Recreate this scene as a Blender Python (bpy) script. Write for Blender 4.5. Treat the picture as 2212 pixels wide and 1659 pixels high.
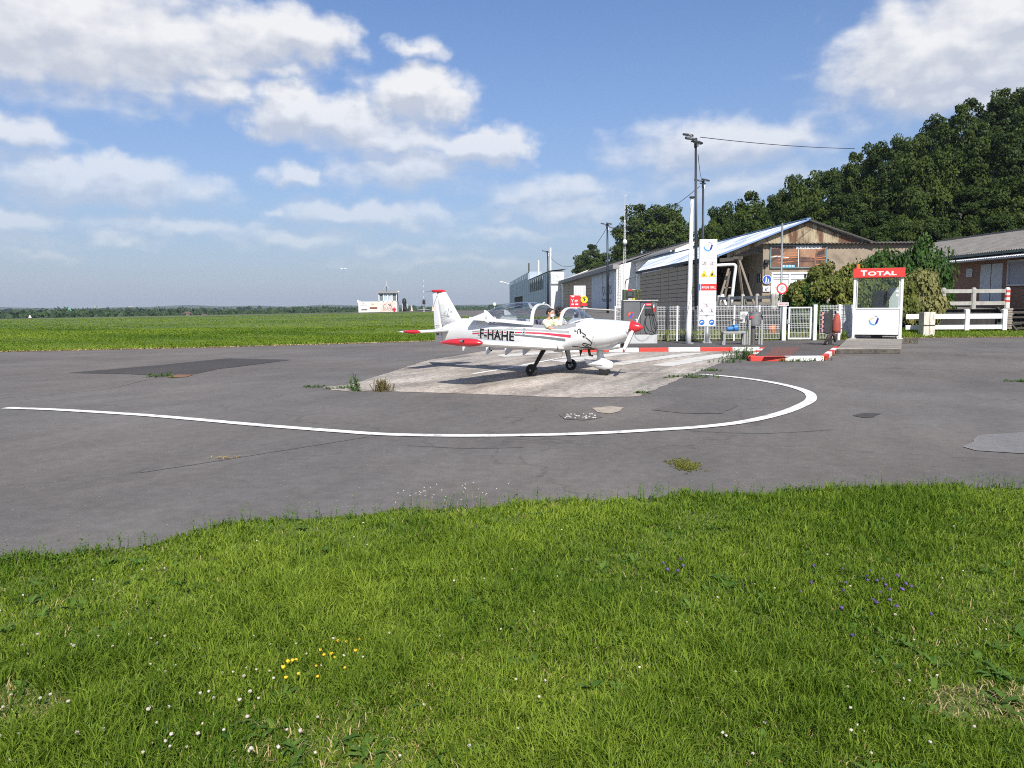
import bpy, bmesh, math, random
import numpy as np
from mathutils import Vector, Matrix, noise as mnoise
random.seed(7); rng = np.random.default_rng(11)
for o in list(bpy.data.objects): bpy.data.objects.remove(o)
scene = bpy.context.scene
COL = scene.collection
rad = math.radians

# ------------------------------------------------------------------ camera
FPX, CX, CY = 1662.0, 1106.0, 829.5
PITCH, ROLL = math.atan(167.8 / FPX), 0.0066
CAM = Vector((0, 0, 1.7))
FW = Vector((0, math.cos(PITCH), -math.sin(PITCH)))
R0 = Vector((1, 0, 0)); U0 = R0.cross(FW)
RT = math.cos(ROLL) * R0 - math.sin(ROLL) * U0
UP = RT.cross(FW)
cam_data = bpy.data.cameras.new('camera')
cam_data.sensor_width = 36.0; cam_data.lens = 36.0 * FPX / 2212.0
cam_data.clip_start = 0.1; cam_data.clip_end = 20000
cam = bpy.data.objects.new('camera', cam_data); COL.objects.link(cam)
m = Matrix((RT, UP, -FW)).transposed().to_4x4(); m.translation = CAM
cam.matrix_world = m
scene.camera = cam
scene.view_settings.view_transform = 'Standard'; scene.view_settings.look = 'None'
scene.view_settings.exposure = 0.75; scene.view_settings.gamma = 1.0
scene.cycles.use_denoising = False; scene.cycles.filter_width = 1.05
scene.cycles.max_bounces = 6; scene.cycles.transparent_max_bounces = 16
scene.cycles.volume_bounces = 0

def ray(px, py): return FW + (px - CX) / FPX * RT - (py - CY) / FPX * UP
def G(px, py, z=0.0):                       # the point at height z seen in that direction
    d = ray(px, py); return CAM + d * ((z - CAM.z) / d.z)
def D(px, py, y):                           # the point at distance y seen in that direction
    d = ray(px, py); return CAM + d * (y / d.y)

# ------------------------------------------------------------------ sun and sky
SUN_EL, SUN_AZ = 44.0, 170.0                # azimuth clockwise from +Y: the sun stands behind the camera, a little right
sd = bpy.data.lights.new('sun', 'SUN'); sd.energy = 4.0; sd.angle = rad(0.53); sd.color = (1.0, 0.95, 0.87)
sun = bpy.data.objects.new('sun', sd); COL.objects.link(sun)
sdir = Vector((math.sin(rad(SUN_AZ)) * math.cos(rad(SUN_EL)), math.cos(rad(SUN_AZ)) * math.cos(rad(SUN_EL)), math.sin(rad(SUN_EL))))
sun.rotation_euler = (-sdir).to_track_quat('-Z', 'Y').to_euler(); sun.location = (0, -20, 40)

world = bpy.data.worlds.new('World'); scene.world = world; world.use_nodes = True
wn, wl = world.node_tree.nodes, world.node_tree.links
wn.clear()
# clouds: azimuth, elevation, half width, half height (degrees), strength
CLOUDS_PX = [
 (120, 60, 420, 120, .85), (330, 90, 310, 85, .8), (560, 75, 140, 66, .8), (660, 85, 110, 52, .85), (80, 140, 230, 50, .5),
 (480, 140, 60, 40, .6), (488, 188, 85, 36, .75), (630, 162, 50, 22, .4), (900, 103, 58, 26, .55),
 (620, 242, 105, 58, 1.0), (740, 262, 190, 52, .85), (905, 205, 130, 58, 1.0), (830, 300, 190, 38, .7),
 (1040, 312, 118, 46, 1.2), (880, 362, 170, 52, .7), (640, 378, 74, 34, .8),
 (215, 398, 230, 48, .85), (90, 385, 130, 44, .6), (210, 350, 55, 22, .45), (15, 285, 95, 38, .8),
 (25, 470, 85, 32, .75), (10, 515, 120, 18, .5), (800, 466, 185, 34, .75), (640, 515, 150, 26, .5), (560, 505, 70, 20, .4),
 (390, 490, 180, 22, .5), (280, 515, 60, 18, .5), (70, 552, 80, 14, .4), (610, 456, 30, 12, .45),
 (1200, 415, 160, 40, .6), (1215, 452, 160, 34, .6), (1100, 500, 220, 22, .4), (860, 540, 160, 14, .35), (960, 570, 240, 12, .3),
 (1560, 318, 240, 58, .72), (1480, 345, 150, 34, .5), (1700, 300, 120, 36, .5), (1600, 395, 240, 34, .35),
 (2090, 110, 250, 110, 1.1), (2190, 30, 240, 110, 1.1), (1930, 205, 80, 42, .7), (2120, 200, 220, 46, .8),
]
def N(tree, typ, **kw):
    n = tree.nodes.new(typ)
    for k, v in kw.items():
        if k.startswith('i_'): n.inputs[int(k[2:])].default_value = v
        else: setattr(n, k, v)
    return n
grp = bpy.data.node_groups.new('cloud_cover', 'ShaderNodeTree')
grp.interface.new_socket('Vector', in_out='INPUT', socket_type='NodeSocketVector')
grp.interface.new_socket('Cover', in_out='OUTPUT', socket_type='NodeSocketFloat')
gi, go = grp.nodes.new('NodeGroupInput'), grp.nodes.new('NodeGroupOutput')
GL = grp.links
# warp the angles a little so outlines billow
warp = N(grp, 'ShaderNodeTexNoise', noise_dimensions='2D'); warp.inputs['Scale'].default_value = 0.34; warp.inputs['Detail'].default_value = 6; warp.inputs['Roughness'].default_value = .5
GL.new(gi.outputs[0], warp.inputs['Vector'])
w2 = N(grp, 'ShaderNodeVectorMath', operation='SUBTRACT'); w2.inputs[1].default_value = (.5, .5, .5); GL.new(warp.outputs['Color'], w2.inputs[0])
w3 = N(grp, 'ShaderNodeVectorMath', operation='MULTIPLY_ADD'); w3.inputs[1].default_value = (5.0, 2.6, 0)
GL.new(w2.outputs[0], w3.inputs[0]); GL.new(gi.outputs[0], w3.inputs[2])
prev = None
for (px, py, hw, hh, amp) in CLOUDS_PX:
    d = ray(px, py).normalized(); az = math.degrees(math.atan2(d.x, d.y)); el = math.degrees(math.asin(d.z))
    k = 0.0345
    w, h = hw * k * .95, hh * k * .95
    a = N(grp, 'ShaderNodeVectorMath', operation='MULTIPLY_ADD')
    a.inputs[1].default_value = (1 / w, 1 / h, 0); a.inputs[2].default_value = (-az / w, -el / h, 0)
    GL.new(w3.outputs[0], a.inputs[0])
    b = N(grp, 'ShaderNodeVectorMath', operation='LENGTH'); GL.new(a.outputs[0], b.inputs[0])
    c = N(grp, 'ShaderNodeMath', operation='MULTIPLY_ADD'); c.inputs[1].default_value = -amp; c.inputs[2].default_value = amp * 1.15
    GL.new(b.outputs['Value'], c.inputs[0])
    if prev is None: prev = c
    else:
        s = N(grp, 'ShaderNodeMath', operation='SMOOTH_MAX'); s.inputs[2].default_value = .12
        GL.new(prev.outputs[0], s.inputs[0]); GL.new(c.outputs[0], s.inputs[1]); prev = s
# beyond the view to the sides and behind: the same kind of scattered cloud from noise
sep = N(grp, 'ShaderNodeSeparateXYZ'); GL.new(gi.outputs[0], sep.inputs[0])
ab = N(grp, 'ShaderNodeMath', operation='ABSOLUTE'); GL.new(sep.outputs[0], ab.inputs[0])
sidem = N(grp, 'ShaderNodeMapRange'); sidem.inputs[1].default_value = 36; sidem.inputs[2].default_value = 44; sidem.inputs[3].default_value = -1.0; sidem.inputs[4].default_value = 0
GL.new(ab.outputs[0], sidem.inputs[0])
big = N(grp, 'ShaderNodeTexNoise', noise_dimensions='2D'); big.inputs['Scale'].default_value = .09; big.inputs['Detail'].default_value = 5
bm_ = N(grp, 'ShaderNodeVectorMath', operation='MULTIPLY'); bm_.inputs[1].default_value = (1, 2.2, 0)
GL.new(gi.outputs[0], bm_.inputs[0]); GL.new(bm_.outputs[0], big.inputs['Vector'])
bb = N(grp, 'ShaderNodeMath', operation='MULTIPLY_ADD'); bb.inputs[1].default_value = 4.0; bb.inputs[2].default_value = -2.1
GL.new(big.outputs[0], bb.inputs[0])
bc = N(grp, 'ShaderNodeMath', operation='ADD'); GL.new(bb.outputs[0], bc.inputs[0]); GL.new(sidem.outputs[0], bc.inputs[1])
mx = N(grp, 'ShaderNodeMath', operation='MAXIMUM'); GL.new(prev.outputs[0], mx.inputs[0]); GL.new(bc.outputs[0], mx.inputs[1])
# fine billows
fine = N(grp, 'ShaderNodeTexNoise', noise_dimensions='2D'); fine.inputs['Scale'].default_value = .55; fine.inputs['Detail'].default_value = 6; fine.inputs['Roughness'].default_value = .48
fm = N(grp, 'ShaderNodeVectorMath', operation='MULTIPLY'); fm.inputs[1].default_value = (.75, 1.5, 0)
GL.new(gi.outputs[0], fm.inputs[0]); GL.new(fm.outputs[0], fine.inputs['Vector'])
ff = N(grp, 'ShaderNodeMath', operation='MULTIPLY_ADD'); ff.inputs[1].default_value = .62; ff.inputs[2].default_value = -.33
GL.new(fine.outputs[0], ff.inputs[0])
fa = N(grp, 'ShaderNodeMath', operation='ADD'); GL.new(mx.outputs[0], fa.inputs[0]); GL.new(ff.outputs[0], fa.inputs[1])
GL.new(fa.outputs[0], go.inputs[0])

T = world.node_tree
sky = N(T, 'ShaderNodeTexSky', sky_type='NISHITA'); sky.sun_disc = False
sky.sun_elevation = rad(SUN_EL); sky.sun_rotation = rad(SUN_AZ); sky.altitude = 0; sky.air_density = 1.0; sky.dust_density = 0.6; sky.ozone_density = 3.0
bg_sky = N(T, 'ShaderNodeBackground'); bg_sky.inputs[1].default_value = 0.063
tnt = N(T, 'ShaderNodeVectorMath', operation='MULTIPLY'); tnt.inputs[1].default_value = (.68, .98, 1.33)
wl.new(sky.outputs[0], tnt.inputs[0]); wl.new(tnt.outputs[0], bg_sky.inputs[0])
geo = N(T, 'ShaderNodeTexCoord')
sx = N(T, 'ShaderNodeSeparateXYZ'); wl.new(geo.outputs['Generated'], sx.inputs[0])
at = N(T, 'ShaderNodeMath', operation='ARCTAN2'); wl.new(sx.outputs[0], at.inputs[0]); wl.new(sx.outputs[1], at.inputs[1])
asn = N(T, 'ShaderNodeMath', operation='ARCSINE'); wl.new(sx.outputs[2], asn.inputs[0])
cmb = N(T, 'ShaderNodeCombineXYZ'); wl.new(at.outputs[0], cmb.inputs[0]); wl.new(asn.outputs[0], cmb.inputs[1])
deg = N(T, 'ShaderNodeVectorMath', operation='SCALE'); deg.inputs['Scale'].default_value = 57.2958; wl.new(cmb.outputs[0], deg.inputs[0])
g1 = N(T, 'ShaderNodeGroup'); g1.node_tree = grp; wl.new(deg.outputs[0], g1.inputs[0])
off = N(T, 'ShaderNodeVectorMath', operation='ADD'); off.inputs[1].default_value = (.35, 1.0, 0); wl.new(deg.outputs[0], off.inputs[0])
g2 = N(T, 'ShaderNodeGroup'); g2.node_tree = grp; wl.new(off.outputs[0], g2.inputs[0])
alpha = N(T, 'ShaderNodeMapRange', interpolation_type='SMOOTHSTEP'); alpha.inputs[1].default_value = -.17; alpha.inputs[2].default_value = .52
wl.new(g1.outputs[0], alpha.inputs[0])
dif = N(T, 'ShaderNodeMath', operation='SUBTRACT'); wl.new(g1.outputs[0], dif.inputs[0]); wl.new(g2.outputs[0], dif.inputs[1])
lit = N(T, 'ShaderNodeMapRange'); lit.inputs[1].default_value = -.25; lit.inputs[2].default_value = .35; wl.new(dif.outputs[0], lit.inputs[0])
ccol = N(T, 'ShaderNodeMix', data_type='RGBA'); ccol.inputs[6].default_value = (.36, .38, .43, 1); ccol.inputs[7].default_value = (.56, .56, .565, 1)
wl.new(lit.outputs[0], ccol.inputs[0])
bg_cl = N(T, 'ShaderNodeBackground'); wl.new(ccol.outputs[2], bg_cl.inputs[0]); bg_cl.inputs[1].default_value = 1.0
# low clouds sink into the haze of the horizon
low = N(T, 'ShaderNodeMapRange'); low.inputs[1].default_value = .0; low.inputs[2].default_value = .26; low.inputs[3].default_value = .12; low.inputs[4].default_value = .93
wl.new(asn.outputs[0], low.inputs[0])
am = N(T, 'ShaderNodeMath', operation='MULTIPLY'); wl.new(alpha.outputs[0], am.inputs[0]); wl.new(low.outputs[0], am.inputs[1])
# the pale air low over the horizon, the same all round
hzm = N(T, 'ShaderNodeMath', operation='MULTIPLY'); hzm.inputs[1].default_value = -5.0; wl.new(asn.outputs[0], hzm.inputs[0])
hze = N(T, 'ShaderNodeMath', operation='EXPONENT', use_clamp=True); wl.new(hzm.outputs[0], hze.inputs[0])
bg_hz = N(T, 'ShaderNodeBackground'); bg_hz.inputs[0].default_value = (.28, .308, .36, 1)
mixh = N(T, 'ShaderNodeMixShader'); wl.new(hze.outputs[0], mixh.inputs[0]); wl.new(bg_sky.outputs[0], mixh.inputs[1]); wl.new(bg_hz.outputs[0], mixh.inputs[2])
mixs = N(T, 'ShaderNodeMixShader'); wl.new(am.outputs[0], mixs.inputs[0]); wl.new(mixh.outputs[0], mixs.inputs[1]); wl.new(bg_cl.outputs[0], mixs.inputs[2])
wout = N(T, 'ShaderNodeOutputWorld'); wl.new(mixs.outputs[0], wout.inputs[0])

# ------------------------------------------------------------------ helpers
def lin(h):
    h = h.lstrip('#'); c = [int(h[i:i + 2], 16) / 255 for i in (0, 2, 4)]
    return tuple(x / 12.92 if x <= .04045 else ((x + .055) / 1.055) ** 2.4 for x in c)
MATS = {}
def mat(name, col, rough=.6, metal=0., var=.12, scale=4., bump=0., bscale=60., col2=None, c2lo=.55, c2hi=.7, c2scale=None, stretch=None, spec=.5, sub=None, alpha=None, attr=None, coat=0, detail=5.):
    """a procedural material: base colour with two scales of mottling, an optional second colour in patches (dirt, rust, moss), fine bump"""
    if name in MATS: return MATS[name]
    M = bpy.data.materials.new(name); M.use_nodes = True; t = M.node_tree; t.nodes.clear()
    out = N(t, 'ShaderNodeOutputMaterial'); p = N(t, 'ShaderNodeBsdfPrincipled'); t.links.new(p.outputs[0], out.inputs[0])
    tc = N(t, 'ShaderNodeTexCoord'); src = tc.outputs['Object']
    if stretch:
        mp = N(t, 'ShaderNodeMapping'); mp.inputs['Scale'].default_value = stretch; t.links.new(src, mp.inputs[0]); src = mp.outputs[0]
    nz = N(t, 'ShaderNodeTexNoise'); nz.inputs['Scale'].default_value = scale; nz.inputs['Detail'].default_value = detail; nz.inputs['Roughness'].default_value = .6
    t.links.new(src, nz.inputs['Vector'])
    mr = N(t, 'ShaderNodeMapRange'); mr.inputs[1].default_value = .3; mr.inputs[2].default_value = .7; mr.inputs[3].default_value = 1 - var; mr.inputs[4].default_value = 1 + var
    t.links.new(nz.outputs[0], mr.inputs[0])
    base = N(t, 'ShaderNodeRGB'); base.outputs[0].default_value = (*col, 1); bo = base.outputs[0]
    if attr:
        an = N(t, 'ShaderNodeAttribute', attribute_name=attr)
        mm = N(t, 'ShaderNodeMix', data_type='RGBA'); t.links.new(an.outputs['Fac'], mm.inputs[0]); t.links.new(bo, mm.inputs[6]); mm.inputs[7].default_value = (*(sub or col), 1); bo = mm.outputs[2]
    if col2:
        n2 = N(t, 'ShaderNodeTexNoise'); n2.inputs['Scale'].default_value = c2scale or scale * .6; n2.inputs['Detail'].default_value = 7; n2.inputs['Roughness'].default_value = .65
        t.links.new(src, n2.inputs['Vector'])
        r2 = N(t, 'ShaderNodeMapRange'); r2.inputs[1].default_value = c2lo; r2.inputs[2].default_value = c2hi; t.links.new(n2.outputs[0], r2.inputs[0])
        m2 = N(t, 'ShaderNodeMix', data_type='RGBA'); t.links.new(r2.outputs[0], m2.inputs[0]); t.links.new(bo, m2.inputs[6]); m2.inputs[7].default_value = (*col2, 1); bo = m2.outputs[2]
    mul = N(t, 'ShaderNodeVectorMath', operation='SCALE'); t.links.new(bo, mul.inputs[0]); t.links.new(mr.outputs[0], mul.inputs['Scale'])
    t.links.new(mul.outputs[0], p.inputs['Base Color'])
    p.inputs['Roughness'].default_value = rough; p.inputs['Metallic'].default_value = metal
    p.inputs['Specular IOR Level'].default_value = spec; p.inputs['Coat Weight'].default_value = coat
    if bump:
        nb = N(t, 'ShaderNodeTexNoise'); nb.inputs['Scale'].default_value = bscale; nb.inputs['Detail'].default_value = 4; t.links.new(src, nb.inputs['Vector'])
        bn = N(t, 'ShaderNodeBump'); bn.inputs['Strength'].default_value = bump; bn.inputs['Distance'].default_value = .02; t.links.new(nb.outputs[0], bn.inputs['Height']); t.links.new(bn.outputs[0], p.inputs['Normal'])
    MATS[name] = M
    return M
def leafmat(name, col, sub, trans=.35, rough=.55):
    if name in MATS: return MATS[name]
    M = bpy.data.materials.new(name); M.use_nodes = True; t = M.node_tree; t.nodes.clear()
    out = N(t, 'ShaderNodeOutputMaterial'); an = N(t, 'ShaderNodeAttribute', attribute_name='tint')
    mm = N(t, 'ShaderNodeMix', data_type='RGBA'); mm.inputs[6].default_value = (*col, 1); mm.inputs[7].default_value = (*sub, 1); t.links.new(an.outputs['Fac'], mm.inputs[0])
    p = N(t, 'ShaderNodeBsdfPrincipled'); p.inputs['Roughness'].default_value = rough; p.inputs['Specular IOR Level'].default_value = .12; t.links.new(mm.outputs[2], p.inputs['Base Color'])
    tr = N(t, 'ShaderNodeBsdfTranslucent'); sc = N(t, 'ShaderNodeVectorMath', operation='MULTIPLY'); sc.inputs[1].default_value = (1.1, 1.25, .6); t.links.new(mm.outputs[2], sc.inputs[0]); t.links.new(sc.outputs[0], tr.inputs[0])
    mx = N(t, 'ShaderNodeMixShader'); mx.inputs[0].default_value = trans; t.links.new(p.outputs[0], mx.inputs[1]); t.links.new(tr.outputs[0], mx.inputs[2]); t.links.new(mx.outputs[0], out.inputs[0])
    MATS[name] = M; return M
def glassmat(name, tint, refl=.06, rough=.02):
    if name in MATS: return MATS[name]
    M = bpy.data.materials.new(name); M.use_nodes = True; t = M.node_tree; t.nodes.clear()
    out = N(t, 'ShaderNodeOutputMaterial'); tr = N(t, 'ShaderNodeBsdfTransparent'); tr.inputs[0].default_value = (*tint, 1)
    gl = N(t, 'ShaderNodeBsdfGlossy'); gl.inputs['Roughness'].default_value = rough
    lw = N(t, 'ShaderNodeLayerWeight'); lw.inputs[0].default_value = .5
    pw = N(t, 'ShaderNodeMath', operation='POWER'); pw.inputs[1].default_value = 3.2; t.links.new(lw.outputs['Facing'], pw.inputs[0])
    ad = N(t, 'ShaderNodeMath', operation='MULTIPLY_ADD'); ad.inputs[1].default_value = .8; ad.inputs[2].default_value = refl; t.links.new(pw.outputs[0], ad.inputs[0])
    mx = N(t, 'ShaderNodeMixShader'); t.links.new(ad.outputs[0], mx.inputs[0]); t.links.new(tr.outputs[0], mx.inputs[1]); t.links.new(gl.outputs[0], mx.inputs[2]); t.links.new(mx.outputs[0], out.inputs[0])
    MATS[name] = M; return M

XF = {}                                     # world matrix of every object built here
def tag(o, label=None, cat=None, group=None, kind=None):
    if label: o['label'] = label
    if cat: o['category'] = cat
    if group: o['group'] = group
    if kind: o['kind'] = kind
    return o
def thing(name, label, cat, loc=(0, 0, 0), rz=0., group=None):
    o = bpy.data.objects.new(name, None); COL.objects.link(o); o.empty_display_size = .2
    o.location = loc; o.rotation_euler = (0, 0, rz)
    XF[o.name] = Matrix.Translation(Vector(loc)) @ Matrix.Rotation(rz, 4, 'Z')
    return tag(o, label, cat, group)
def link_mesh(name, me, material, parent=None, smooth=False, kind=None, label=None):
    o = bpy.data.objects.new(name, me); COL.objects.link(o)
    if material is not None and not me.materials: me.materials.append(material)
    if parent is not None: o.parent = parent; XF[o.name] = XF[parent.name]
    else: XF[o.name] = Matrix.Identity(4)
    if smooth: me.polygons.foreach_set('use_smooth', [True] * len(me.polygons))
    if kind: o['kind'] = kind
    if label: o['label'] = label
    return o
def copy_tree(o, parent=None):
    c = o.copy(); COL.objects.link(c)
    if parent is not None: c.parent = parent
    for ch in list(o.children): copy_tree(ch, c)
    return c
class MB:
    def __init__(s): s.v = []; s.f = []; s.mi = []; s.cur = 0
    def add(s, vs, fs):
        b = len(s.v); s.v += [Vector(v) for v in vs]; s.f += [tuple(b + i for i in f) for f in fs]; s.mi += [s.cur] * len(fs); return s
    def box(s, c, d, R=None):
        c = Vector(c); hx, hy, hz = d[0] / 2, d[1] / 2, d[2] / 2
        vs = [Vector((x * hx, y * hy, z * hz)) for z in (-1, 1) for y in (-1, 1) for x in (-1, 1)]
        if R is not None: vs = [R @ v for v in vs]
        return s.add([c + v for v in vs], [(0, 2, 3, 1), (4, 5, 7, 6), (0, 1, 5, 4), (2, 6, 7, 3), (0, 4, 6, 2), (1, 3, 7, 5)])
    def bar(s, p0, p1, w, d=None, up=(0, 0, 1)):
        p0, p1 = Vector(p0), Vector(p1); d = d or w; t = (p1 - p0).normalized(); u = Vector(up)
        if abs(t.dot(u)) > .95: u = Vector((0, 1, 0))
        a = t.cross(u).normalized(); b = a.cross(t).normalized()
        vs = [p + a * (x * w / 2) + b * (y * d / 2) for p in (p0, p1) for x, y in ((-1, -1), (1, -1), (1, 1), (-1, 1))]
        return s.add(vs, [(0, 3, 2, 1), (4, 5, 6, 7), (0, 1, 5, 4), (1, 2, 6, 5), (2, 3, 7, 6), (3, 0, 4, 7)])
    def tube(s, pts, r, n=8, caps=True):
        pts = [Vector(p) for p in pts]; k = len(pts); rs = r if isinstance(r, (list, tuple)) else [r] * k
        t0 = (pts[1] - pts[0]).normalized(); u = Vector((0, 0, 1)) if abs(t0.z) < .9 else Vector((0, 1, 0))
        vs = []
        for i, p in enumerate(pts):
            t = (pts[min(i + 1, k - 1)] - pts[max(i - 1, 0)]).normalized()
            a = t.cross(u).normalized(); b = a.cross(t).normalized(); u = b
            vs += [p + (a * math.cos(2 * math.pi * j / n) + b * math.sin(2 * math.pi * j / n)) * rs[i] for j in range(n)]
        fs = [(i * n + j, i * n + (j + 1) % n, (i + 1) * n + (j + 1) % n, (i + 1) * n + j) for i in range(k - 1) for j in range(n)]
        if caps: fs += [tuple(range(n - 1, -1, -1)), tuple((k - 1) * n + j for j in range(n))]
        return s.add(vs, fs)
    def cyl(s, p0, p1, r0, r1=None, n=12): return s.tube([p0, p1], [r0, r0 if r1 is None else r1], n)
    def loft(s, rings, closed=True, caps=(True, True)):
        n = len(rings[0]); k = len(rings); vs = [p for r in rings for p in r]
        fs = [(i * n + j, i * n + (j + 1) % n, (i + 1) * n + (j + 1) % n, (i + 1) * n + j) for i in range(k - 1) for j in range(n if closed else n - 1)]
        if caps[0]: fs.append(tuple(range(n - 1, -1, -1)))
        if caps[1]: fs.append(tuple((k - 1) * n + j for j in range(n)))
        return s.add(vs, fs)
    def prism(s, poly, O, X, Y, t):
        """a flat outline (2-D points in the frame O, X, Y) given thickness t along X x Y"""
        O, X, Y = Vector(O), Vector(X), Vector(Y); Z = X.cross(Y).normalized(); n = len(poly)
        a = [O + X * p[0] + Y * p[1] for p in poly]; b = [v + Z * t for v in a]
        return s.add(a + b, [tuple(range(n - 1, -1, -1)), tuple(range(n, 2 * n))] + [(i, (i + 1) % n, n + (i + 1) % n, n + i) for i in range(n)])
    def quad(s, *p): return s.add(p, [tuple(range(len(p)))])
    def ellipsoid(s, c, r, nu=16, nv=10):
        c = Vector(c); rings = []
        for i in range(1, nv):
            a = math.pi * i / nv
            rings.append([c + Vector((r[0] * math.sin(a) * math.cos(2 * math.pi * j / nu), r[1] * math.sin(a) * math.sin(2 * math.pi * j / nu), -r[2] * math.cos(a))) for j in range(nu)])
        b = len(s.v); s.loft(rings, True, (False, False))
        lo, hi = len(s.v), len(s.v) + 1; s.v += [c - Vector((0, 0, r[2])), c + Vector((0, 0, r[2]))]
        top = b + (nv - 2) * nu
        for j in range(nu): s.f += [(lo, b + (j + 1) % nu, b + j), (hi, top + j, top + (j + 1) % nu)]; s.mi += [s.cur] * 2
        return s
    def build(s, name, material, parent=None, smooth=False, world=True, bevel=0, kind=None, label=None, mats=None, auto=None):
        me = bpy.data.meshes.new(name); vs = s.v
        if parent is not None and world: inv = XF[parent.name].inverted(); vs = [inv @ v for v in vs]
        me.from_pydata([tuple(v) for v in vs], [], s.f); me.update()
        if mats:
            for m_ in mats: me.materials.append(m_)
            me.polygons.foreach_set('material_index', s.mi)
        bm = bmesh.new(); bm.from_mesh(me); bmesh.ops.recalc_face_normals(bm, faces=bm.faces); bm.to_mesh(me); bm.free()
        o = link_mesh(name, me, None if mats else material, parent, smooth, kind, label)
        if auto is not None:
            try:
                me.polygons.foreach_set('use_smooth', [True] * len(me.polygons)); me.set_sharp_from_angle(angle=rad(auto))
            except Exception: pass
        if bevel:
            b = o.modifiers.new('bevel', 'BEVEL'); b.width = bevel; b.segments = 2; b.limit_method = 'ANGLE'; b.angle_limit = rad(40)
        return o
def textmesh(body, bold=0., shear=0., spacing=1.):
    c = bpy.data.curves.new('t', 'FONT'); c.body = body; c.size = 1.0; c.offset = bold; c.shear = shear; c.space_character = spacing; c.resolution_u = 3
    o = bpy.data.objects.new('t', c); COL.objects.link(o)
    dg = bpy.context.evaluated_depsgraph_get(); dg.update()
    me = bpy.data.meshes.new_from_object(o.evaluated_get(dg)); bpy.data.objects.remove(o); bpy.data.curves.remove(c)
    vs = [(v.co.x, v.co.y) for v in me.vertices]; fs = [tuple(p.vertices) for p in me.polygons]; bpy.data.meshes.remove(me)
    x0 = min(v[0] for v in vs); x1 = max(v[0] for v in vs); y0 = min(v[1] for v in vs); y1 = max(v[1] for v in vs)
    return [((x - x0) / (x1 - x0), (y - y0) / (y1 - y0)) for x, y in vs], fs, (x1 - x0) / (y1 - y0)
def text(mb, body, O, X, Y, w=None, h=None, bold=0., align='L', lift=.004, shear=0., spacing=1.):
    """flat lettering on a surface: lower left corner O, directions X and Y, cap height h and / or width w"""
    vs, fs, asp = textmesh(body, bold, shear, spacing); X = Vector(X).normalized(); Y = Vector(Y).normalized(); O = Vector(O)
    if h is None: h = w / asp
    if w is None: w = h * asp
    if align == 'C': O = O - X * (w / 2)
    nrm = X.cross(Y)
    mb.add([O + X * (a * w) + Y * (b * h) + nrm * lift for a, b in vs], fs); return mb
def disc(mb, c, X, Y, r, lift, n=24, r0=0.):
    c, X, Y = Vector(c), Vector(X).normalized(), Vector(Y).normalized(); z = X.cross(Y) * lift
    p = [c + z + (X * math.cos(2 * math.pi * i / n) + Y * math.sin(2 * math.pi * i / n)) * r for i in range(n)]
    if r0 <= 0: mb.add(p, [tuple(range(n))])
    else:
        q = [c + z + (X * math.cos(2 * math.pi * i / n) + Y * math.sin(2 * math.pi * i / n)) * r0 for i in range(n)]
        mb.add(p + q, [(i, (i + 1) % n, n + (i + 1) % n, n + i) for i in range(n)])
    return mb
def flat(mb, pts, O, X, Y, lift):
    O, X, Y = Vector(O), Vector(X).normalized(), Vector(Y).normalized(); z = X.cross(Y) * lift
    mb.add([O + X * a + Y * b + z for a, b in pts], [tuple(range(len(pts)))]); return mb
def stroke(mb, pts, w, O, X, Y, lift, closed=False):
    """a painted line of width w through 2-D points"""
    pts = [Vector((p[0], p[1])) for p in pts]; n = len(pts); L, R = [], []
    for i, p in enumerate(pts):
        a = pts[i - 1] if (i or closed) else p; b = pts[(i + 1) % n] if (i < n - 1 or closed) else p
        t = (b - a).normalized(); q = Vector((-t.y, t.x)) * (w / 2); L.append(p + q); R.append(p - q)
    O, X, Y = Vector(O), Vector(X).normalized(), Vector(Y).normalized(); z = X.cross(Y) * lift
    vs = [O + X * q.x + Y * q.y + z for q in L + R]
    mb.add(vs, [(i, i + 1, n + i + 1, n + i) for i in range(n - 1)] + ([(n - 1, 0, n, 2 * n - 1)] if closed else [])); return mb
def swirl(O, X, Y, r, parent, lift, world=True, blue='blue_print'):
    """the globe emblem of crossing bands"""
    specs = [('logo_band', lin('#14308a'), [(.30, -.62), (.62, -.36), (.86, .42), (.55, .52), (.42, .1), (.18, -.52)]),
             ('logo_band', lin('#4f97d6'), [(-.92, .12), (-.86, -.32), (-.5, -.68), (.05, -.8), (.42, -.62), (.1, -.56), (-.35, -.44), (-.66, -.18), (-.72, .14)]),
             ('logo_band', lin('#6d7890'), [(-.05, .93), (.4, .86), (.72, .56), (.62, .62), (.35, .76), (.05, .84)]),
             ('logo_band', lin('#c8b88a'), [(-.86, .2), (-.55, .5), (0., .6), (.3, .52), (-.05, .5), (-.45, .36), (-.7, .08)])]
    for i, (n_, c_, pts) in enumerate(specs):
        mb = MB(); flat(mb, [(a * r, b * r) for a, b in pts], O, X, Y, lift + .0006 * i)
        mb.build(n_, mat('logo_paint_%d' % i, c_, .4, var=.03), parent, world=world)
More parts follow.
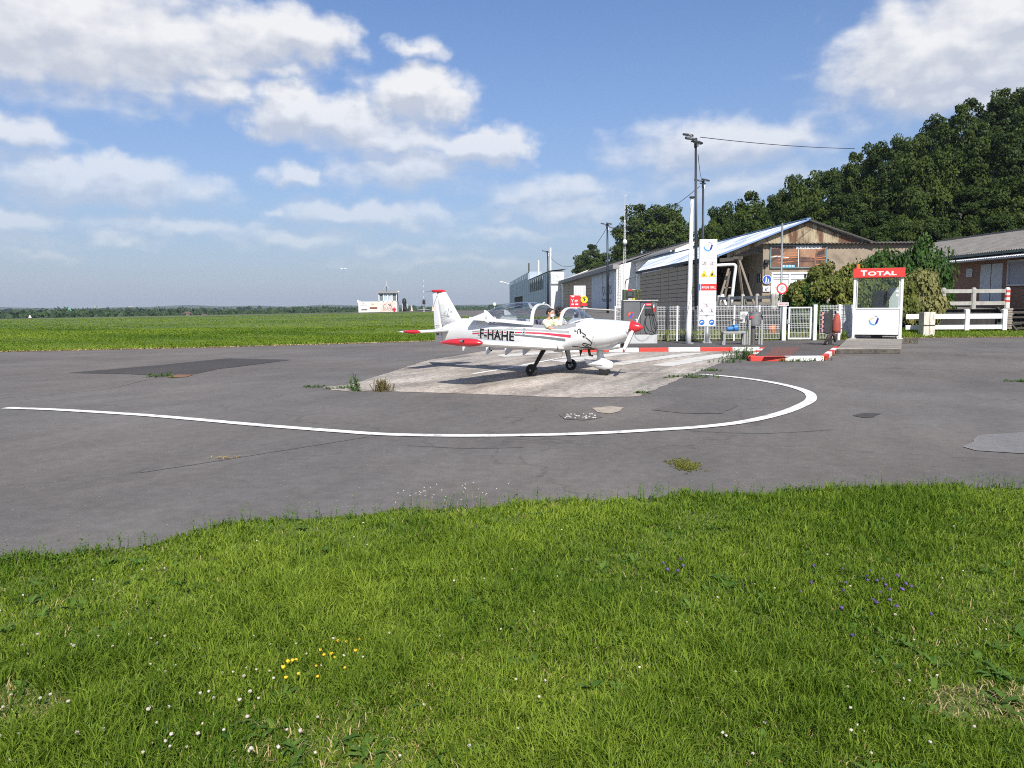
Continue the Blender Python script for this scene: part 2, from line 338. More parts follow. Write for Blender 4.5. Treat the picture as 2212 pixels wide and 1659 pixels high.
# ------------------------------------------------------------------ the lie of the land
def sm(a, b, x):
    t = min(1, max(0, (x - a) / (b - a))); return t * t * (3 - 2 * t)
def hgt(x, y):
    z = sm(30, 140, y) * min(1.35, max(-1.2, .7 + .012 * (x + 30)))
    if y > 165: z -= (.045 * (min(y, 520) - 165)) * sm(14, 0, x - .02 * (y - 165))
    return z
def gridsheet(name, xs_of_y, ys, nx, dz, material, kind='structure', parent=None):
    vs, fs = [], []
    for y in ys:
        a, b = xs_of_y(y)
        for i in range(nx + 1):
            x = a + (b - a) * i / nx; vs.append((x, y, hgt(x, y) + dz))
    for j in range(len(ys) - 1):
        for i in range(nx):
            q = j * (nx + 1) + i; fs.append((q, q + 1, q + nx + 2, q + nx + 1))
    me = bpy.data.meshes.new(name); me.from_pydata(vs, [], fs); me.update()
    return link_mesh(name, me, material, parent, True, kind)
def lerp_table(tab):
    def f(y):
        if y <= tab[0][0]: return tab[0][1]
        for (a, b), (c, d) in zip(tab, tab[1:]):
            if y <= c: return b + (d - b) * (y - a) / (c - a)
        return tab[-1][1]
    return f

# asphalt: worn, mottled, with pale and dark aggregate and faint paving seams
def asphalt(name, col, seam=True, mott=.22, streak=.12, grain=1.):
    M = bpy.data.materials.new(name); M.use_nodes = True; t = M.node_tree; t.nodes.clear(); L = t.links
    out = N(t, 'ShaderNodeOutputMaterial'); p = N(t, 'ShaderNodeBsdfPrincipled'); L.new(p.outputs[0], out.inputs[0])
    tc = N(t, 'ShaderNodeTexCoord')
    rot = N(t, 'ShaderNodeMapping'); rot.inputs['Rotation'].default_value = (0, 0, rad(24)); L.new(tc.outputs['Object'], rot.inputs[0])
    def noise(scale, det, src=None, stretch=None):
        s = src or tc.outputs['Object']
        if stretch:
            mp = N(t, 'ShaderNodeMapping'); mp.inputs['Scale'].default_value = stretch; L.new(s, mp.inputs[0]); s = mp.outputs[0]
        n = N(t, 'ShaderNodeTexNoise'); n.inputs['Scale'].default_value = scale; n.inputs['Detail'].default_value = det; n.inputs['Roughness'].default_value = .65; L.new(s, n.inputs['Vector']); return n.outputs[0]
    def rng_(x, a, b, c, d):
        r = N(t, 'ShaderNodeMapRange'); r.inputs[1].default_value = a; r.inputs[2].default_value = b; r.inputs[3].default_value = c; r.inputs[4].default_value = d; L.new(x, r.inputs[0]); return r.outputs[0]
    def mulv(a, b):
        n = N(t, 'ShaderNodeMath', operation='MULTIPLY'); L.new(a, n.inputs[0]); L.new(b, n.inputs[1]); return n.outputs[0]
    f = mulv(rng_(noise(.22, 6), .3, .7, 1 - mott, 1 + mott), rng_(noise(1.3, 6, rot.outputs[0], (1, .22, 1)), .3, .7, 1 - streak, 1 + streak))
    f = mulv(f, rng_(noise(7, 5), .3, .7, 1 - .13 * grain, 1 + .13 * grain))
    f = mulv(f, rng_(noise(55 if grain < 2 else 22, 4), .3, .7, 1 - .2 * min(grain, 1.8), 1 + .2 * min(grain, 1.8)))
    f = mulv(f, rng_(noise(210, 2), .35, .75, .75, 1.35))
    if seam:
        vo = N(t, 'ShaderNodeTexVoronoi', feature='DISTANCE_TO_EDGE'); vo.inputs['Scale'].default_value = .16
        dm = N(t, 'ShaderNodeVectorMath', operation='MULTIPLY_ADD'); dn = N(t, 'ShaderNodeTexNoise'); dn.inputs['Scale'].default_value = .9; dn.inputs['Detail'].default_value = 6
        L.new(tc.outputs['Object'], dn.inputs['Vector']); L.new(dn.outputs['Color'], dm.inputs[0]); dm.inputs[1].default_value = (2.2, 2.2, 0); L.new(rot.outputs[0], dm.inputs[2]); L.new(dm.outputs[0], vo.inputs['Vector'])
        f = mulv(f, rng_(vo.outputs['Distance'], .0, .005, .76, 1.0))
    base = N(t, 'ShaderNodeVectorMath', operation='SCALE'); base.inputs[0].default_value = col; L.new(f, base.inputs['Scale'])
    mb = N(t, 'ShaderNodeMix', data_type='RGBA'); mb.inputs[7].default_value = (col[0] * 1.12, col[1] * .98, col[2] * .86, 1); L.new(rng_(noise(.12, 5), .42, .62, 0, .9), mb.inputs[0]); L.new(base.outputs[0], mb.inputs[6])
    L.new(f, mb.inputs[7]) if False else None
    m2 = N(t, 'ShaderNodeMix', data_type='RGBA', blend_type='MULTIPLY'); m2.inputs[0].default_value = 1.0; L.new(base.outputs[0], m2.inputs[6])
    tint = N(t, 'ShaderNodeMix', data_type='RGBA'); tint.inputs[6].default_value = (1, 1, 1, 1); tint.inputs[7].default_value = (1.06, .99, .95, 1); L.new(rng_(noise(.12, 5), .42, .62, 0, 1), tint.inputs[0]); L.new(tint.outputs[2], m2.inputs[7])
    # scattered pale chips
    v2 = N(t, 'ShaderNodeTexVoronoi'); v2.inputs['Scale'].default_value = 9; L.new(tc.outputs['Object'], v2.inputs['Vector'])
    ch = N(t, 'ShaderNodeMix', data_type='RGBA'); ch.inputs[7].default_value = (.34, .33, .31, 1); L.new(m2.outputs[2], ch.inputs[6]); L.new(rng_(v2.outputs['Distance'], .05, .075, .75, 0), ch.inputs[0])
    L.new(ch.outputs[2], p.inputs['Base Color']); p.inputs['Roughness'].default_value = .86; p.inputs['Specular IOR Level'].default_value = .3
    bn = N(t, 'ShaderNodeBump'); bn.inputs['Strength'].default_value = .5; bn.inputs['Distance'].default_value = .006; L.new(noise(160, 3), bn.inputs['Height']); L.new(bn.outputs[0], p.inputs['Normal'])
    MATS[name] = M; return M
ASPH = asphalt('asphalt_worn', (.127, .119, .112))
ASPH_DARK = asphalt('asphalt_patch_dark', (.058, .055, .053), False)
ASPH_ISLE = asphalt('asphalt_island', (.085, .08, .076), False)
CONC = asphalt('concrete_pad', (.315, .285, .25), False, .26, .50, 2.6)
GRASSG = mat('field_grass', (.072, .112, .014), .85, 0, .3, .35, .9, 9, (.125, .15, .03), .48, .72, .16, detail=8)
SOIL = mat('soil_and_thatch', (.085, .12, .022), .95, 0, .4, 6, .8, 40, (.14, .11, .06), .52, .7, 1.2)
PAINT = mat('road_paint_white', (.74, .73, .70), .7, 0, .06, 9, .2, 90, (.28, .27, .26), .50, .70, 4.5, detail=10)
PAINT_WORN = mat('road_paint_worn', (.56, .54, .5), .8, 0, .1, 6, .2, 90, (.26, .24, .215), .5, .66, 2.2, (.5, 1.4, 1), detail=9)

ys_far = [-40, -10, 10, 22, 30] + [35 + 7 * i for i in range(22)] + [200, 240, 300, 380, 470, 520, 700, 1000, 1600, 2600, 4200, 7000]
gridsheet('ground', lambda y: (-140 - y * 1.3, 160 + y * 1.2), ys_far, 60, -.12, GRASSG)
ys_ap = [-8 + 3.2 * i for i in range(76)]
gridsheet('apron', lambda y: (-90, 64), ys_ap, 40, 0, ASPH)
# the airfield grass on the left, its edge running in behind the aeroplane, and the strip beyond the taxiway
edge = lerp_table([(26.5, -70), (29.5, -30), (31, -20.7), (33, -14), (35.5, -8.7), (38, -3.8), (46, 0.4), (60, 3.6), (78, 6.0), (83, 5.2), (86, 1), (88, -5), (90, -8), (100, -9.5), (126, -12), (130, -40), (134, -95)])
yf = [26.5, 28, 29.5, 31, 32, 33, 34.2, 35.5, 36.7, 38, 40, 43, 46, 50, 55, 60, 66, 72, 76, 78, 80, 82, 83, 84.5, 86, 87, 88, 89, 90, 94, 100, 106, 112, 117, 122, 125, 128, 131, 134]
gridsheet('airfield_grass', lambda y: (-190, edge(y)), yf, 44, .035, GRASSG)
gridsheet('airfield_grass', lambda y: (-230, -6 - .1 * (y - 150)), [152 + 4 * i for i in range(20)], 40, .04, GRASSG)
gridsheet('taxiway', lambda y: (-200, 10), [133, 137, 142, 147, 151], 30, .02, ASPH)

# foreground lawn
LAWN_PX = [(x_, y_ + 13 + max(0, 14 * (1 - x_ / 900))) for x_, y_ in [(-420, 1262), (-150, 1222), (0, 1197), (120, 1186), (330, 1163), (420, 1142), (500, 1120), (620, 1112), (760, 1108), (850, 1099), (1000, 1092), (1200, 1080), (1440, 1068), (1700, 1058), (1950, 1052), (2212, 1048), (2500, 1040), (2900, 1030)]]
LAWN = [G(*p) for p in LAWN_PX]
lawn_edge = lerp_table([(p.x, p.y) for p in LAWN])
vs = [(p.x, p.y, .03) for p in LAWN]; n_ = len(vs)
vs += [(p.x, p.y + .02, -.02) for p in LAWN] + [(p.x * .8, -4, .03) for p in LAWN]
me = bpy.data.meshes.new('lawn'); me.from_pydata(vs, [], [(i, i + 1, n_ + i + 1, n_ + i) for i in range(n_ - 1)] + [(i + 1, i, 2 * n_ + i, 2 * n_ + i + 1) for i in range(n_ - 1)]); me.update()
link_mesh('lawn', me, SOIL, None, False, 'structure')

def setattr_tint(me, tint, per):
    a = me.attributes.new('tint', 'FLOAT', 'POINT'); a.data.foreach_set('value', np.repeat(tint, per).astype(np.float32))
def mesh_np(name, co, faces_per, nper):
    """co: (n, k, 3) vertex blocks; faces_per: faces inside a block"""
    n, k, _ = co.shape; me = bpy.data.meshes.new(name)
    me.vertices.add(n * k); me.vertices.foreach_set('co', co.reshape(-1).astype(np.float32))
    lens = [len(f) for f in faces_per]; tot = sum(lens)
    idx = np.concatenate([np.array(f) for f in faces_per]); loops = (np.arange(n)[:, None] * k + idx[None]).reshape(-1)
    me.loops.add(n * tot); me.loops.foreach_set('vertex_index', loops.astype(np.int32))
    st = np.cumsum([0] + lens[:-1]); starts = (np.arange(n)[:, None] * tot + st[None]).reshape(-1)
    me.polygons.add(n * len(lens)); me.polygons.foreach_set('loop_start', starts.astype(np.int32)); me.polygons.foreach_set('loop_total', np.tile(lens, n).astype(np.int32))
    me.update(calc_edges=True); return me
def patch(x, y, s, seed=0.):
    return np.sin(x * 1.7 * s + seed) * np.sin(y * 2.1 * s + 1.3 + seed) + .6 * np.sin(x * 3.9 * s - y * 2.7 * s + seed * 2) + .4 * np.sin(x * 7.1 * s + y * 6.3 * s + 2 + seed)
def blades(name, x, y, z, hh, wd, lean, tint, material, kind='stuff', bend=1.0):
    n = len(x); th = rng.uniform(0, 2 * np.pi, n); ph = rng.uniform(0, 2 * np.pi, n)
    dx, dy = np.cos(th) * wd / 2, np.sin(th) * wd / 2
    lx, ly = np.cos(ph) * lean * hh, np.sin(ph) * lean * hh
    co = np.zeros((n, 5, 3))
    co[:, 0] = np.stack([x - dx, y - dy, z], 1); co[:, 1] = np.stack([x + dx, y + dy, z], 1)
    mxx, myy, mz = x + lx * .38, y + ly * .38, z + hh * .62
    co[:, 2] = np.stack([mxx + dx * .8, myy + dy * .8, mz], 1); co[:, 3] = np.stack([mxx - dx * .8, myy - dy * .8, mz], 1)
    co[:, 4] = np.stack([x + lx * bend, y + ly * bend, z + hh * np.sqrt(np.maximum(.12, 1 - (lean * .75) ** 2))], 1)
    me = mesh_np(name, co, [(0, 1, 2, 3), (3, 2, 4)], 5); setattr_tint(me, tint, 5)
    return link_mesh(name, me, material, None, False, kind)
GR = leafmat('grass_blade', (.086, .155, .014), (.27, .345, .042), .40)
DRY = leafmat('dry_straw', (.32, .23, .10), (.42, .34, .18), .15)
n = 500000
yy = 1 / rng.uniform(1 / 8.2, 1 / 2.1, n); yy = np.where(rng.uniform(size=n) < .45, rng.uniform(2.1, 8.2, n), yy)
xx = rng.uniform(-1, 1, n) * (.70 * yy + 2.1)
le = np.interp(xx, [p.x for p in LAWN], [p.y for p in LAWN])
wob = .05 * np.sin(xx * 5.1) + .04 * np.sin(xx * 13 + 1)
keep = yy < le + wob + rng.normal(0, .025, n)
bare = (np.hypot((xx - 2.05) / .5, (yy - 3.03) / .16) < 1 + .35 * patch(xx, yy, 4)) | (np.hypot((xx + 2.15) / .28, (yy - 3.1) / .22) < 1 + .3 * patch(xx, yy, 5)) | (np.hypot((xx - 3.6) / .15, (yy - 4.35) / .08) < 1)
thin = rng.uniform(size=n) < np.clip(.92 + .1 * patch(xx, yy, 1.1), .5, 1)
keep &= thin & (~bare | (rng.uniform(size=n) < .12))
xx, yy = xx[keep], yy[keep]; n = len(xx); pt = patch(xx, yy, .55, 2.)
near_edge = np.interp(xx, [p.x for p in LAWN], [p.y for p in LAWN]) - yy
hh = (.055 + .026 * pt.clip(-1, 1.6) + .012 * patch(xx, yy, 2.2, 4)).clip(.03, .12) * rng.uniform(.55, 1.35, n) * np.where(near_edge < .25, .85, 1.)
tint = (rng.beta(1.3, 1.9, n) * .8 + .17 * patch(xx, yy, .9, 1.) + .10 * patch(xx, yy, .33, 6.) + .06).clip(0, 1)
cell = lambda s, k: ((np.sin(np.floor(xx / s + .4 * np.sin(yy * 9)) * 127.1 + np.floor(yy / s + .4 * np.sin(xx * 8)) * 311.7 + k) * 43758.5) % 1 + 1) % 1
tint = (tint + .26 * (cell(.085, 0) - .5) + .16 * (cell(.23, 3) - .5)).clip(0, 1); hh = hh * (.68 + .5 * cell(.085, 7) + .22 * cell(.23, 9))
grass = blades('grass', xx, yy, np.full(n, .028), hh, (.0030 + .00085 * yy) * rng.uniform(.7, 1.35, n), rng.uniform(.15, 1.15, n), tint, GR)
# dead straw: thin everywhere, thick on the bare spots
n = 64000
yy = 1 / rng.uniform(1 / 8, 1 / 2.1, n); xx = rng.uniform(-1, 1, n) * (.70 * yy + 2.1)
bare = (np.hypot((xx - 2.05) / .55, (yy - 3.03) / .2) < 1) | (np.hypot((xx + 2.15) / .33, (yy - 3.1) / .28) < 1) | (np.hypot((xx - 3.6) / .18, (yy - 4.35) / .1) < 1)
dens = (.15 + .20 * patch(xx, yy, .8, 5.)) * np.where(yy < 3.9, 1.5, .6)
keep = (yy < np.interp(xx, [p.x for p in LAWN], [p.y for p in LAWN]) - .05) & (bare | (rng.uniform(size=n) < dens))
xx, yy = xx[keep], yy[keep]; n = len(xx)
blades('dry_grass', xx, yy, np.full(n, .03), rng.uniform(.02, .06, n), rng.uniform(.003, .006, n), rng.uniform(.7, 1.3, n), rng.uniform(0, 1, n), DRY)
# broad leaves (plantain, dandelion) and the taller weeds along the lawn's edge
def leaf_cards(name, base, direc, length, width, tint, material, parent=None, kind=None, droop=.35):
    n = len(base); up = np.tile([0, 0, 1.], (n, 1)); side = np.cross(direc, up); side /= np.linalg.norm(side, axis=1)[:, None] + 1e-6
    co = np.zeros((n, 6, 3)); L = length[:, None]; W = width[:, None]
    m1 = base + direc * L * .4; m2 = base + direc * L * .75 - up * L * droop * .35; tip = base + direc * L - up * L * droop
    co[:, 0] = base; co[:, 1] = m1 + side * W * .5; co[:, 2] = m2 + side * W * .4; co[:, 3] = tip; co[:, 4] = m2 - side * W * .4; co[:, 5] = m1 - side * W * .5
    me = mesh_np(name, co, [(0, 1, 5), (1, 2, 4, 5), (2, 3, 4)], 6); setattr_tint(me, tint, 6)
    return link_mesh(name, me, material, parent, False, kind)
def unit(a): return a / (np.linalg.norm(a, axis=1)[:, None] + 1e-9)
BL = leafmat('broad_leaf', (.05, .115, .02), (.12, .20, .035), .3)
nb = 420; k = 7
cy = 1 / rng.uniform(1 / 7, 1 / 2.3, nb); cx = rng.uniform(-1, 1, nb) * .75 * cy
ok = cy < np.interp(cx, [p.x for p in LAWN], [p.y for p in LAWN]) - .1; cx, cy = cx[ok], cy[ok]; nb = len(cx)
base = np.repeat(np.stack([cx, cy, np.full(nb, .035)], 1), k, 0); th = rng.uniform(0, 2 * np.pi, nb * k)
direc = unit(np.stack([np.cos(th), np.sin(th), rng.uniform(.25, 1.1, nb * k)], 1))
leaf_cards('broadleaf_weeds', base, direc, rng.uniform(.05, .12, nb * k), rng.uniform(.012, .03, nb * k), rng.uniform(0, 1, nb * k), BL, None, 'stuff')
ne = 520; ex = rng.uniform(-5.5, 7, ne); ey = np.interp(ex, [p.x for p in LAWN], [p.y for p in LAWN]) - rng.uniform(-.03, .16, ne)
hs = rng.uniform(.04, .13, ne) * np.where(rng.uniform(size=ne) < .15, 1.5, 1.)
kk = 6; f_ = np.tile(np.linspace(.3, 1, kk), ne); base = np.stack([np.repeat(ex, kk), np.repeat(ey, kk), .03 + np.repeat(hs, kk) * f_], 1); th = rng.uniform(0, 2 * np.pi, ne * kk)
leaf_cards('edge_weeds', base, unit(np.stack([np.cos(th), np.sin(th), rng.uniform(.2, 1., ne * kk)], 1)), rng.uniform(.022, .05, ne * kk), rng.uniform(.006, .013, ne * kk), rng.uniform(0, 1, ne * kk), BL, None, 'stuff')
blades('edge_stalks', ex, ey, np.full(ne, .02), hs * 1.02, np.full(ne, .005), rng.uniform(0, .18, ne), rng.uniform(0, 1, ne), BL)
# clover heads, bird's-foot trefoil, self-heal
def flowerheads(name, pts, r, material, stems=True, kind='stuff'):
    mb = MB()
    for p, q in zip(pts, r):
        x, y, z = p
        mb.ellipsoid((x, y, z), (q, q, q * .85), 6, 4)
        for j in range(5):
            a = random.uniform(0, 6.28); mb.ellipsoid((x + math.cos(a) * q * .7, y + math.sin(a) * q * .7, z + q * random.uniform(-.3, .5)), (q * .42,) * 3, 4, 3)
    return mb.build(name, material, None, kind=kind)
CLOV = mat('clover_white', (.46, .42, .36), .8, 0, .25, 60, col2=(.45, .30, .25), c2lo=.55, c2hi=.66, c2scale=80)
pts, rs = [], []
for _ in range(95):
    px, py = random.gauss(260, 270), random.uniform(1370, 1650); p = G(px, py, .07); pts.append((p.x, p.y, random.uniform(.055, .10))); rs.append(random.uniform(.0055, .0085))
for _ in range(85):
    px, py = random.uniform(0, 2200), random.uniform(1130, 1640)
    p = G(px, py, .07)
    if p.y < lawn_edge(p.x) - .1: pts.append((p.x, p.y, random.uniform(.06, .10))); rs.append(random.uniform(.005, .0075))
flowerheads('clover_flowers', pts, rs, CLOV)
TREF = mat('trefoil_yellow', (.75, .47, .02), .6, 0, .2, 40, col2=(.62, .22, .02), c2lo=.6, c2hi=.7, c2scale=30)
pp = [(632, 1426), (622, 1428), (612, 1441), (618, 1463), (645, 1455), (686, 1461), (700, 1414), (716, 1412), (723, 1420), (768, 1405), (776, 1380), (748, 1386), (702, 1386), (640, 1424), (683, 1438), (692, 1404), (745, 1442), (730, 1384)]
flowerheads('trefoil_flowers', [tuple(G(a, b, .085)) for a, b in pp], [random.uniform(.006, .010) for _ in pp], TREF)
SELF = mat('selfheal_purple', (.07, .04, .13), .7, 0, .3, 60, col2=(.16, .10, .30), c2lo=.5, c2hi=.6, c2scale=70)
pts = [G(random.gauss(1880, 75), random.gauss(1270, 34), .08) for _ in range(26)] + [G(random.gauss(1445, 16), random.gauss(1225, 8), .08) for _ in range(5)]
flowerheads('selfheal_flowers', [tuple(p) for p in pts], [random.uniform(.008, .0125) for _ in pts], SELF)
# a stand of dry plantain stalks at the lawn's edge
tall = G(965, 1090); n = 46
sxp = tall.x + rng.normal(0, .26, n); syp = np.interp(sxp, [p.x for p in LAWN], [p.y for p in LAWN]) - rng.uniform(0, .1, n); sh = rng.uniform(.10, .24, n)
STALK = leafmat('dry_stalk', (.20, .17, .09), (.30, .26, .16), .1)
blades('plantain_stalks', sxp, syp, np.full(n, .02), sh, np.full(n, .004), rng.uniform(.02, .35, n), rng.uniform(0, 1, n), STALK)
flowerheads('plantain_heads', [(a, b, .02 + c) for a, b, c in zip(sxp[:34], syp[:34], sh[:34])], [.0055] * 34, CLOV)
# short rough grass on the airfield, its front edge ragged
n = 190000
yy = 1 / rng.uniform(1 / 118, 1 / 26.6, n); yy = np.where(rng.uniform(size=n) < .4, rng.uniform(28, 60, n), yy)
er = np.array([edge(v) for v in np.linspace(26, 135, 400)]); ed = np.interp(yy, np.linspace(26, 135, 400), er)
xx = rng.uniform(-.80, .16, n) * yy - 1; keep = xx < ed + .05 + .18 * np.sin(xx * 1.3) + rng.normal(0, .1, n); xx, yy, ed = xx[keep], yy[keep], ed[keep]; n = len(xx)
zz = np.array([hgt(a, b) for a, b in zip(xx, yy)]) + .03
hh = rng.uniform(.03, .085, n) * (1 + .35 * patch(xx, yy, .12)).clip(.5, 1.5) * np.where(ed - xx < .6, 1.25, 1.)
blades('airfield_sward', xx, yy, zz, hh, rng.uniform(.03, .07, n) * np.clip(yy / 40, .8, 2.2), rng.uniform(.2, 1.1, n), (rng.beta(1.5, 2.2, n) * .6 + .20 * patch(xx, yy, .07) + .12 * np.sin(xx * .5 + yy * .9) + .14).clip(0, 1), GR)
n = 9000; ya = rng.uniform(27, 40, n); xa = np.array([edge(v) for v in ya]) + rng.normal(.1, .16, n) + .18 * np.sin(ya * 7)
blades('bleached_verge', xa, ya, np.array([hgt(a, b) for a, b in zip(xa, ya)]) + .01, rng.uniform(.02, .06, n), rng.uniform(.03, .07, n), rng.uniform(.6, 1.2, n), rng.uniform(0, 1, n), DRY)

# ------------------------------------------------------------------ pad, patches, markings
def sheet(name, px, z, material, kind='structure', parent=None, world_pts=None):
    pts = [Vector(p) for p in (world_pts or [G(*p, z) for p in px])]
    if not world_pts and 'marking' not in name:                     # broken, uneven edges
        R_ = []
        for a, b in zip(pts, pts[1:] + pts[:1]):
            k = max(1, int((b - a).length / .16)); q = (b - a).normalized(); q = Vector((-q.y, q.x, 0))
            for j in range(k): p = a.lerp(b, j / k); R_.append(p + q * (.05 * mnoise.noise(p * 1.7) + .03 * mnoise.noise(p * 6)))
        pts = R_
    me = bpy.data.meshes.new(name); me.from_pydata([(p[0], p[1], z) for p in pts], [], [tuple(range(len(pts)))]); me.update()
    return link_mesh(name, me, material, parent, False, kind)
def ribbon(name, px, w, z, material, closed=False, sub=6):
    pts = [G(*p, z) for p in px]; P2 = []
    for i in range(len(pts) - 1):                                   # Catmull-Rom through the surveyed points
        a, b, c, d = pts[max(i - 1, 0)], pts[i], pts[i + 1], pts[min(i + 2, len(pts) - 1)]
        for j in range(sub):
            t = j / sub; P2.append(.5 * ((2 * b) + (c - a) * t + (2 * a - 5 * b + 4 * c - d) * t * t + (3 * b - a - 3 * c + d) * t ** 3))
    P2.append(pts[-1]); mb = MB(); stroke(mb, [(p.x, p.y) for p in P2], w, (0, 0, z), (1, 0, 0), (0, 1, 0), 0)
    return mb.build(name, material, kind='structure')
sheet('concrete_pad', [(698, 836), (760, 830), (820, 811), (925, 778), (1060, 756), (1340, 752), (1590, 757), (1606, 765), (1560, 783), (1495, 808), (1440, 831), (1378, 856), (1250, 859), (1080, 853), (930, 848), (840, 845), (760, 846), (718, 842)], .006, CONC)
ribbon('apron_marking', [(12, 880.5), (110, 884), (200, 889), (310, 896), (430, 906), (540, 916), (640, 924), (740, 931.5), (820, 937), (910, 939.5), (1000, 940.5), (1100, 939.8), (1200, 938), (1300, 934.5), (1400, 929), (1490, 923.5), (1560, 917), (1610, 910), (1660, 899.5), (1700, 888), (1735, 873.5), (1752, 862), (1748, 849), (1725, 839), (1690, 830), (1640, 821), (1575, 813), (1512, 808)], .19, .012, PAINT)
ribbon('apron_marking', [(1500, 806.8), (1430, 806), (1330, 804), (1230, 800.5), (1120, 796), (1040, 791)], .085, .012, PAINT_WORN)
ribbon('apron_marking', [(1022, 807), (1090, 796), (1190, 777), (1260, 765)], .16, .012, PAINT)
for q in ([(1070, 766.5), (1220, 757), (1262, 757), (1090, 771)], [(1190, 779), (1330, 762), (1372, 762), (1226, 783)], [(1290, 787), (1480, 763), (1528, 762), (1345, 788)], [(1400, 789), (1548, 764), (1600, 764), (1452, 791)]):
    sheet('hatch_marking', q, .012, PAINT_WORN)
sheet('dark_repair_patch', [(155, 803), (300, 789), (485, 775), (700, 776), (925, 779), (770, 789), (640, 805), (600, 811), (540, 809), (300, 808)] and [(150, 805), (330, 790), (488, 774), (630, 777), (545, 788), (470, 797), (415, 809), (392, 813), (280, 808)], .007, ASPH_DARK)
sheet('rust_stain', [(355, 812), (385, 809), (418, 809), (402, 814), (370, 815)], .011, mat('rusty_soil', (.19, .095, .05), .9, 0, .3, 8))
sheet('pale_repair_patch', [(1278, 881), (1320, 877), (1350, 880), (1340, 888), (1318, 893), (1290, 890)], .008, mat('old_concrete', (.34, .29, .23), .9, 0, .25, 6, .5, 60))
sheet('dark_repair_patch', [(1408, 885), (1470, 868), (1596, 874), (1560, 893), (1470, 892)], .007, asphalt('asphalt_patch_mid', (.112, .105, .10), False, .1))
sheet('pale_repair_patch', [(2082, 965), (2120, 938), (2300, 930), (2380, 950), (2330, 980), (2212, 979), (2110, 973)], .008, asphalt('asphalt_patch_pale', (.17, .172, .175), False, .08))
CRACK = mat('crack_fill', (.075, .07, .066), .9, 0, .3, 8)
for q in ([(300, 1021), (420, 1003), (540, 984), (660, 965), (797, 943)], [(0, 860), (120, 851), (240, 838), (340, 817), (480, 806), (610, 795)], [(880, 962), (1010, 968), (1130, 966)], [(1830, 793), (1960, 796), (2090, 802), (2230, 806)], [(1480, 930), (1640, 936), (1800, 928)]):
    ribbon('asphalt_seam', q, .016, .005, CRACK)
sheet('worn_spot', [(1840, 897), (1865, 892), (1905, 893), (1890, 901), (1860, 902)], .007, ASPH_DARK)
sheet('worn_spot', [(1212, 897), (1240, 892), (1290, 895), (1300, 901), (1262, 907), (1225, 905)], .007, MATS['asphalt_patch_mid'])
# chips of white paint lying in the worn spot
for i in range(26):
    p = G(random.uniform(1218, 1286), random.uniform(894, 905)); mb = MB(); r = random.uniform(.008, .03)
    mb.prism([(math.cos(a) * r * random.uniform(.6, 1), math.sin(a) * r * random.uniform(.6, 1)) for a in (0, 1, 2.1, 3, 4.2, 5.3)], (p.x, p.y, .008), (1, 0, 0), (0, 1, 0), .012)
    o = mb.build('stone_chip', mat('pale_stone', (.5, .49, .46), .9, 0, .2, 20)); tag(o, 'small pale stone chip lying on the dark worn spot of the apron', 'stone', 'pale stone chips on the worn spot')
# ------------------------------------------------------------------ trees
random.seed(5)
LEAF = leafmat('tree_leaf', (.020, .038, .008), (.072, .100, .018), .22)
LEAF2 = leafmat('tree_leaf_dark', (.013, .028, .008), (.050, .076, .016), .2)
BARK = mat('bark', (.09, .075, .055), .9, 0, .3, 3, .8, 12, stretch=(1, 1, .25))
def crown_mesh(name, seed, rx, rz, zc, ncl, per, leaf, clr, material, squash=1.):
    r = np.random.default_rng(seed); cs = []
    while len(cs) < ncl:
        v = r.normal(size=3); v /= np.linalg.norm(v); q = r.uniform(.35, 1.0) ** .6
        if v[2] < -.55: continue
        lump = 1 + .15 * math.sin(v[0] * 3 + seed) * math.cos(v[1] * 4 + seed * 2) + .06 * math.sin(v[2] * 7 + seed)
        cs.append(np.array([v[0] * rx * q * lump, v[1] * rx * q * lump, v[2] * rz * q * lump * (.85 if v[2] < 0 else 1)]))
    cs = np.array(cs); n = ncl * per
    c = np.repeat(cs, per, 0); g = unit(r.normal(size=(n, 3))); rr = np.repeat(r.uniform(.65, 1.25, ncl) * clr, per)
    off = g * (rr * r.uniform(.35, 1, n) ** .5)[:, None]; off[:, 2] *= .62
    p = c + off; nrm = unit(g * .55 + np.array([0, 0, .45]) + unit(c + 1e-6) * .25 + r.normal(size=(n, 3)) * .45)
    a = unit(np.cross(nrm, r.normal(size=(n, 3)))); b = np.cross(nrm, a); s = leaf * r.uniform(.55, 1.25, n)[:, None]
    co = np.zeros((n, 4, 3)); co[:, 0] = p - a * s * .5; co[:, 1] = p + b * s * .38 - nrm * s * .1; co[:, 2] = p + a * s * .55 - nrm * s * .08; co[:, 3] = p - b * s * .38 - nrm * s * .1
    co[:, :, 2] += zc; me = mesh_np(name, co, [(0, 1, 2, 3)], 4)
    clt = np.repeat(r.uniform(0, .55, ncl), per); setattr_tint(me, (clt + r.uniform(0, .5, n)).clip(0, 1), 4); me.materials.append(material); return me
def trunk_mesh(name, seed, h, r0, spread):
    r = random.Random(seed); mb = MB(); pts = [(0, 0, -1)] + [(r.uniform(-.15, .15), r.uniform(-.15, .15), h * k / 4) for k in range(1, 5)]
    mb.tube(pts, [r0 * 1.3, r0, r0 * .8, r0 * .6, r0 * .3], 8)
    for k in range(7):
        a = k * 2.4 + r.random(); z = h * r.uniform(.4, .8); L = spread * r.uniform(.5, .9)
        mb.tube([(0, 0, z), (math.cos(a) * L * .5, math.sin(a) * L * .5, z + L * .35), (math.cos(a) * L, math.sin(a) * L, z + L * .8)], [r0 * .4, r0 * .25, r0 * .08], 6)
    me = bpy.data.meshes.new(name); me.from_pydata([tuple(v) for v in mb.v], [], mb.f); me.update(); me.materials.append(BARK); return me
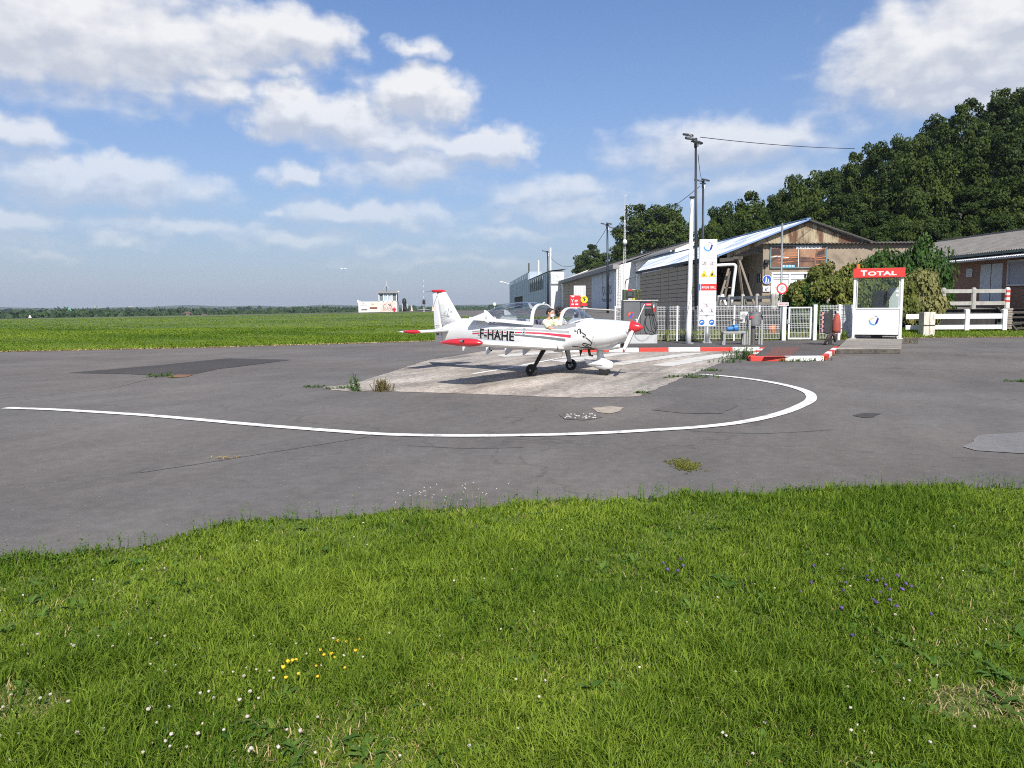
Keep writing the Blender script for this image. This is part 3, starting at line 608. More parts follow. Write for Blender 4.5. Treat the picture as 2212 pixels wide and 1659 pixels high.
VAR = [(crown_mesh('crown', 3, 4.6, 4.6, 8.6, 96, 170, 0.37, 1.12, LEAF), trunk_mesh('trunk', 3, 11, .32, 4)),
       (crown_mesh('crown', 8, 4.2, 5.4, 9.4, 99, 170, 0.37, 1.07, LEAF2), trunk_mesh('trunk', 8, 12, .30, 4)),
       (crown_mesh('crown', 15, 5.0, 4.2, 8.0, 105, 170, 0.36, 1.16, LEAF), trunk_mesh('trunk', 15, 10, .34, 4.4)),
       (crown_mesh('crown', 21, 3.8, 5.8, 9.8, 96, 170, 0.39, 1.03, LEAF2), trunk_mesh('trunk', 21, 13, .28, 3.6))]
VTOP = [13.6, 15.2, 12.6, 16.0]
def slope(x, y):                            # the wooded slope rising on the right behind the buildings
    return sm(30, 92, x) * sm(60, 105, y) * 19 + sm(70, 130, x) * 6
def tree(px, top, y, width_px, v, label, group=None, zb=None):
    """a tree whose crown is centred on that direction at distance y, its top at that height"""
    p = D(px, top, y); x = p.x; z0 = hgt(x, y) + slope(x, y) if zb is None else zb
    t = thing('tree', label, 'tree', (x, y, z0 - .3), random.uniform(0, 6.28), group)
    cm, tm = VAR[v]; c = link_mesh('crown', cm, None, t); k = link_mesh('trunk', tm, None, t)
    H = p.z - z0; sz = H / VTOP[v]; sxy = width_px / FPX * y / (2 * 5.0); t.scale = (sxy, sxy, sz); return t
gs = 'trees on the wooded slope behind the airfield buildings'
# free-standing trees behind the long grey-roofed hangar
tree(1412, 436, 178, 160, 2, 'broad dark green tree behind the grey hangar roof, just right of the lattice radio mast', zb=3)
tree(1352, 500, 200, 80, 0, 'lower leafy tree behind the grey hangar roof, just left of the lattice radio mast', zb=3)
tree(1276, 522, 235, 86, 0, 'small round tree above the far end of the grey hangar roof', zb=2)
tree(1462, 500, 190, 70, 1, 'dark tree peeping out behind the white flagpole above the hangar roof', zb=3)
# the wooded slope, back row along the skyline
sk = [(1560, 428, 84), (1618, 402, 110), (1680, 404, 90), (1728, 368, 100), (1790, 352, 112), (1846, 318, 96), (1905, 284, 120), (1966, 286, 100), (2030, 240, 118), (2085, 212, 120), (2140, 192, 130), (2200, 182, 130), (2262, 178, 120), (2330, 165, 130)]
for i, (px, top, w) in enumerate(sk):
    where = ['', '', 'above the hangar roof left of its ridge', '', 'over the ridge of the rusty gable', 'right of the gable ridge, under the cable end', '', 'left of the red kiosk fascia', '', 'right of the red kiosk fascia', '', 'above the brick building', 'at the right edge of the picture', 'beyond the right edge']
    ends = {0: 'bushy green tree at the left, lowest end of the wooded slope', 1: 'round crowned tree second from the low end of the wooded slope', 3: 'tree with a small pale topped tuft rising on the skyline behind the roof ridge',
            6: 'tall tree on the skyline where the overhead cable meets the wood', 8: 'tall tree on the skyline above the red and white kiosk', 10: 'tallest tree crown on the skyline of the wooded slope'}
    tree(px, top, 112 + (i % 3) * 6, w, (i * 3 + 1) % 4, ends.get(i, 'dense dark green skyline tree ' + where[i]), gs)
for i, (px, top, w) in enumerate([(1540, 472, 70), (1592, 462, 90), (1650, 452, 96), (1708, 436, 100), (1766, 420, 104), (1826, 398, 110), (1884, 372, 110), (1944, 352, 116), (2004, 322, 120), (2064, 300, 124), (2124, 282, 124), (2190, 268, 130), (2260, 258, 130), (1880, 440, 110), (1990, 420, 120), (2100, 390, 130), (2210, 370, 130)]):
    spot = ['just right of the tall lamp mast', 'above the fuel sign', 'above the flaking roof', 'left of the thin sign pole', 'behind the ridge of the rusty gable', 'right of the rusty gable ridge', 'above the right slope of the gable', 'above the tall shrub behind the kiosk', 'above the right end of the red fascia', 'above the cream bush', 'above the left end of the brick building', 'above the blue double door', 'at the right edge', 'low down right of the gable', 'low down above the kiosk', 'low down above the brick roof', 'low down at the right edge'][i]
    tree(px, top, 96 - (i % 3) * 3 - (8 if i > 12 else 0), w * 1.05, (i * 5 + 2) % 4, 'dense dark green tree on the wooded slope, ' + spot, gs)
for i, px in enumerate([1900, 1965, 2030, 2095, 2160, 2230]):
    spot = ['left of the kiosk', 'above the kiosk', 'right of the kiosk', 'over the notice on the brick wall', 'over the blue double door', 'at the right edge'][i]; tree(px, 470 - i * 6, 70 + (i % 2) * 3, 110, (i + 1) % 4, 'dark tree at the foot of the wooded slope, ' + spot, gs)
# ground of the slope under the trees
vs, fs = [], []; nx, ny = 30, 14
for j in range(ny + 1):
    for i in range(nx + 1):
        x = 22 + i * 5; y = 62 + j * 6; vs.append((x, y, hgt(x, y) + slope(x, y) - .25))
for j in range(ny):
    for i in range(nx): q = j * (nx + 1) + i; fs.append((q, q + 1, q + nx + 2, q + nx + 1))
me = bpy.data.meshes.new('hill'); me.from_pydata(vs, [], fs); me.update(); link_mesh('hill', me, mat('wood_floor', (.045, .05, .02), .95, 0, .4, 1.2), None, True, 'structure')

# ------------------------------------------------------------------ the far country
FAR = leafmat('far_wood', (.020, .044, .018), (.045, .075, .022), .1)
def woodband(name, n, x0, x1, y0, y1, zb, hts, size, seed):
    r = np.random.default_rng(seed); x = r.uniform(x0, x1, n); y = r.uniform(y0, y1, n); crest = hts * (1 + .16 * np.sin(x * .03 + seed) * np.sin(x * .011 + 1) + .08 * np.sin(x * .13))
    z = zb + crest * r.uniform(.15, 1, n) ** .7; p = np.stack([x, y, z], 1); nr = unit(r.normal(size=(n, 3)) + np.array([0, -.5, .7])); a = unit(np.cross(nr, r.normal(size=(n, 3)))); b = np.cross(nr, a); s = (size * r.uniform(.5, 1.3, n))[:, None]
    co = np.stack([p - a * s, p + b * s * .7, p + a * s, p - b * s * .7], 1); me = mesh_np(name, co, [(0, 1, 2, 3)], 4); setattr_tint(me, r.uniform(0, 1, n), 4)
    return link_mesh(name, me, FAR, None, False, 'stuff')
woodband('distant_wood', 26000, -620, -150, 500, 820, -19, 17.6, 1.7, 2)
woodband('distant_wood', 16000, -420, 60, 760, 1050, -24, 21.5, 2.0, 5)
woodband('distant_wood', 14000, -1700, 260, 1300, 2300, -28, 27, 5.0, 9)
FARM = mat('far_fields', (.07, .09, .03), .9, 0, .3, .004, col2=(.17, .14, .07), c2lo=.5, c2hi=.6, c2scale=.006)
vs, fs = [], []; nx = 120
for j, (y, k) in enumerate([(2700, 0), (3300, .5), (4200, 1), (5200, .6)]):
    for i in range(nx + 1):
        x = -4200 + 5600 * i / nx; prof = 6 + 7 * math.sin(x * .0021 + 1.3) * math.sin(x * .0008) + 4 * math.sin(x * .006) + 3 * math.sin(x * .017); prof += 10 * sm(-500, 0, x) + 8 * sm(-2300, -2700, x)
        vs.append((x, y, -28 + (31 + prof) * k))
for j in range(3):
    for i in range(nx): q = j * (nx + 1) + i; fs.append((q, q + 1, q + nx + 2, q + nx + 1))
me = bpy.data.meshes.new('hills'); me.from_pydata(vs, [], fs); me.update(); link_mesh('hills', me, mat('far_hills', (.045, .065, .03), .9, 0, .45, .01, col2=(.10, .095, .045), c2lo=.56, c2hi=.66, c2scale=.02), None, True, 'structure')
STEEL = mat('galvanised_steel', (.33, .34, .35), .5, .6, .12, 8)
def pylon(px, py_top, y, h, label):
    p = D(px, py_top, y); x, zt = p.x, p.z; t = thing('pylon', label, 'pylon', (x, y, zt - h)); mb = MB(); w = h * .11
    for s in (-1, 1):
        for q in (-1, 1): mb.bar((x + s * w, y + q * w, zt - h), (x + s * w * .15, y + q * w * .15, zt), h * .016)
    for k in range(5):
        z0, z1 = zt - h + h * k / 5, zt - h + h * (k + 1) / 5; a, b = w * (1 - .85 * k / 5), w * (1 - .85 * (k + 1) / 5)
        mb.bar((x - a, y, z0), (x + b, y, z1), h * .012); mb.bar((x + a, y, z0), (x - b, y, z1), h * .012)
    mb.build('lattice_tower', STEEL, t); mb = MB()
    for k in (.72, .86): mb = MB(); mb.bar((x - h * .2 * (1.3 - k), y, zt - h + h * k), (x + h * .2 * (1.3 - k), y, zt - h + h * k), h * .016); mb.build('cross_arm', STEEL, t)
pylon(883, 646, 2400, 26, 'lattice electricity pylon on the horizon right of the white hut')
pylon(695, 651, 2500, 22, 'lattice electricity pylon on the horizon just left of the white hut')
pylon(622, 656, 2500, 15, 'low wide electricity pylon on the horizon left of the taller pylon by the hut')
pylon(467, 656, 2600, 14, 'thin mast on the horizon beyond the middle of the grass field')
pylon(1079, 649, 2500, 14, 'lattice tower on the far hill seen just behind the aeroplane fin')
CONCF = mat('far_concrete', (.30, .30, .29), .8, 0, .1, 1)
p = D(284, 662, 1900); t = thing('water_tower', 'mushroom shaped water tower on the horizon beyond the left of the field', 'water tower', (p.x, 1900, p.z - 16))
mb = MB(); mb.cyl((p.x, 1900, p.z - 16), (p.x, 1900, p.z - 4), 2.2, 1.8, 12); mb.build('shaft', CONCF, t)
mb = MB(); mb.cyl((p.x, 1900, p.z - 5), (p.x, 1900, p.z - 2), 2.5, 9, 16); mb.cyl((p.x, 1900, p.z - 2), (p.x, 1900, p.z), 9, 8, 16); mb.build('tank', CONCF, t)
p = D(206, 660, 1500); t = thing('chimney', 'grey chimney stack on the horizon left of the water tower', 'chimney', (p.x, 1500, p.z - 16)); mb = MB(); mb.cyl((p.x, 1500, p.z - 16), (p.x, 1500, p.z), 3.2, 2.6, 10); mb.build('shaft', CONCF, t)
p = D(149, 663, 1000); t = thing('church', 'church with a green copper spire among the far trees at the left', 'church', (p.x, 1000, p.z - 12))
mb = MB(); mb.box((p.x, 1000, p.z - 9), (5, 5, 8)); mb.build('tower', CONCF, t); mb = MB(); mb.cyl((p.x, 1000, p.z - 5), (p.x, 1000, p.z + 1), 3.4, .1, 4); mb.build('spire', mat('verdigris', (.10, .30, .22), .7), t)
for i, (px, py) in enumerate([(405, 671), (500, 677), (440, 676), (560, 676), (585, 676)]):
    y = 620; p = D(px, py + 2, y); t = thing('house', ['far white house with a red tiled roof left of centre of the field', 'far red tiled roof right of the white far house', 'low far red roof close right of the white far house', 'far red roof second from the right beyond the field', 'rightmost far red roof beyond the field'][i], 'house', (p.x, y, p.z - 5), 0, 'far houses beyond the crest of the field')
    mb = MB(); mb.box((p.x, y, p.z - 3.4), (5, 5, 3.4)); mb.build('wall', mat('far_render', (.34, .31, .27), .8, 0, .15, .3), t)
    mb = MB(); mb.prism([(-2.9, 0), (2.9, 0), (0, 1.9)], (p.x, y + 3.2, p.z - 1.75), (1, 0, 0), (0, 0, 1), 6.4); mb.build('roof', mat('far_tiles', (.15, .085, .065), .8, 0, .2, .5), t)
# airliner climbing far off
p = D(743, 581, 4600); t = thing('airliner', 'tiny white airliner flying low over the horizon above the hut', 'aeroplane', tuple(p))
WHT = mat('far_white_paint', (.8, .8, .8), .4, 0, .03)
mb = MB(); mb.tube([p + Vector((a, 0, b)) for a, b in ((-19, 1.6), (-15, 1), (-6, 0), (12, 0), (17, .2), (19, .4))], [.4, 1.3, 2, 2, 1.5, .3], 10); mb.build('fuselage', WHT, t)
for s in (-1, 1): mb = MB(); mb.prism([(-4, 0), (4, 0), (-3, 17), (-6, 17)], p, (1, 0, 0), (0, s, .1), .6); mb.build('wing', WHT, t)
mb = MB(); mb.prism([(-18, 1), (-12, 1), (-17, 7.5), (-20, 7.5)], p, (1, 0, 0), (0, 0, 1), .5); mb.build('fin', WHT, t)
# ------------------------------------------------------------------ buildings
BX = lambda X0, Y: X0 - .058 * Y            # the buildings stand in a line turned 3.3 degrees
BD = Vector((-.058, 1, 0)).normalized(); BN = Vector((-1, -.058, 0)).normalized()   # along the row; out of the left-hand walls
def B(X0, Y, z): return Vector((BX(X0, Y), Y, z))
WHITEWALL = mat('white_render', (.66, .66, .64), .8, 0, .07, 1.2, .3, 30, (.42, .42, .40), .6, .8, .8)
GREYWALL = mat('blue_grey_sheet', (.36, .42, .50), .5, .1, .08, 1.5)
PANEL = mat('brown_door_panel', (.42, .34, .255), .75, 0, .10, 2.0, .2, 20, (.33, .27, .2), .5, .7, 3)
DARKF = mat('dark_steel_frame', (.03, .03, .032), .6, .2, .2, 4)
ASB = mat('fibre_cement_roof', (.185, .170, .155), .9, 0, .22, 1.3, .5, 30, (.09, .085, .075), .5, .7, 2.4, (1, 1, 1))
ROOFB = mat('peeling_blue_roof', (.74, .74, .73), .6, .05, .10, 1.5, .2, 20, (.25, .34, .48), .47, .60, 1.0, (.3, .55, .3), detail=9)
GLASSD = mat('dark_window', (.02, .024, .028), .08, 0, .1, 2, spec=.7)
WFRAME = mat('white_frame', (.72, .72, .71), .5, 0, .04, 4)
def corr(mb, P, U, V, nu, nv=1, amp=.03, per=.2, nrm=None, skew=None):
    """corrugated sheet: origin P, U across the waves (full vector), V along them; skew: V at the far end"""
    P, U, V = Vector(P), Vector(U), Vector(V); V2 = Vector(skew) if skew else V; L = U.length; k = max(4, int(L / per) * 4); Nn = Vector(nrm) if nrm else U.cross(V).normalized(); vs = []
    for i in range(k + 1):
        a = i / k; o = Nn * (amp * math.sin(math.pi * .5 * i))
        for j in range(nv + 1): vs.append(P + U * a + (V * (1 - a) + V2 * a) * (j / nv) + o)
    mb.add(vs, [(i * (nv + 1) + j, (i + 1) * (nv + 1) + j, (i + 1) * (nv + 1) + j + 1, i * (nv + 1) + j + 1) for i in range(k) for j in range(nv)]); return mb
def wallbox(mb, A, Bp, z0, z1, t=.25, nrm=BN):
    """a wall from A to B in plan, its outer face on that line"""
    A, Bp = Vector((A[0], A[1], 0)), Vector((Bp[0], Bp[1], 0)); n = Vector(nrm) * -t
    q = [A, Bp, Bp + n, A + n]
    mb.add([Vector((p.x, p.y, z)) for z in (z0, z1) for p in q], [(3, 2, 1, 0), (4, 5, 6, 7)] + [(i, (i + 1) % 4, 4 + (i + 1) % 4, 4 + i) for i in range(4)]); return mb
def panel_door(parent, X0, Ya, Yb, z0, z1, nc, nr, proud=.06):
    """a big sliding hangar door: dark frame with its panels set in one by one"""
    d = MB(); wallbox(d, B(X0, Ya, 0) + BN * .02, B(X0, Yb, 0) + BN * .02, z0, z1, .1); dr = d.build('door', DARKF, parent)
    H = (z1 - z0) / nr; W = (Yb - Ya) / nc; first = None
    for i in range(nc):
        for j in range(nr):
            c = B(X0, Ya + (i + .5) * W, z0 + (j + .5) * H) + BN * (.035 + random.uniform(-.004, .004))
            o = MB().box((0, 0, 0), (W - .13, .05, H - .05), None) if first is None else None
            if first is None: first = o.build('panel', PANEL, dr, world=False); ob = first
            else: ob = first.copy(); COL.objects.link(ob)
            ob.matrix_local = XF[parent.name].inverted() @ (Matrix.Translation(c) @ Matrix.Rotation(math.atan2(BD.y, BD.x), 4, 'Z'))
    return dr

# --- the aero club hangar with its rusty gable and the rendered front
T = thing('club_hangar', 'rendered hangar with rusty corrugated gable, brown panelled doors and flaking blue and white roof', 'hangar', B(24, 63.5, 1.4))
YF, ZE, ZR = 63.5, 5.75, 8.5
eL, rF, eR = B(20.7, YF, ZE), B(27.7, YF, ZR), B(32.9, YF, ZR - 4.8 * (ZR - ZE) / 7.4)
REND = mat('ochre_render', (.28, .225, .165), .9, 0, .18, 1.6, .6, 25, (.18, .145, .11), .52, .72, .9)
mb = MB(); mb.cur = 0
corr(mb, rF + Vector((0, -.5, .06)), B(27.7, 118, ZR + .06) - rF - Vector((0, -.5, .06)), eL - rF, 0, 6, .012, .26, None, B(20.7, 94, ZE) - B(27.7, 118, ZR))
mb.build('roof', ROOFB, T, smooth=True)
mb = MB(); corr(mb, rF + Vector((0, -.5, .06)), B(27.7, 118, ZR + .06) - rF - Vector((0, -.5, .06)), eR - rF, 0, 3, .035, .5); mb.build('roof', ROOFB, T, smooth=True)
mb = MB(); mb.bar(rF + Vector((0, -.5, .1)), B(27.7, 118, ZR + .1), .35, .08); mb.build('ridge_cap', mat('blue_flashing', (.16, .26, .45), .5, .2, .2, 1), T)
mat('dark_verge', (.06, .055, .05), .8, 0, .2)
for e, c_ in ((eL, 'blue_flashing'), (eR, 'dark_verge')):
    mb = MB(); mb.bar(rF + Vector((0, -.53, .0)), e + Vector((0, -.53, .0)) + (e - rF).normalized() * .35, .06, .11); mb.build('verge_board', MATS[c_], T)
RUST = mat('rusty_corrugated', (.40, .335, .225), .75, .1, .14, 1.2, .2, 20, (.15, .075, .042), .455, .57, .55, (2.2, 1, .55), detail=9)
mb = MB(); zg = 6.62; xa, xb = 17.6, 29.3                                     # gable sheeting: each wave trimmed under the verge
def verge(x): return ZR - abs(x - rF.x) * (ZR - ZE) / (rF.x - eL.x) - .12
k = int((xb - xa) / .05); vs = []
for i in range(k + 1):
    x = xa + (xb - xa) * i / k; o = .03 * math.sin(math.pi * .5 * i); zt = verge(x); zb = min(zg, zt - .35) if x < 20.6 else min(zg, zt)
    vs += [(x, YF - .1 + o, zb), (x, YF - .1 + o, max(zt, zb + .001))]
mb.add(vs, [(2 * i, 2 * i + 2, 2 * i + 3, 2 * i + 1) for i in range(k)]); mb.build('gable_sheeting', RUST, T)
# walls
xc = 20.55; w = MB(); w.box(((xc + 33.5) / 2, YF + .15, 4.0), (33.5 - xc, .3, 5.26)); w.build('front_wall', REND, T)
SHADEW = REND
w = MB(); A = Vector((xc, YF + .3, 0)); Bq = A + BD * 10.5
w2_ = MB(); wallbox(w2_, A, Bq, 1.0, 5.9, .3, BN)
sw = w2_.build('side_wall', REND, T)
for i, (px) in enumerate((1583, 1609, 1636)):
    Y = None
    for yy_ in np.arange(YF, YF + 11, .02):
        q = A + BD * (yy_ - YF - .3)
        if abs(q.x / q.y - (px - 1106) / FPX) < .0008: Y = yy_; break
    if Y is None: Y = YF + 2 + 3 * (2 - i)
    c = A + BD * (Y - YF - .3); f = MB(); zc = 1.7 + (657 - 600) / FPX * Y
    f.box(c + BN * .02 + Vector((0, 0, zc)), (.06, 1.15, .72), Matrix.Rotation(.058, 3, 'Z')); wo = f.build('window', DARKF, T, label='small square window in the shaded side wall')
    g = MB()
    for dy in (-.4, 0, .4): g.box(c + BN * .06 + BD * dy + Vector((0, 0, zc)), (.05, .06, .66))
    g.box(c + BN * .065 + Vector((0, 0, zc)), (.05, 1.1, .05)); g.build('bars', mat('grey_frame', (.22, .21, .2), .7), wo)
w = MB(); w.box(Bq + Vector((-.2, .2, 3.2)), (.55, .5, 4.6)); w.build('brick_pier', mat('old_red_brick', (.21, .085, .055), .9, 0, .3, 9, .5, 30), T)
w = MB(); wallbox(w, B(20.75, YF + 10.6, 0), Bq + BD * .4, 1.0, 5.8, .2, (0, -1, 0)); w.build('back_wall', mat('shaded_sheet_wall', (.075, .08, .088), .6, .2, .15, 2), T)  # dark grey-blue panel tone that also holds the roof's shade in the recess
panel_door(T, 20.8, 66.5, 92.7, .35, 5.42, 8, 12)
w = MB(); wallbox(w, B(20.8, 92.7, 0), B(20.8, 94.6, 0), .5, 5.6, .2); w.build('end_wall', WHITEWALL, T)
w = MB(); w.bar(B(20.7, YF, ZE - .1) + BN * .12, B(20.7, 94, ZE - .1) + BN * .12, .18, .26); w.build('gutter', DARKF, T)
w = MB(); w.tube([B(20.8, 94.3, ZE - .5) + BN * .2, B(20.8, 100, ZE - .75) + BN * .2, B(20.8, 100.6, ZE - 1.2) + BN * .2, B(20.8, 100.6, .6) + BN * .2], .07, 8); w.build('drainpipe', mat('grey_pvc', (.42, .43, .44), .5), T)
# corrugated flashing over the front wall and its shadow line
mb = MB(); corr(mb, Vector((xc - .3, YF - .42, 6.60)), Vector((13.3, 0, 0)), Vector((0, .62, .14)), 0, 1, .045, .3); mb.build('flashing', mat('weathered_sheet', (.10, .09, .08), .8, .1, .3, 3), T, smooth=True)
# door with paper behind the glass, window, lamp
def rect_front(px0, px1, py0, py1, y): a, b = D(px0, py1, y), D(px1, py0, y); return a.x, b.x, a.z, b.z
x0, x1, z0, z1 = rect_front(1666, 1743, 588, 655, YF)
fr = MB()
for xx_ in (x0, (x0 + x1) / 2, x1): fr.box((xx_, YF - .05, (z0 + z1) / 2), (.14, .12, z1 - z0))
fr.box(((x0 + x1) / 2, YF - .05, z1 - .05), (x1 - x0 + .14, .13, .14)); fr.box(((x0 + x1) / 2, YF - .04, z1 - .52), (x1 - x0, .1, .1))
fo = fr.build('door_frame', WFRAME, T)
PAPER = mat('crumpled_paper', (.55, .60, .56), .7, 0, .12, 5, 1.0, 6)
for s in (0, 1):
    xm = x0 + (x1 - x0) * (.25 + .5 * s); pb = MB(); pb.box((xm, YF - .02, (z0 + z1 - .55) / 2), ((x1 - x0) / 2 - .12, .03, z1 - z0 - .62)); pb.build('papered_pane', PAPER, fo)
pb = MB(); pb.box(((x0 + x1) / 2, YF - .02, z1 - .29), (x1 - x0 - .1, .03, .38)); pb.build('fanlight', mat('pale_blind', (.60, .62, .68), .6, 0, .06), fo)
pb = MB(); pb.box((x0 + .62, YF - .05, z0 + 1.55), (.72, .02, .5)); pb.build('notice', mat('notice_paper', (.62, .66, .62), .7, 0, .2, 14), fo)
x0, x1, z0, z1 = rect_front(1736, 1768, 589, 615, YF)
f = MB(); f.box(((x0 + x1) / 2, YF - .01, (z0 + z1) / 2), (x1 - x0, .06, z1 - z0)); wo = f.build('window', GLASSD, T)
f = MB(); f.box(((x0 + x1) / 2, YF - .05, (z0 + z1) / 2), (x1 - x0, .04, .09)); f.box((x0 + .42, YF - .052, (z0 + z1) / 2), (.09, .04, z1 - z0)); f.build('frame', WFRAME, wo)
p = D(1655, 565, YF); f = MB(); f.box(p + Vector((0, -.2, 0)), (.42, .3, .3)); f.box(p + Vector((-.1, -.1, -.3)), (.2, .16, .34)); f.build('wall_lamp', DARKF, T, bevel=.03)
f = MB(); f.tube([p + Vector((-.15, -.03, -.45)), p + Vector((-.12, -.03, -1.1)), p + Vector((.1, -.03, -1.3)), p + Vector((7.8, -.03, -1.22))], .018, 6); f.build('cable', DARKF, T)
# the club banner: sepia print, two words at the top, frame
x0, x1, z0, z1 = rect_front(1663, 1785, 530, 579, YF)
bt = thing('banner', 'sepia club banner headed ACCUEIL CLUBS AERIENS on the ochre front wall', 'banner', (x0, YF - .08, z0))
SEP = mat('sepia_print', (.175, .092, .055), .5, 0, .35, .55, col2=(.075, .04, .03), c2lo=.46, c2hi=.6, c2scale=.8)
f = MB(); f.box(((x0 + x1) / 2, YF - .07, (z0 + z1) / 2), (x1 - x0, .06, z1 - z0)); f.build('sheet', SEP, bt)
W_, H_ = x1 - x0, z1 - z0; O = (x0, YF - .1, z0); X, Y = (1, 0, 0), (0, 0, 1)
f = MB(); flat(f, [(W_ * .03, H_ * .47), (W_ * .49, H_ * .52), (W_ * .49, H_ * .82), (W_ * .2, H_ * .86)], O, X, Y, .002); flat(f, [(W_ * .53, H_ * .5), (W_ * .79, H_ * .45), (W_ * .8, H_ * .84), (W_ * .53, H_ * .84)], O, X, Y, .002); f.build('glow_print', mat('sepia_light', (.30, .17, .10), .5, 0, .4, 1.2), bt)
for q in ([(.79, .42), (.99, .5), (.98, .88), (.80, .78)], [(.81, .13), (.98, .15), (.98, .36), (.81, .35)], [(.14, .22), (.49, .32), (.49, .48), (.14, .38)], [(.25, .52), (.48, .56), (.48, .7), (.25, .66)]): f = MB(); stroke(f, [(a * W_, b * H_) for a, b in q], .06, O, X, Y, .006, True); f.build('orange_frame', mat('orange_print', (.50, .17, .05), .5, 0, .1), bt)
f = MB(); flat(f, [(.01 * W_, .55 * H_), (.18 * W_, .6 * H_), (.17 * W_, .82 * H_), (.01 * W_, .86 * H_)], O, X, Y, .004); flat(f, [(.83 * W_, .55 * H_), (.96 * W_, .6 * H_), (.95 * W_, .8 * H_), (.85 * W_, .72 * H_)], O, X, Y, .004); flat(f, [(.87 * W_, .2 * H_), (.95 * W_, .22 * H_), (.93 * W_, .29 * H_), (.88 * W_, .28 * H_)], O, X, Y, .004)
for t_, a, b, w_ in (('Ecole de pilotage', .17, .28, .30), ('Vols de decouverte', .30, .40, .2), ('Travaux de l air', .54, .38, .24), ('Photos aeriennes', .54, .27, .24)): text(f, t_, Vector(O) + Vector((a * W_, 0, b * H_)), X, Y, w=w_ * W_, bold=.01, lift=.008)
f.build('dark_print', mat('brown_ink', (.05, .025, .02), .5), bt)
f = MB(); flat(f, [(.455 * W_, .84 * H_), (.91 * W_, .84 * H_), (.91 * W_, .97 * H_), (.455 * W_, .97 * H_)], O, X, Y, .005)
stroke(f, [(0, 0.49 * H_), (.12 * W_, .51 * H_), (.33 * W_, .46 * H_)], .05, O, X, Y, .006); stroke(f, [(.5 * W_, 0), (.5 * W_, H_ * .83)], .05, O, X, Y, .007); f.build('white_print', mat('white_ink', (.72, .72, .72), .5), bt)
f = MB(); flat(f, [(.19 * W_, .02 * H_), (.44 * W_, .03 * H_), (.44 * W_, .13 * H_), (.19 * W_, .13 * H_)], O, X, Y, .005); text(f, 'Fly Olens', Vector(O) + Vector((.57 * W_, 0, .66 * H_)), X, Y, w=.2 * W_, bold=.02, lift=.008) if False else None; f.build('phone_strip', mat('cyan_print', (.05, .36, .62), .5), bt)
f = MB(); text(f, '81 70 92 62', Vector(O) + Vector((.22 * W_, 0, .045 * H_)), X, Y, w=.21 * W_, bold=.02, lift=.008); f.build('phone_number', mat('white_ink', (.72, .72, .72), .5), bt)
f = MB(); text(f, 'ACCUEIL', Vector(O) + Vector((.13 * W_, 0, .83 * H_)), X, Y, w=.29 * W_, h=.12 * H_, bold=.02, lift=.008); text(f, 'CLUBS AERIENS', Vector(O) + Vector((.465 * W_, 0, .855 * H_)), X, Y, w=.435 * W_, h=.10 * H_, bold=.0, lift=.008); f.build('lettering', mat('black_ink', (.02, .02, .022), .5), bt)
f = MB()
for a, b in (((x0, z0), (x1, z0)), ((x0, z1), (x1, z1)), ((x0, z0), (x0, z1)), ((x1, z0), (x1, z1))): f.bar((a[0], YF - .1, a[1]), (b[0], YF - .1, b[1]), .07)
f.build('frame', mat('teal_frame', (.16, .28, .30), .5, .3), bt)
# round footpath sign and its arrow plate on the wall
p = D(1656, 604, YF); st = thing('footpath_sign', 'round blue footpath sign of an adult and child on the ochre wall', 'sign', (p.x, YF - .1, p.z))
f = MB(); f.cyl((p.x, YF - .1, p.z), (p.x, YF - .14, p.z), .37, .37, 28); f.build('rim', mat('sign_white', (.75, .75, .75), .4, 0, .03), st)
f = MB(); disc(f, (p.x, YF - .145, p.z), X, Y, .335, 0.); f.build('plate', mat('sign_blue', (.02, .09, .42), .4, 0, .05), st)
f = MB(); q = (p.x, YF - .15, p.z)
for hx, hz, s in ((-.07, .17, 1.), (.11, .02, .68)):
    disc(f, (p.x + hx, YF - .15, p.z + hz), X, Y, .05 * s, 0)
    flat(f, [(hx - .06 * s, hz - .06 * s), (hx + .06 * s, hz - .06 * s), (hx + .05 * s, hz - .24 * s), (hx + .09 * s, hz - .42 * s), (hx + .03 * s, hz - .42 * s), (hx, hz - .27 * s), (hx - .05 * s, hz - .42 * s), (hx - .1 * s, hz - .42 * s), (hx - .05 * s, hz - .24 * s)], q, X, Y, .001)
f.build('pictogram', mat('sign_white', (.75, .75, .75), .4, 0, .03), st)
p = D(1655, 624, YF); st = thing('arrow_plate', 'white plate with a black arrow pointing down left, under the round blue sign', 'sign', (p.x, YF - .1, p.z))
f = MB(); f.box((p.x, YF - .1, p.z), (.62, .05, .46)); f.build('plate', mat('sign_white', (.75, .75, .75), .4, 0, .03), st, bevel=.02)
f = MB(); stroke(f, [(.14, .13), (-.1, -.1)], .06, (p.x, YF - .128, p.z), X, Y, .0); stroke(f, [(-.12, .05), (-.12, -.12), (.06, -.12)], .06, (p.x, YF - .13, p.z), X, Y, .0); f.build('arrow', mat('black_ink', (.02, .02, .022), .5), st)

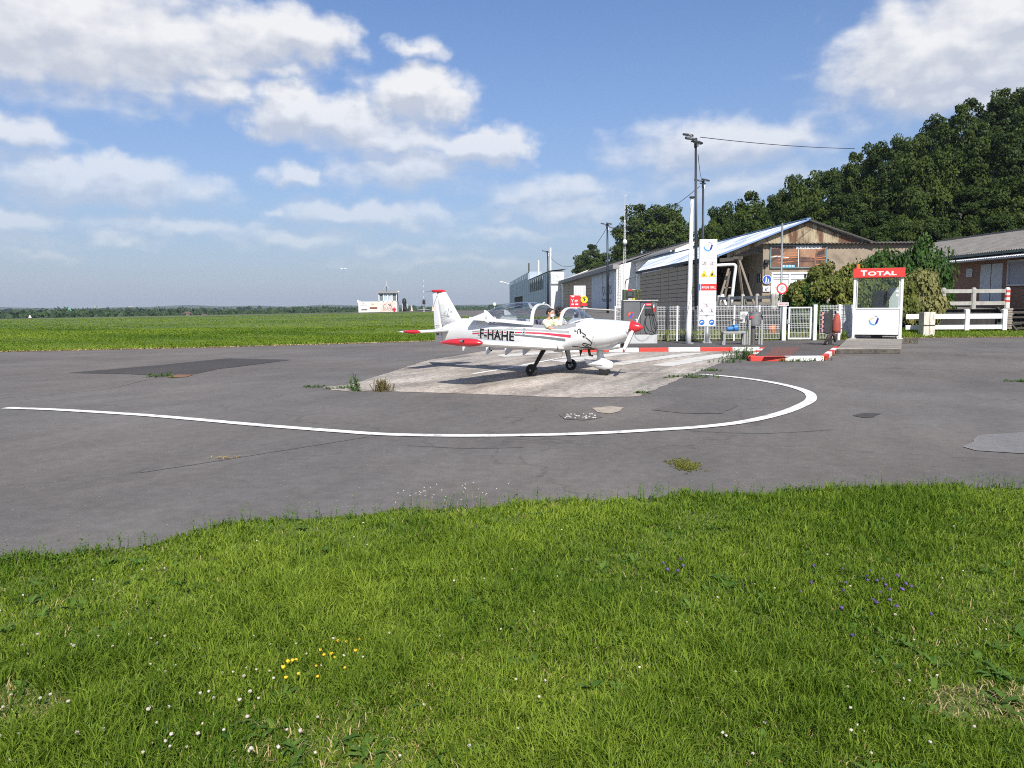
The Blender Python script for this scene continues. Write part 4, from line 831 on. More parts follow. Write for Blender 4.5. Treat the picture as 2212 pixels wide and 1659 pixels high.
# --- the long white hangar with the grey roof
T = thing('grey_roofed_hangar', 'long white hangar with a grey fibre cement roof running into the distance', 'hangar', B(28, 130, .9))
XR = 32.5
for (X0, ze, Ya, Yb) in ((28.5, 9.3, 106, 131), (25.3, 8.5, 131, 206)):
    k = .387; zr = ze + k * (XR - X0) - (.35 if X0 < 27 else 0); mb = MB()
    corr(mb, B(XR, Ya, zr), B(XR, Yb, zr) - B(XR, Ya, zr), B(X0 - .5, Ya, ze - k * .5) - B(XR, Ya, zr), 0, 2, .05, .8); mb.build('roof', ASB, T, smooth=True)
    mb = MB(); mb.quad(B(XR, Ya, zr), B(XR, Yb, zr), B(36.5, Yb, ze), B(36.5, Ya, ze)); mb.build('roof', ASB, T)
    mb = MB(); mb.bar(B(XR, Ya, zr + .1), B(XR, Yb, zr + .1), .5, .25); mb.build('ridge_cap', ASB, T)
    w = MB(); wallbox(w, B(X0, Ya, 0), B(X0, Yb, 0), .3, ze, .3); w.build('side_wall', WHITEWALL, T)
    w = MB(); w.bar(B(X0 - .6, Ya, ze - k * .6), B(X0 - .6, Yb, ze - k * .6), .2, .22); w.build('gutter', mat('grey_pvc', (.42, .43, .44), .5), T)
for Ya, X0a in ((106, 28.5), (206, 25.3)):
    w = MB(); ze = 9.3 if Ya < 120 else 8.5; w.add([B(X0a, Ya, .3), B(36.5, Ya, .3), B(36.5, Ya, ze), B(XR, Ya, ze + .387 * (XR - X0a)), B(X0a, Ya, ze)], [(0, 1, 2, 3, 4)]); w.build('gable_wall', WHITEWALL, T)
w = MB(); w.add([B(25.3, 130.8, .3), B(28.6, 130.8, .3), B(28.6, 130.8, 9.2), B(25.3, 130.8, 8.4)], [(0, 1, 2, 3)]); w.build('return_wall', mat('sunlit_white_render', (.72, .72, .70), .8, 0, .05, 1, .2, 20), T)  # paler copy of the white render, the sunlight on it put into the colour
for py_ in (597, 612, 632): pass
for i, Yw in enumerate((101.0, 107.5, 97)):
    c = B(28.5, Yw, 7.4) + BN * .03; f = MB(); f.box(c, (.08, 1.5, 1.9), Matrix.Rotation(.058, 3, 'Z')); wo = f.build('window', mat('grey_window', (.16, .18, .2), .2), T)
d_ = MB(); wallbox(d_, B(25.3, 131.5, 0) + BN * .12, B(25.3, 156, 0) + BN * .12, 1.0, 8.0, .12); dr = d_.build('white_sliding_door', mat('pale_blue_door', (.50, .54, .60), .55, 0, .06, .8), T)
f = MB(); LX = -BD                                     # lettering reads from far to near
def side(Yp, z): return B(25.3, Yp, z) + BN * .13
p0 = D(1307.6, 634, 142); zz_ = 1.7 + (660.4 - 634) / FPX * 143
text(f, 'OLENS', side(143.5, 3.7), LX, (0, 0, 1), w=9.2, h=1.5, bold=.0, lift=.01)
text(f, 'Parachutisme', side(143.5, 2.4), LX, (0, 0, 1), w=9.2, h=.8, lift=.01)
stroke(f, [(-.2 + 3.2 * math.cos(a), 2.9 * math.sin(a)) for a in [math.pi * (.62 + .06 * k) for k in range(13)]], .28, side(140.3, 6.0), LX, (0, 0, 1), .01)
stroke(f, [(0, -1.6), (2.6, 1.4)], .38, side(139, 5.9), LX, (0, 0, 1), .012); stroke(f, [(2.7, -1.2), (.2, 1.1)], .3, side(139, 5.9), LX, (0, 0, 1), .013)
f.build('lettering', mat('dark_blue_ink', (.05, .06, .09), .5), dr)
panel_door(T, 25.3, 156.5, 203, 1.0, 7.4, 8, 9)
w = MB(); w.bar(B(25.2, 128, 8.1) + BN * .5, B(25.2, 204, 7.75) + BN * .5, 1.1, .7); w.build('door_canopy', mat('canopy_sheet', (.27, .26, .25), .7, .1, .1, 1), T)

# --- the blue-grey clad building at the far left end of the row
T = thing('ribbed_steel_building', 'blue grey ribbed steel building with a dark doorway at the far end of the row', 'building', B(22.5, 207, .9))
WSH = mat('white_sheet', (.62, .63, .63), .6, 0, .05, 1)
w = MB(); wallbox(w, B(22.5, 207, 0), B(22.5, 282, 0), .6, 11.0, 3.6); w.build('main_block', WSH, T)
w = MB(); wallbox(w, B(22.9, 282, 0), B(22.9, 405, 0), .6, 14.2, 4.5); w.build('rear_block', GREYWALL, T)
w = MB(); w.quad(B(22.1, 206.5, 11.1), B(22.1, 283, 11.1), B(27, 283, 11.6), B(27, 206.5, 11.6)); w.build('roof', mat('pale_roof_sheet', (.30, .32, .34), .5, .2, .1, 1), T)
first = None
for i in range(11):
    Yc = 212.5 + i * 6.6; o = MB().box((0, 0, 0), (5.6, .5, 9.8)) if first is None else None
    ob = o.build('wall_panel', GREYWALL, T, world=False) if first is None else first.copy()
    if first is None: first = ob
    else: COL.objects.link(ob)
    ob.matrix_local = XF[T.name].inverted() @ (Matrix.Translation(B(22.5, Yc, 5.6) + BN * .2) @ Matrix.Rotation(math.atan2(BD.y, BD.x), 4, 'Z'))
for i in range(13):
    Yc = 287 + i * 9.4; zt = 13.6; zb = 1.0 if not 3 <= i <= 8 else 5.8
    ob = MB().box((0, 0, 0), (8.0, .5, zt - zb)).build('wall_panel', GREYWALL, T, world=False)
    ob.matrix_local = XF[T.name].inverted() @ (Matrix.Translation(B(22.9, Yc, (zt + zb) / 2) + BN * .2) @ Matrix.Rotation(math.atan2(BD.y, BD.x), 4, 'Z'))
w = MB(); wallbox(w, B(22.9, 314, 0) + BN * .1, B(22.9, 366, 0) + BN * .1, .9, 5.8, .1); w.build('doorway', mat('doorway_shade', (.008, .008, .009), .9), T)  # flat black sheet stands in for the shade inside the open doorway
w = MB(); wallbox(w, B(22.5, 222, 0) + BN * .5, B(22.5, 270, 0) + BN * .5, 6.6, 10.3, .1); lv = w.build('louvre_band', mat('dark_louvre', (.05, .055, .062), .6, .2, .3, 3), T)
for i in range(7): w = MB(); w.box(B(22.5, 224 + i * 7.2, 8.4) + BN * .55, (.15, 1.2, 3.7)); w.build('mullion', GREYWALL, lv)
w = MB(); w.box(B(22.5, 206.8, 0) + Vector((1.85, -.15, 3.9)), (3.5, .3, 6.4)); w.build('white_front_panel', WSH, T)
w = MB(); w.box(B(22.5, 206.8, 0) + Vector((1.5, -.4, 9.2)), (2.7, .15, 3.1)); sg = w.build('sign_board', mat('sign_white', (.75, .75, .75), .4, 0, .03), T)
w = MB(); O = B(22.5, 206.8, 0) + Vector((.45, -.5, 8.0)); text(w, 'OLENS', O, X, Y, w=2.1, h=.55, lift=.004); stroke(w, [(.7 + .6 * math.cos(a), 1.4 + .6 * math.sin(a)) for a in [math.pi * (.5 + .08 * k) for k in range(14)]], .1, O, X, Y, .004); stroke(w, [(1.0, 1.85), (1.7, 1.1)], .14, O, X, Y, .004); w.build('lettering', mat('grey_ink', (.25, .26, .28), .5), sg)
for Yc, z1_, c_ in ((285, 17.4, 'dark_verge'), (247, 16.2, 'white_frame'), (212, 17.5, 'white_frame')):
    w = MB(); w.cyl(B(23, Yc, 10), B(23, Yc, z1_), .26, .26, 8); w.build('flue', MATS[c_], T)
w = MB(); w.tube([B(22.9, 404, 13.1) + BN * .1, B(22.9, 404, 13.8) + BN * 2, B(22.9, 404, 14.2) + BN * 4], .16, 6); w.ellipsoid(B(22.9, 404, 14.2) + BN * 4.6, (1.3, .9, .45), 8, 5); w.build('wall_lamp', MATS['white_frame'], T)

# --- the low brick building at the right
T = thing('brick_building', 'low brown brick building with a grey corrugated roof behind the concrete rail fence', 'building', B(31, 45, 1.5))
BRICK = mat('brown_brick', (.27, .155, .11), .9, 0, .22, 6, .4, 40, (.16, .095, .07), .5, .7, 12, (1, 1, 3))
Ya, Yb, ze = 33, 61, 4.75
w = MB(); wallbox(w, B(31, Ya, 0), B(31, Yb, 0), 1.0, ze, .3); wl_ = w.build('front_wall', BRICK, T)
mb = MB(); corr(mb, B(37, Ya, ze + 1.75), B(37, Yb, ze + 1.75) - B(37, Ya, ze + 1.75), B(30.3, Ya, ze - .1) - B(37, Ya, ze + 1.75), 0, 3, .035, .2); mb.build('roof', ASB, T, smooth=True)
mb = MB(); mb.quad(B(37, Ya, ze + 1.75), B(37, Yb, ze + 1.75), B(43, Yb, ze), B(43, Ya, ze)); mb.build('roof', ASB, T)
mb = MB(); mb.bar(B(37, Ya, ze + 1.8), B(37, Yb, ze + 1.8), .3, .12); mb.build('ridge_cap', ASB, T)
w = MB(); w.add([B(31, Yb, 1), B(43, Yb, 1), B(43, Yb, ze), B(37, Yb, ze + 1.7), B(31, Yb, ze)], [(0, 1, 2, 3, 4)]); w.build('gable_wall', BRICK, T)
w = MB(); w.add([B(31, Ya, 1), B(43, Ya, 1), B(43, Ya, ze), B(37, Ya, ze + 1.7), B(31, Ya, ze)], [(0, 1, 2, 3, 4)]); w.build('gable_wall', BRICK, T)
w = MB(); w.bar(B(30.25, Ya, ze - .2), B(30.25, Yb, ze - .2), .16, .14); w.build('gutter', mat('green_grey_gutter', (.07, .10, .095), .6), T)
def onwall(px, X0=31):
    r_ = (px - CX) / FPX + .058; return X0 / r_
Y0, Y1 = onwall(2159), onwall(2112)
w = MB(); wallbox(w, B(31, Y0, 0) + BN * .05, B(31, Y1, 0) + BN * .05, 1.58, 4.0, .06); dd = w.build('double_door', mat('pale_blue_paint', (.52, .55, .58), .6, 0, .07, 1.5, .1, 20, (.36, .40, .45), .5, .7, 3), T)
w = MB(); w.box(B(31, (Y0 + Y1) / 2, 2.8) + BN * .055, (.02, .03, 2.4)); w.build('door_gap', DARKF, dd)
Y0, Y1 = onwall(2290), onwall(2172)
w = MB(); wallbox(w, B(31, Y0, 0) + BN * .04, B(31, Y1, 0) + BN * .04, 2.75, 4.02, .06); ws = w.build('shuttered_window', mat('grey_lilac_shutter', (.33, .33, .38), .6, 0, .06, 1.5), T)
w = MB()
for z_ in (2.71, 4.06): w.bar(B(31, Y0, z_) + BN * .08, B(31, Y1, z_) + BN * .08, .12, .1)
for k in (0, .5, 1): w.bar(B(31, Y0 + (Y1 - Y0) * k, 2.71) + BN * .08, B(31, Y0 + (Y1 - Y0) * k, 4.06) + BN * .08, .08, .07)
w.build('frame', mat('grey_white_frame', (.5, .51, .52), .5), ws)
Y0 = onwall(2088); w = MB(); w.box(B(31, Y0, 3.57) + BN * .04, (.03, .55, .5), Matrix.Rotation(.058, 3, 'Z')); nt = w.build('notice', mat('notice_white', (.55, .57, .6), .6, 0, .05), T)
w = MB()
for k in range(4): w.box(B(31, Y0, 3.72 - k * .1) + BN * .06, (.01, .36, .025), Matrix.Rotation(.058, 3, 'Z'))
w.build('print', mat('grey_ink', (.25, .26, .28), .5), nt)
# white window and door further left
Y0, Y1 = onwall(2042), onwall(2020)
w = MB(); wallbox(w, B(31, Y0, 0) + BN * .05, B(31, Y1, 0) + BN * .05, 1.6, 3.5, .05); w.build('white_door', mat('pale_door', (.56, .59, .63), .6, 0, .05), T)
w = MB(); wallbox(w, B(31, Y0, 0) + BN * .03, B(31, Y1 + 1, 0) + BN * .03, 3.56, 4.0, .05); wq = w.build('window', GLASSD, T)
w = MB()
for k in (0, .33, .66, 1): w.bar(B(31, Y0 + (Y1 + 1 - Y0) * k, 3.52) + BN * .07, B(31, Y0 + (Y1 + 1 - Y0) * k, 4.04) + BN * .07, .07)
for z_ in (3.52, 4.04): w.bar(B(31, Y0, z_) + BN * .07, B(31, Y1 + 1, z_) + BN * .07, .07)
w.build('frame', WFRAME, wq)
# awning of white corrugated sheet
mb = MB(); a0, a1 = onwall(2040), 34; P = B(31, a1, 4.5); corr(mb, P, B(31, a0, 4.5) - P, BN * 1.15 + Vector((0, 0, -.24)), 0, 1, .03, .2); mb.build('awning', mat('clear_white_sheet', (.72, .72, .71), .45, 0, .15, 2, col2=(.42, .42, .40), c2lo=.52, c2hi=.7, c2scale=1.5), T, smooth=True)
mb = MB(); mb.bar(B(31, a1, 4.21) + BN * 1.1, B(31, a0, 4.21) + BN * 1.1, .08, .1); mb.build('awning_rail', mat('grey_pvc', (.42, .43, .44), .5), T)

# --- terrace on which the right-hand buildings stand
EARTH = mat('yard_ground', (.16, .145, .12), .95, 0, .25, 2, .5, 40)
mb = MB(); tv = [(8.0, 45.8), (14, 45), (20.2, 43.2), (20.8, 40.9), (70, 39.0), (70, 66), (33.5, 63.4), (20.4, 63.4), (16.8, 66), (12, 66)]
zf = lambda x, y: 1.38 + .03 * max(0, y - 45)
mb.add([(x, y, zf(x, y) if x > 14.1 else hgt(x, y) + .03) for x, y in tv], [tuple(range(len(tv)))]); mb.build('terrace', EARTH, kind='structure')
# ------------------------------------------------------------------ fuel station
X, Y = Vector((1, 0, 0)), Vector((0, 0, 1))
WPAINT = mat('white_powder_coat', (.64, .645, .65), .4, 0, .04, 3, .0, 30, (.58, .58, .56), .66, .8, 1.4)
REDP = mat('red_kerb_paint', (.56, .045, .03), .6, 0, .12, 4, .3, 60, (.40, .12, .09), .56, .72, 5)
WKERB = mat('white_kerb_paint', (.72, .71, .69), .6, 0, .06, 4, .3, 60, (.42, .40, .37), .58, .74, 4)
SIGNRED = mat('sign_red', (.62, .035, .03), .4, 0, .05, 2)
MATS['sign_white'].name = 'sign_white'; SIGNW = mat('sign_white_dull', (.64, .64, .64), .45, 0, .03); INK = MATS['black_ink']; SBLUE = MATS['sign_blue']
BLACKR = mat('black_rubber', (.018, .018, .019), .6, 0, .2, 6)
# island behind the kerb
isl = [(1.6, 28.42), (9.25, 28.42), (7.33, 23.32), (9.38, 23.32), (11.95, 28.4), (15.4, 34.6), (15.4, 35.2), (1.6, 35.2)]
me = bpy.data.meshes.new('island'); me.from_pydata([(a, b, .135) for a, b in isl], [], [tuple(range(len(isl)))]); me.update(); link_mesh('island', me, ASPH_ISLE, None, False, 'structure')
kb = bpy.data.objects.new('kerb', None); COL.objects.link(kb); kb['kind'] = 'structure'; XF[kb.name] = Matrix.Identity(4)
def kerb_run(a, b, cuts, first_red):
    a, b = Vector((*a, 0)), Vector((*b, 0)); red = first_red
    for c0, c1 in zip(cuts, cuts[1:]):
        p, q = a.lerp(b, c0), a.lerp(b, c1); t = (q - p).normalized() * .004; mb = MB()
        mb.bar(p + t + Vector((0, 0, .073)), q - t + Vector((0, 0, .073)), .17, .154); mb.build('kerb_block', REDP if red else WKERB, kb, bevel=.018); red = not red
xs = [D(px, 750, 28.35).x for px in (1215, 1252, 1315, 1379.5, 1443, 1512, 1581, 1640)]
kerb_run((xs[0], 28.35), (xs[-1], 28.35), [(x - xs[0]) / (xs[-1] - xs[0]) for x in xs], False)
kerb_run((9.22, 28.26), (7.27, 23.35), [0, .2, .4, .6, .8, 1], True)
kerb_run((7.2, 23.25), (9.42, 23.25), [0, .47, 1], True)
kerb_run((9.47, 23.35), (12.02, 28.42), [0, .2, .4, .6, .8, 1], True)
sheet('rusty_plate', None, .142, mat('rusty_steel_plate', (.16, .075, .055), .7, .2, .25, 6), 'structure', None, [G(1650, 771, .142), G(1671, 750.5, .142), G(1731, 749.5, .142), G(1708, 770, .142)])

# yard behind the fence and the dark board wall under the terrace
mb = MB(); yp = [(4.6, 35.2), (15.4, 35.2), (17, 37.9), (20.2, 42.6), (20.1, 43.4), (14, 45.2), (7.6, 45.8)]
mb.add([(a, b, .12) for a, b in yp], [tuple(range(len(yp)))]); mb.build('yard', mat('yard_grass', (.10, .12, .03), .95, 0, .35, 1.5, .6, 30, (.19, .16, .08), .45, .65, 1), kind='structure')
tw = thing('retaining_wall', 'dark vertical board wall under the terrace, seen through the white mesh fence', 'wall', (13, 43, .1))
mb = MB(); mb.bar((7.6, 45.8, .75), (14, 45.1, .75), .1, 1.3); mb.bar((14, 45.1, .75), (20.3, 43.2, .75), .1, 1.3); mb.build('backing', DARKF, tw)
DBO = mat('tarred_board', (.035, .033, .032), .8, 0, .4, 2, .4, 20, stretch=(4, 4, .5))
for a, b in (((7.6, 45.7), (14, 45.0)), ((14, 45.0), (20.3, 43.1))):
    L = math.hypot(b[0] - a[0], b[1] - a[1]); k = int(L / .3)
    for i in range(k):
        t = (i + .5) / k; mb = MB(); mb.box((a[0] + (b[0] - a[0]) * t, a[1] + (b[1] - a[1]) * t - .02, .78), (.2, .06, 1.36 + random.uniform(-.05, .05))); mb.build('board', DBO, tw)
# weeds along the fence
n = 5200; xw = rng.uniform(4.8, 14.8, n); yw = 33.95 + np.abs(rng.normal(0, .35, n)) + np.where(rng.uniform(size=n) < .3, rng.uniform(0, 8, n), 0); yw = np.minimum(yw, 44)
blades('fence_weeds', xw, yw, np.full(n, .12), rng.uniform(.1, .5, n) * rng.uniform(.5, 1.3, n), rng.uniform(.02, .04, n), rng.uniform(.2, .9, n), rng.uniform(.2, 1, n), GR)
n = 2600; xw = rng.uniform(4.8, 14.8, n); yw = 33.95 + np.abs(rng.normal(0, .4, n)) + np.where(rng.uniform(size=n) < .5, rng.uniform(0, 8, n), 0)
blades('fence_straw', xw, np.minimum(yw, 44), np.full(n, .12), rng.uniform(.1, .4, n), rng.uniform(.02, .035, n), rng.uniform(.2, .9, n), rng.uniform(0, 1, n), DRY)

# --- white mesh fence with its gate
FY, FZ0, FZ1 = 33.75, .2, 1.64
def fx(px): return D(px, 700, FY).x
fe = thing('mesh_fence', 'white welded mesh fence with square posts behind the fuel dispenser', 'fence', (fx(1463), FY, .13))
def mesh_panel(mb, a, b, z0, z1, r=.005):
    a, b = Vector((*a, 0)), Vector((*b, 0)); L = (b - a).length; k = int(L / .0625); t = (b - a).normalized(); nrm = Vector((t.y, -t.x, 0))
    for i in range(k + 1):
        p = a + t * (L * i / k)
        mb.bar(p + Vector((0, 0, z0)), p + Vector((0, 0, z1 + .03)), r * 1.7)
    z = z0 + .03
    while z < z1 + .01: mb.bar(a + Vector((0, 0, z)) + nrm * .006, b + Vector((0, 0, z)) + nrm * .006, r * 2); z += .2
    for zf_ in (z1 - .03, z0 + .55, z0 + 1.05):       # the stiffening folds
        for o in (0, .1): mb.bar(a + Vector((0, 0, zf_ - o)) + nrm * (.006 if o == 0 else .03), b + Vector((0, 0, zf_ - o)) + nrm * (.006 if o == 0 else .03), r * 2)
posts = [fx(p) for p in (1329, 1395, 1463, 1524, 1586, 1640, 1687)]
for a, b in zip(posts, posts[1:]):
    mb = MB(); mesh_panel(mb, (a + .04, FY), (b - .04, FY), FZ0, FZ1); mb.build('wire_panel', WPAINT, fe)
for p in posts[:-1]: mb = MB(); mb.box((p, FY + .02, .9), (.06, .06, 1.56)); mb.build('post', WPAINT, fe)
g0, g1 = fx(1702), fx(1752); e0, e1 = fx(1768), fx(1812)
mb = MB(); mesh_panel(mb, (e0 + .05, FY), (e1, FY), FZ0, FZ1); mb.build('wire_panel', WPAINT, fe)
for p, w_ in ((fx(1693), .17), (fx(1760), .15), (fx(1812), .11)): mb = MB(); mb.box((p, FY, .9), (w_, .14, 1.58)); mb.build('post', WPAINT, fe, bevel=.008)
c = D(1840, 690, 37.4); mb = MB(); mesh_panel(mb, (e1 + .05, FY + .05), (c.x, 37.2), FZ0, FZ1); mb.build('wire_panel', WPAINT, fe)
mb = MB(); mb.box((c.x, 37.25, .9), (.08, .08, 1.6)); mb.build('post', WPAINT, fe)
gt = thing('gate', 'white framed mesh gate in the fence, left of the black and red stand', 'gate', (g0, FY - .02, .15))
mb = MB()
for p in (g0 + .03, g1 - .03): mb.box((p, FY - .03, .88), (.07, .06, 1.4))
for z_ in (.21, 1.56): mb.box(((g0 + g1) / 2, FY - .03, z_), (g1 - g0, .055, .06))
mb.build('gate_frame', WPAINT, gt, bevel=.006); mb = MB(); mesh_panel(mb, (g0 + .08, FY - .03), (g1 - .08, FY - .03), .24, 1.5); mb.build('wire_panel', WPAINT, gt)
mb = MB(); mb.box((g0 - .06, FY - .12, .95), (.05, .08, .2)); mb.bar((g0 - .06, FY - .16, .98), (g0 + .08, FY - .16, .98), .025); mb.build('handle', mat('steel_handle', (.4, .4, .4), .35, .8, .1), gt)
p = Vector((fx(1689), FY - .1, 1.72)); st = thing('small_plate', 'small white plate with red print on top of the gate post', 'sign', tuple(p))
mb = MB(); mb.box(p, (.46, .02, .14)); mb.build('plate', SIGNW, st); mb = MB(); text(mb, 'DEFENSE DE FUMER', p + Vector((-.2, -.012, -.03)), X, Y, w=.4, h=.06, bold=.02); mb.build('lettering', SIGNRED, st)

# --- fuel dispenser
p0, p1 = G(1345, 742, .135), G(1420, 742, .135); xa, xb, ya, yb = p0.x, p1.x, p1.y, p1.y + .75; zt = D(1380, 651, ya).z
fd = thing('fuel_dispenser', 'grey steel aviation fuel dispenser with a black hose and screen head on the island', 'fuel pump', ((xa + xb) / 2, ya + .35, .135))
DISP = mat('dispenser_steel', (.16, .16, .162), .45, .5, .08, 2); DISPL = mat('dispenser_plinth', (.47, .47, .47), .6, .1, .06, 2, .1, 20, (.36, .35, .33), .55, .7, 2)
zp = D(1380, 723, ya).z; xm = xa + (xb - xa) * .5
mb = MB(); mb.box(((xa + xb) / 2, (ya + yb) / 2, (zp + .135) / 2), (xb - xa, yb - ya, zp - .135)); pl = mb.build('plinth', DISPL, fd, bevel=.01)
mb = MB(); stroke(mb, [(.42 + .34 * math.cos(a), .44 + .40 * math.sin(a)) for a in [math.pi * (1.03 + .06 * k) for k in range(14)]], .05, (xa + .35, ya - .001, .06 + zp * .3), X, Y, .003); mb.build('emblem', mat('swoosh_grey', (.30, .31, .33), .5), pl)
mb = MB()
for i in range(15): mb.box((xa + .05 + i * (xb - xa - .1) / 14, ya - .003, zp + .04), (.035, .02, .03))
mb.build('vent_slots', DARKF, fd)
mb = MB(); mb.box((xa + (xb - xa) * .245, (ya + yb) / 2, (zp + zt) / 2), ((xb - xa) * .49, yb - ya - .04, zt - zp)); cab = mb.build('cabinet', DISP, fd, bevel=.015)
mb = MB(); mb.box((xa + (xb - xa) * .745, (ya + yb) / 2 + .03, (zp + zt) / 2), ((xb - xa) * .49, yb - ya - .06, zt - zp - .02)); mb.build('hose_cabinet', DISP, fd, bevel=.015)
mb = MB(); mb.box(((xa + xb) / 2, (ya + yb) / 2, zt + .025), (xb - xa + .03, yb - ya + .03, .05)); mb.build('top_plate', mat('dispenser_top', (.30, .30, .30), .4, .6, .1), fd, bevel=.006)
hz0, hz1 = D(1380, 648.5, ya).z, D(1360, 625, ya).z; hx1 = D(1374, 640, ya).x
mb = MB(); mb.box(((xa + hx1) / 2, ya + .25, (hz0 + hz1) / 2), (hx1 - xa, .42, hz1 - hz0)); hd = mb.build('screen_head', mat('olive_head', (.075, .09, .055), .4, .3, .1), fd, bevel=.02)
mb = MB(); mb.box(((xa + hx1) / 2, ya + .03, (hz0 + hz1) / 2 + .01), ((hx1 - xa) * .62, .04, (hz1 - hz0) * .6)); sc_ = mb.build('screen_bezel', BLACKR, hd, bevel=.01); mb = MB(); mb.box(((xa + hx1) / 2, ya + .012, (hz0 + hz1) / 2 + .03), ((hx1 - xa) * .34, .02, (hz1 - hz0) * .32)); mb.build('screen', mat('lcd', (.06, .08, .075), .15), fd)
mb = MB(); mb.box(((xa + hx1) / 2 + .02, ya + .03, hz1 - .03), (.16, .03, .055)); mb.build('red_label', SIGNRED, fd)
mb = MB(); mb.box((xa + .28, ya + .03, hz0 + .05), (.17, .02, .045)); mb.build('white_label', SIGNW, fd); mb = MB(); mb.box((hx1 - .1, ya + .03, hz0 + .05), (.12, .02, .05)); mb.build('yellow_label', mat('label_yellow', (.65, .50, .04), .5), fd)
mb = MB(); mb.box((hx1 + .14, ya + .3, (hz0 + hz1) / 2), (.22, .3, hz1 - hz0 - .04)); mb.build('side_reader', mat('dark_olive', (.04, .045, .025), .5, .2, .5, 12, 0, 30, (.3, .28, .08), .58, .64, 14), fd, bevel=.01)
cx_, cz_ = xa + (xb - xa) * .22, zt - .55
mb = MB(); disc(mb, (cx_, ya + .019, cz_), X, Y, .125, .004, 24, .085); mb.build('emblem_ring', SIGNRED, fd)
mb = MB(); flat(mb, [(-.1, -.06), (-.02, -.12), (.08, -.09), (.0, -.04)], (cx_, ya + .019, cz_), X, Y, .006); flat(mb, [(.0, -.05), (.06, -.02), (.08, .06), (.03, .08)], (cx_, ya + .019, cz_), X, Y, .007); mb.build('emblem_blue', mat('logo_blue', (.03, .10, .50), .4), fd)
mb = MB(); flat(mb, [(-.1, 0), (-.07, .07), (0, .1), (.0, .07), (-.05, .04), (-.07, 0)], (cx_, ya + .019, cz_), X, Y, .008); mb.build('emblem_orange', mat('logo_orange', (.70, .25, .03), .4), fd)
mb = MB(); text(mb, 'TOTAL', (cx_ - .14, ya + .019, cz_ - .25), X, Y, w=.28, h=.05, bold=.02); mb.build('lettering', SIGNRED, fd)
mb = MB(); mb.cyl((cx_ + .22, ya + .02, cz_ - .2), (cx_ + .22, ya - .01, cz_ - .2), .04, .035, 16); mb.build('lock', SIGNW, fd)
lx = xm + .14; mb = MB(); mb.box((lx + .28, ya + .035, zt - .13), (.42, .02, .115)); lb_ = mb.build('product_label', SIGNRED, fd); mb = MB(); text(mb, 'AVGAS 100LL', (lx + .1, ya + .025, zt - .15), X, Y, w=.36, h=.05, bold=.02); mb.build('product_lettering', SIGNW, fd); mb = MB(); mb.box((lx + .03, ya + .034, zt - .13), (.07, .022, .115)); mb.build('blue_tab', SBLUE, fd)
mb = MB(); mb.box((xm + .33, ya + .03, zt - .42), (.3, .05, .26)); mb.build('hose_outlet', BLACKR, fd, bevel=.02)
mb = MB(); mb.box((xb - .17, ya + .03, zt - .30), (.17, .06, .5)); mb.build('nozzle_holster', mat('holster', (.06, .06, .06), .5), fd, bevel=.02)
mb = MB(); mb.tube([(xb - .17, ya - .03, zt - .12), (xb - .18, ya - .05, zt - .3), (xb - .16, ya - .06, zt - .55)], [.035, .03, .024], 8); nz_ = mb.build('nozzle', mat('nozzle_metal', (.55, .55, .55), .3, .7, .1), fd, smooth=True); mb = MB(); mb.cyl((xb - .18, ya - .055, zt - .26), (xb - .17, ya - .06, zt - .42), .038, .038, 8); mb.build('red_grip', SIGNRED, fd)
hose = [(xm + .33, ya - .01, zt - .45), (xm + .24, ya - .06, zt - .6), (xm + .18, ya - .1, zt - .85), (xm + .25, ya - .12, zt - 1.1), (xm + .42, ya - .12, zt - 1.24), (xm + .62, ya - .11, zt - 1.2), (xb - .05, ya - .1, zt - .95), (xb - .12, ya - .08, zt - .7), (xb - .16, ya - .06, zt - .55)]
def smoothpts(P, sub=6):
    P = [Vector(p) for p in P]; R = []
    for i in range(len(P) - 1):
        a, b, c, d = P[max(i - 1, 0)], P[i], P[i + 1], P[min(i + 2, len(P) - 1)]
        for j in range(sub): t = j / sub; R.append(.5 * ((2 * b) + (c - a) * t + (2 * a - 5 * b + 4 * c - d) * t * t + (3 * b - a - 3 * c + d) * t ** 3))
    return R + [P[-1]]
mb = MB(); mb.tube(smoothpts(hose), .019, 8); mb.build('hose', BLACKR, fd, smooth=True)
mb = MB(); mb.tube(smoothpts([(xm + .38, ya - .01, zt - .5), (xm + .44, ya - .08, zt - .7), (xm + .5, ya - .1, zt - 1.0), (xm + .62, ya - .11, zt - 1.18)]), .016, 8); mb.build('hose', BLACKR, fd, smooth=True)

# --- price and safety totem
pb = G(1527, 741, .135); ty = pb.y; a, b = D(1507.5, 705, ty), D(1549, 517, ty); tx0, tx1, tz0, tz1 = a.x, b.x, a.z, b.z; TW, TH = tx1 - tx0, tz1 - tz0
to = thing('fuel_totem', 'tall white fuel sign panel reading AVGAS 100LL with safety symbols', 'sign', (pb.x, ty, .135))
mb = MB(); mb.box(((tx0 + tx1) / 2, ty, (tz0 + tz1) / 2), (TW, .12, TH)); mb.build('panel', mat('totem_white', (.60, .605, .62), .4, 0, .02), to, bevel=.012)
mb = MB(); mb.cyl((pb.x, ty, .135), (pb.x, ty, tz0), .075, .075, 16); mb.build('post', mat('post_grey', (.36, .37, .38), .45, .5, .1), to, smooth=True)
mb = MB(); mb.box((pb.x, ty, .15), (.34, .3, .03))
for s in (-1, 1): mb.prism([(0, 0), (.13, 0), (0, .2)], (pb.x + s * .06, ty - .01, .16), (s, 0, 0), (0, 0, 1), .02)
mb.build('foot_plate', mat('post_grey', (.36, .37, .38)), to)
TO = Vector((tx0, ty - .06, tz1))
def tp(u, v): return (u * TW, -v * TH)
swirl(TO + Vector((.5 * TW, 0, -.09 * TH)), X, Y, .30 * TW, to, .004)
mb = MB()
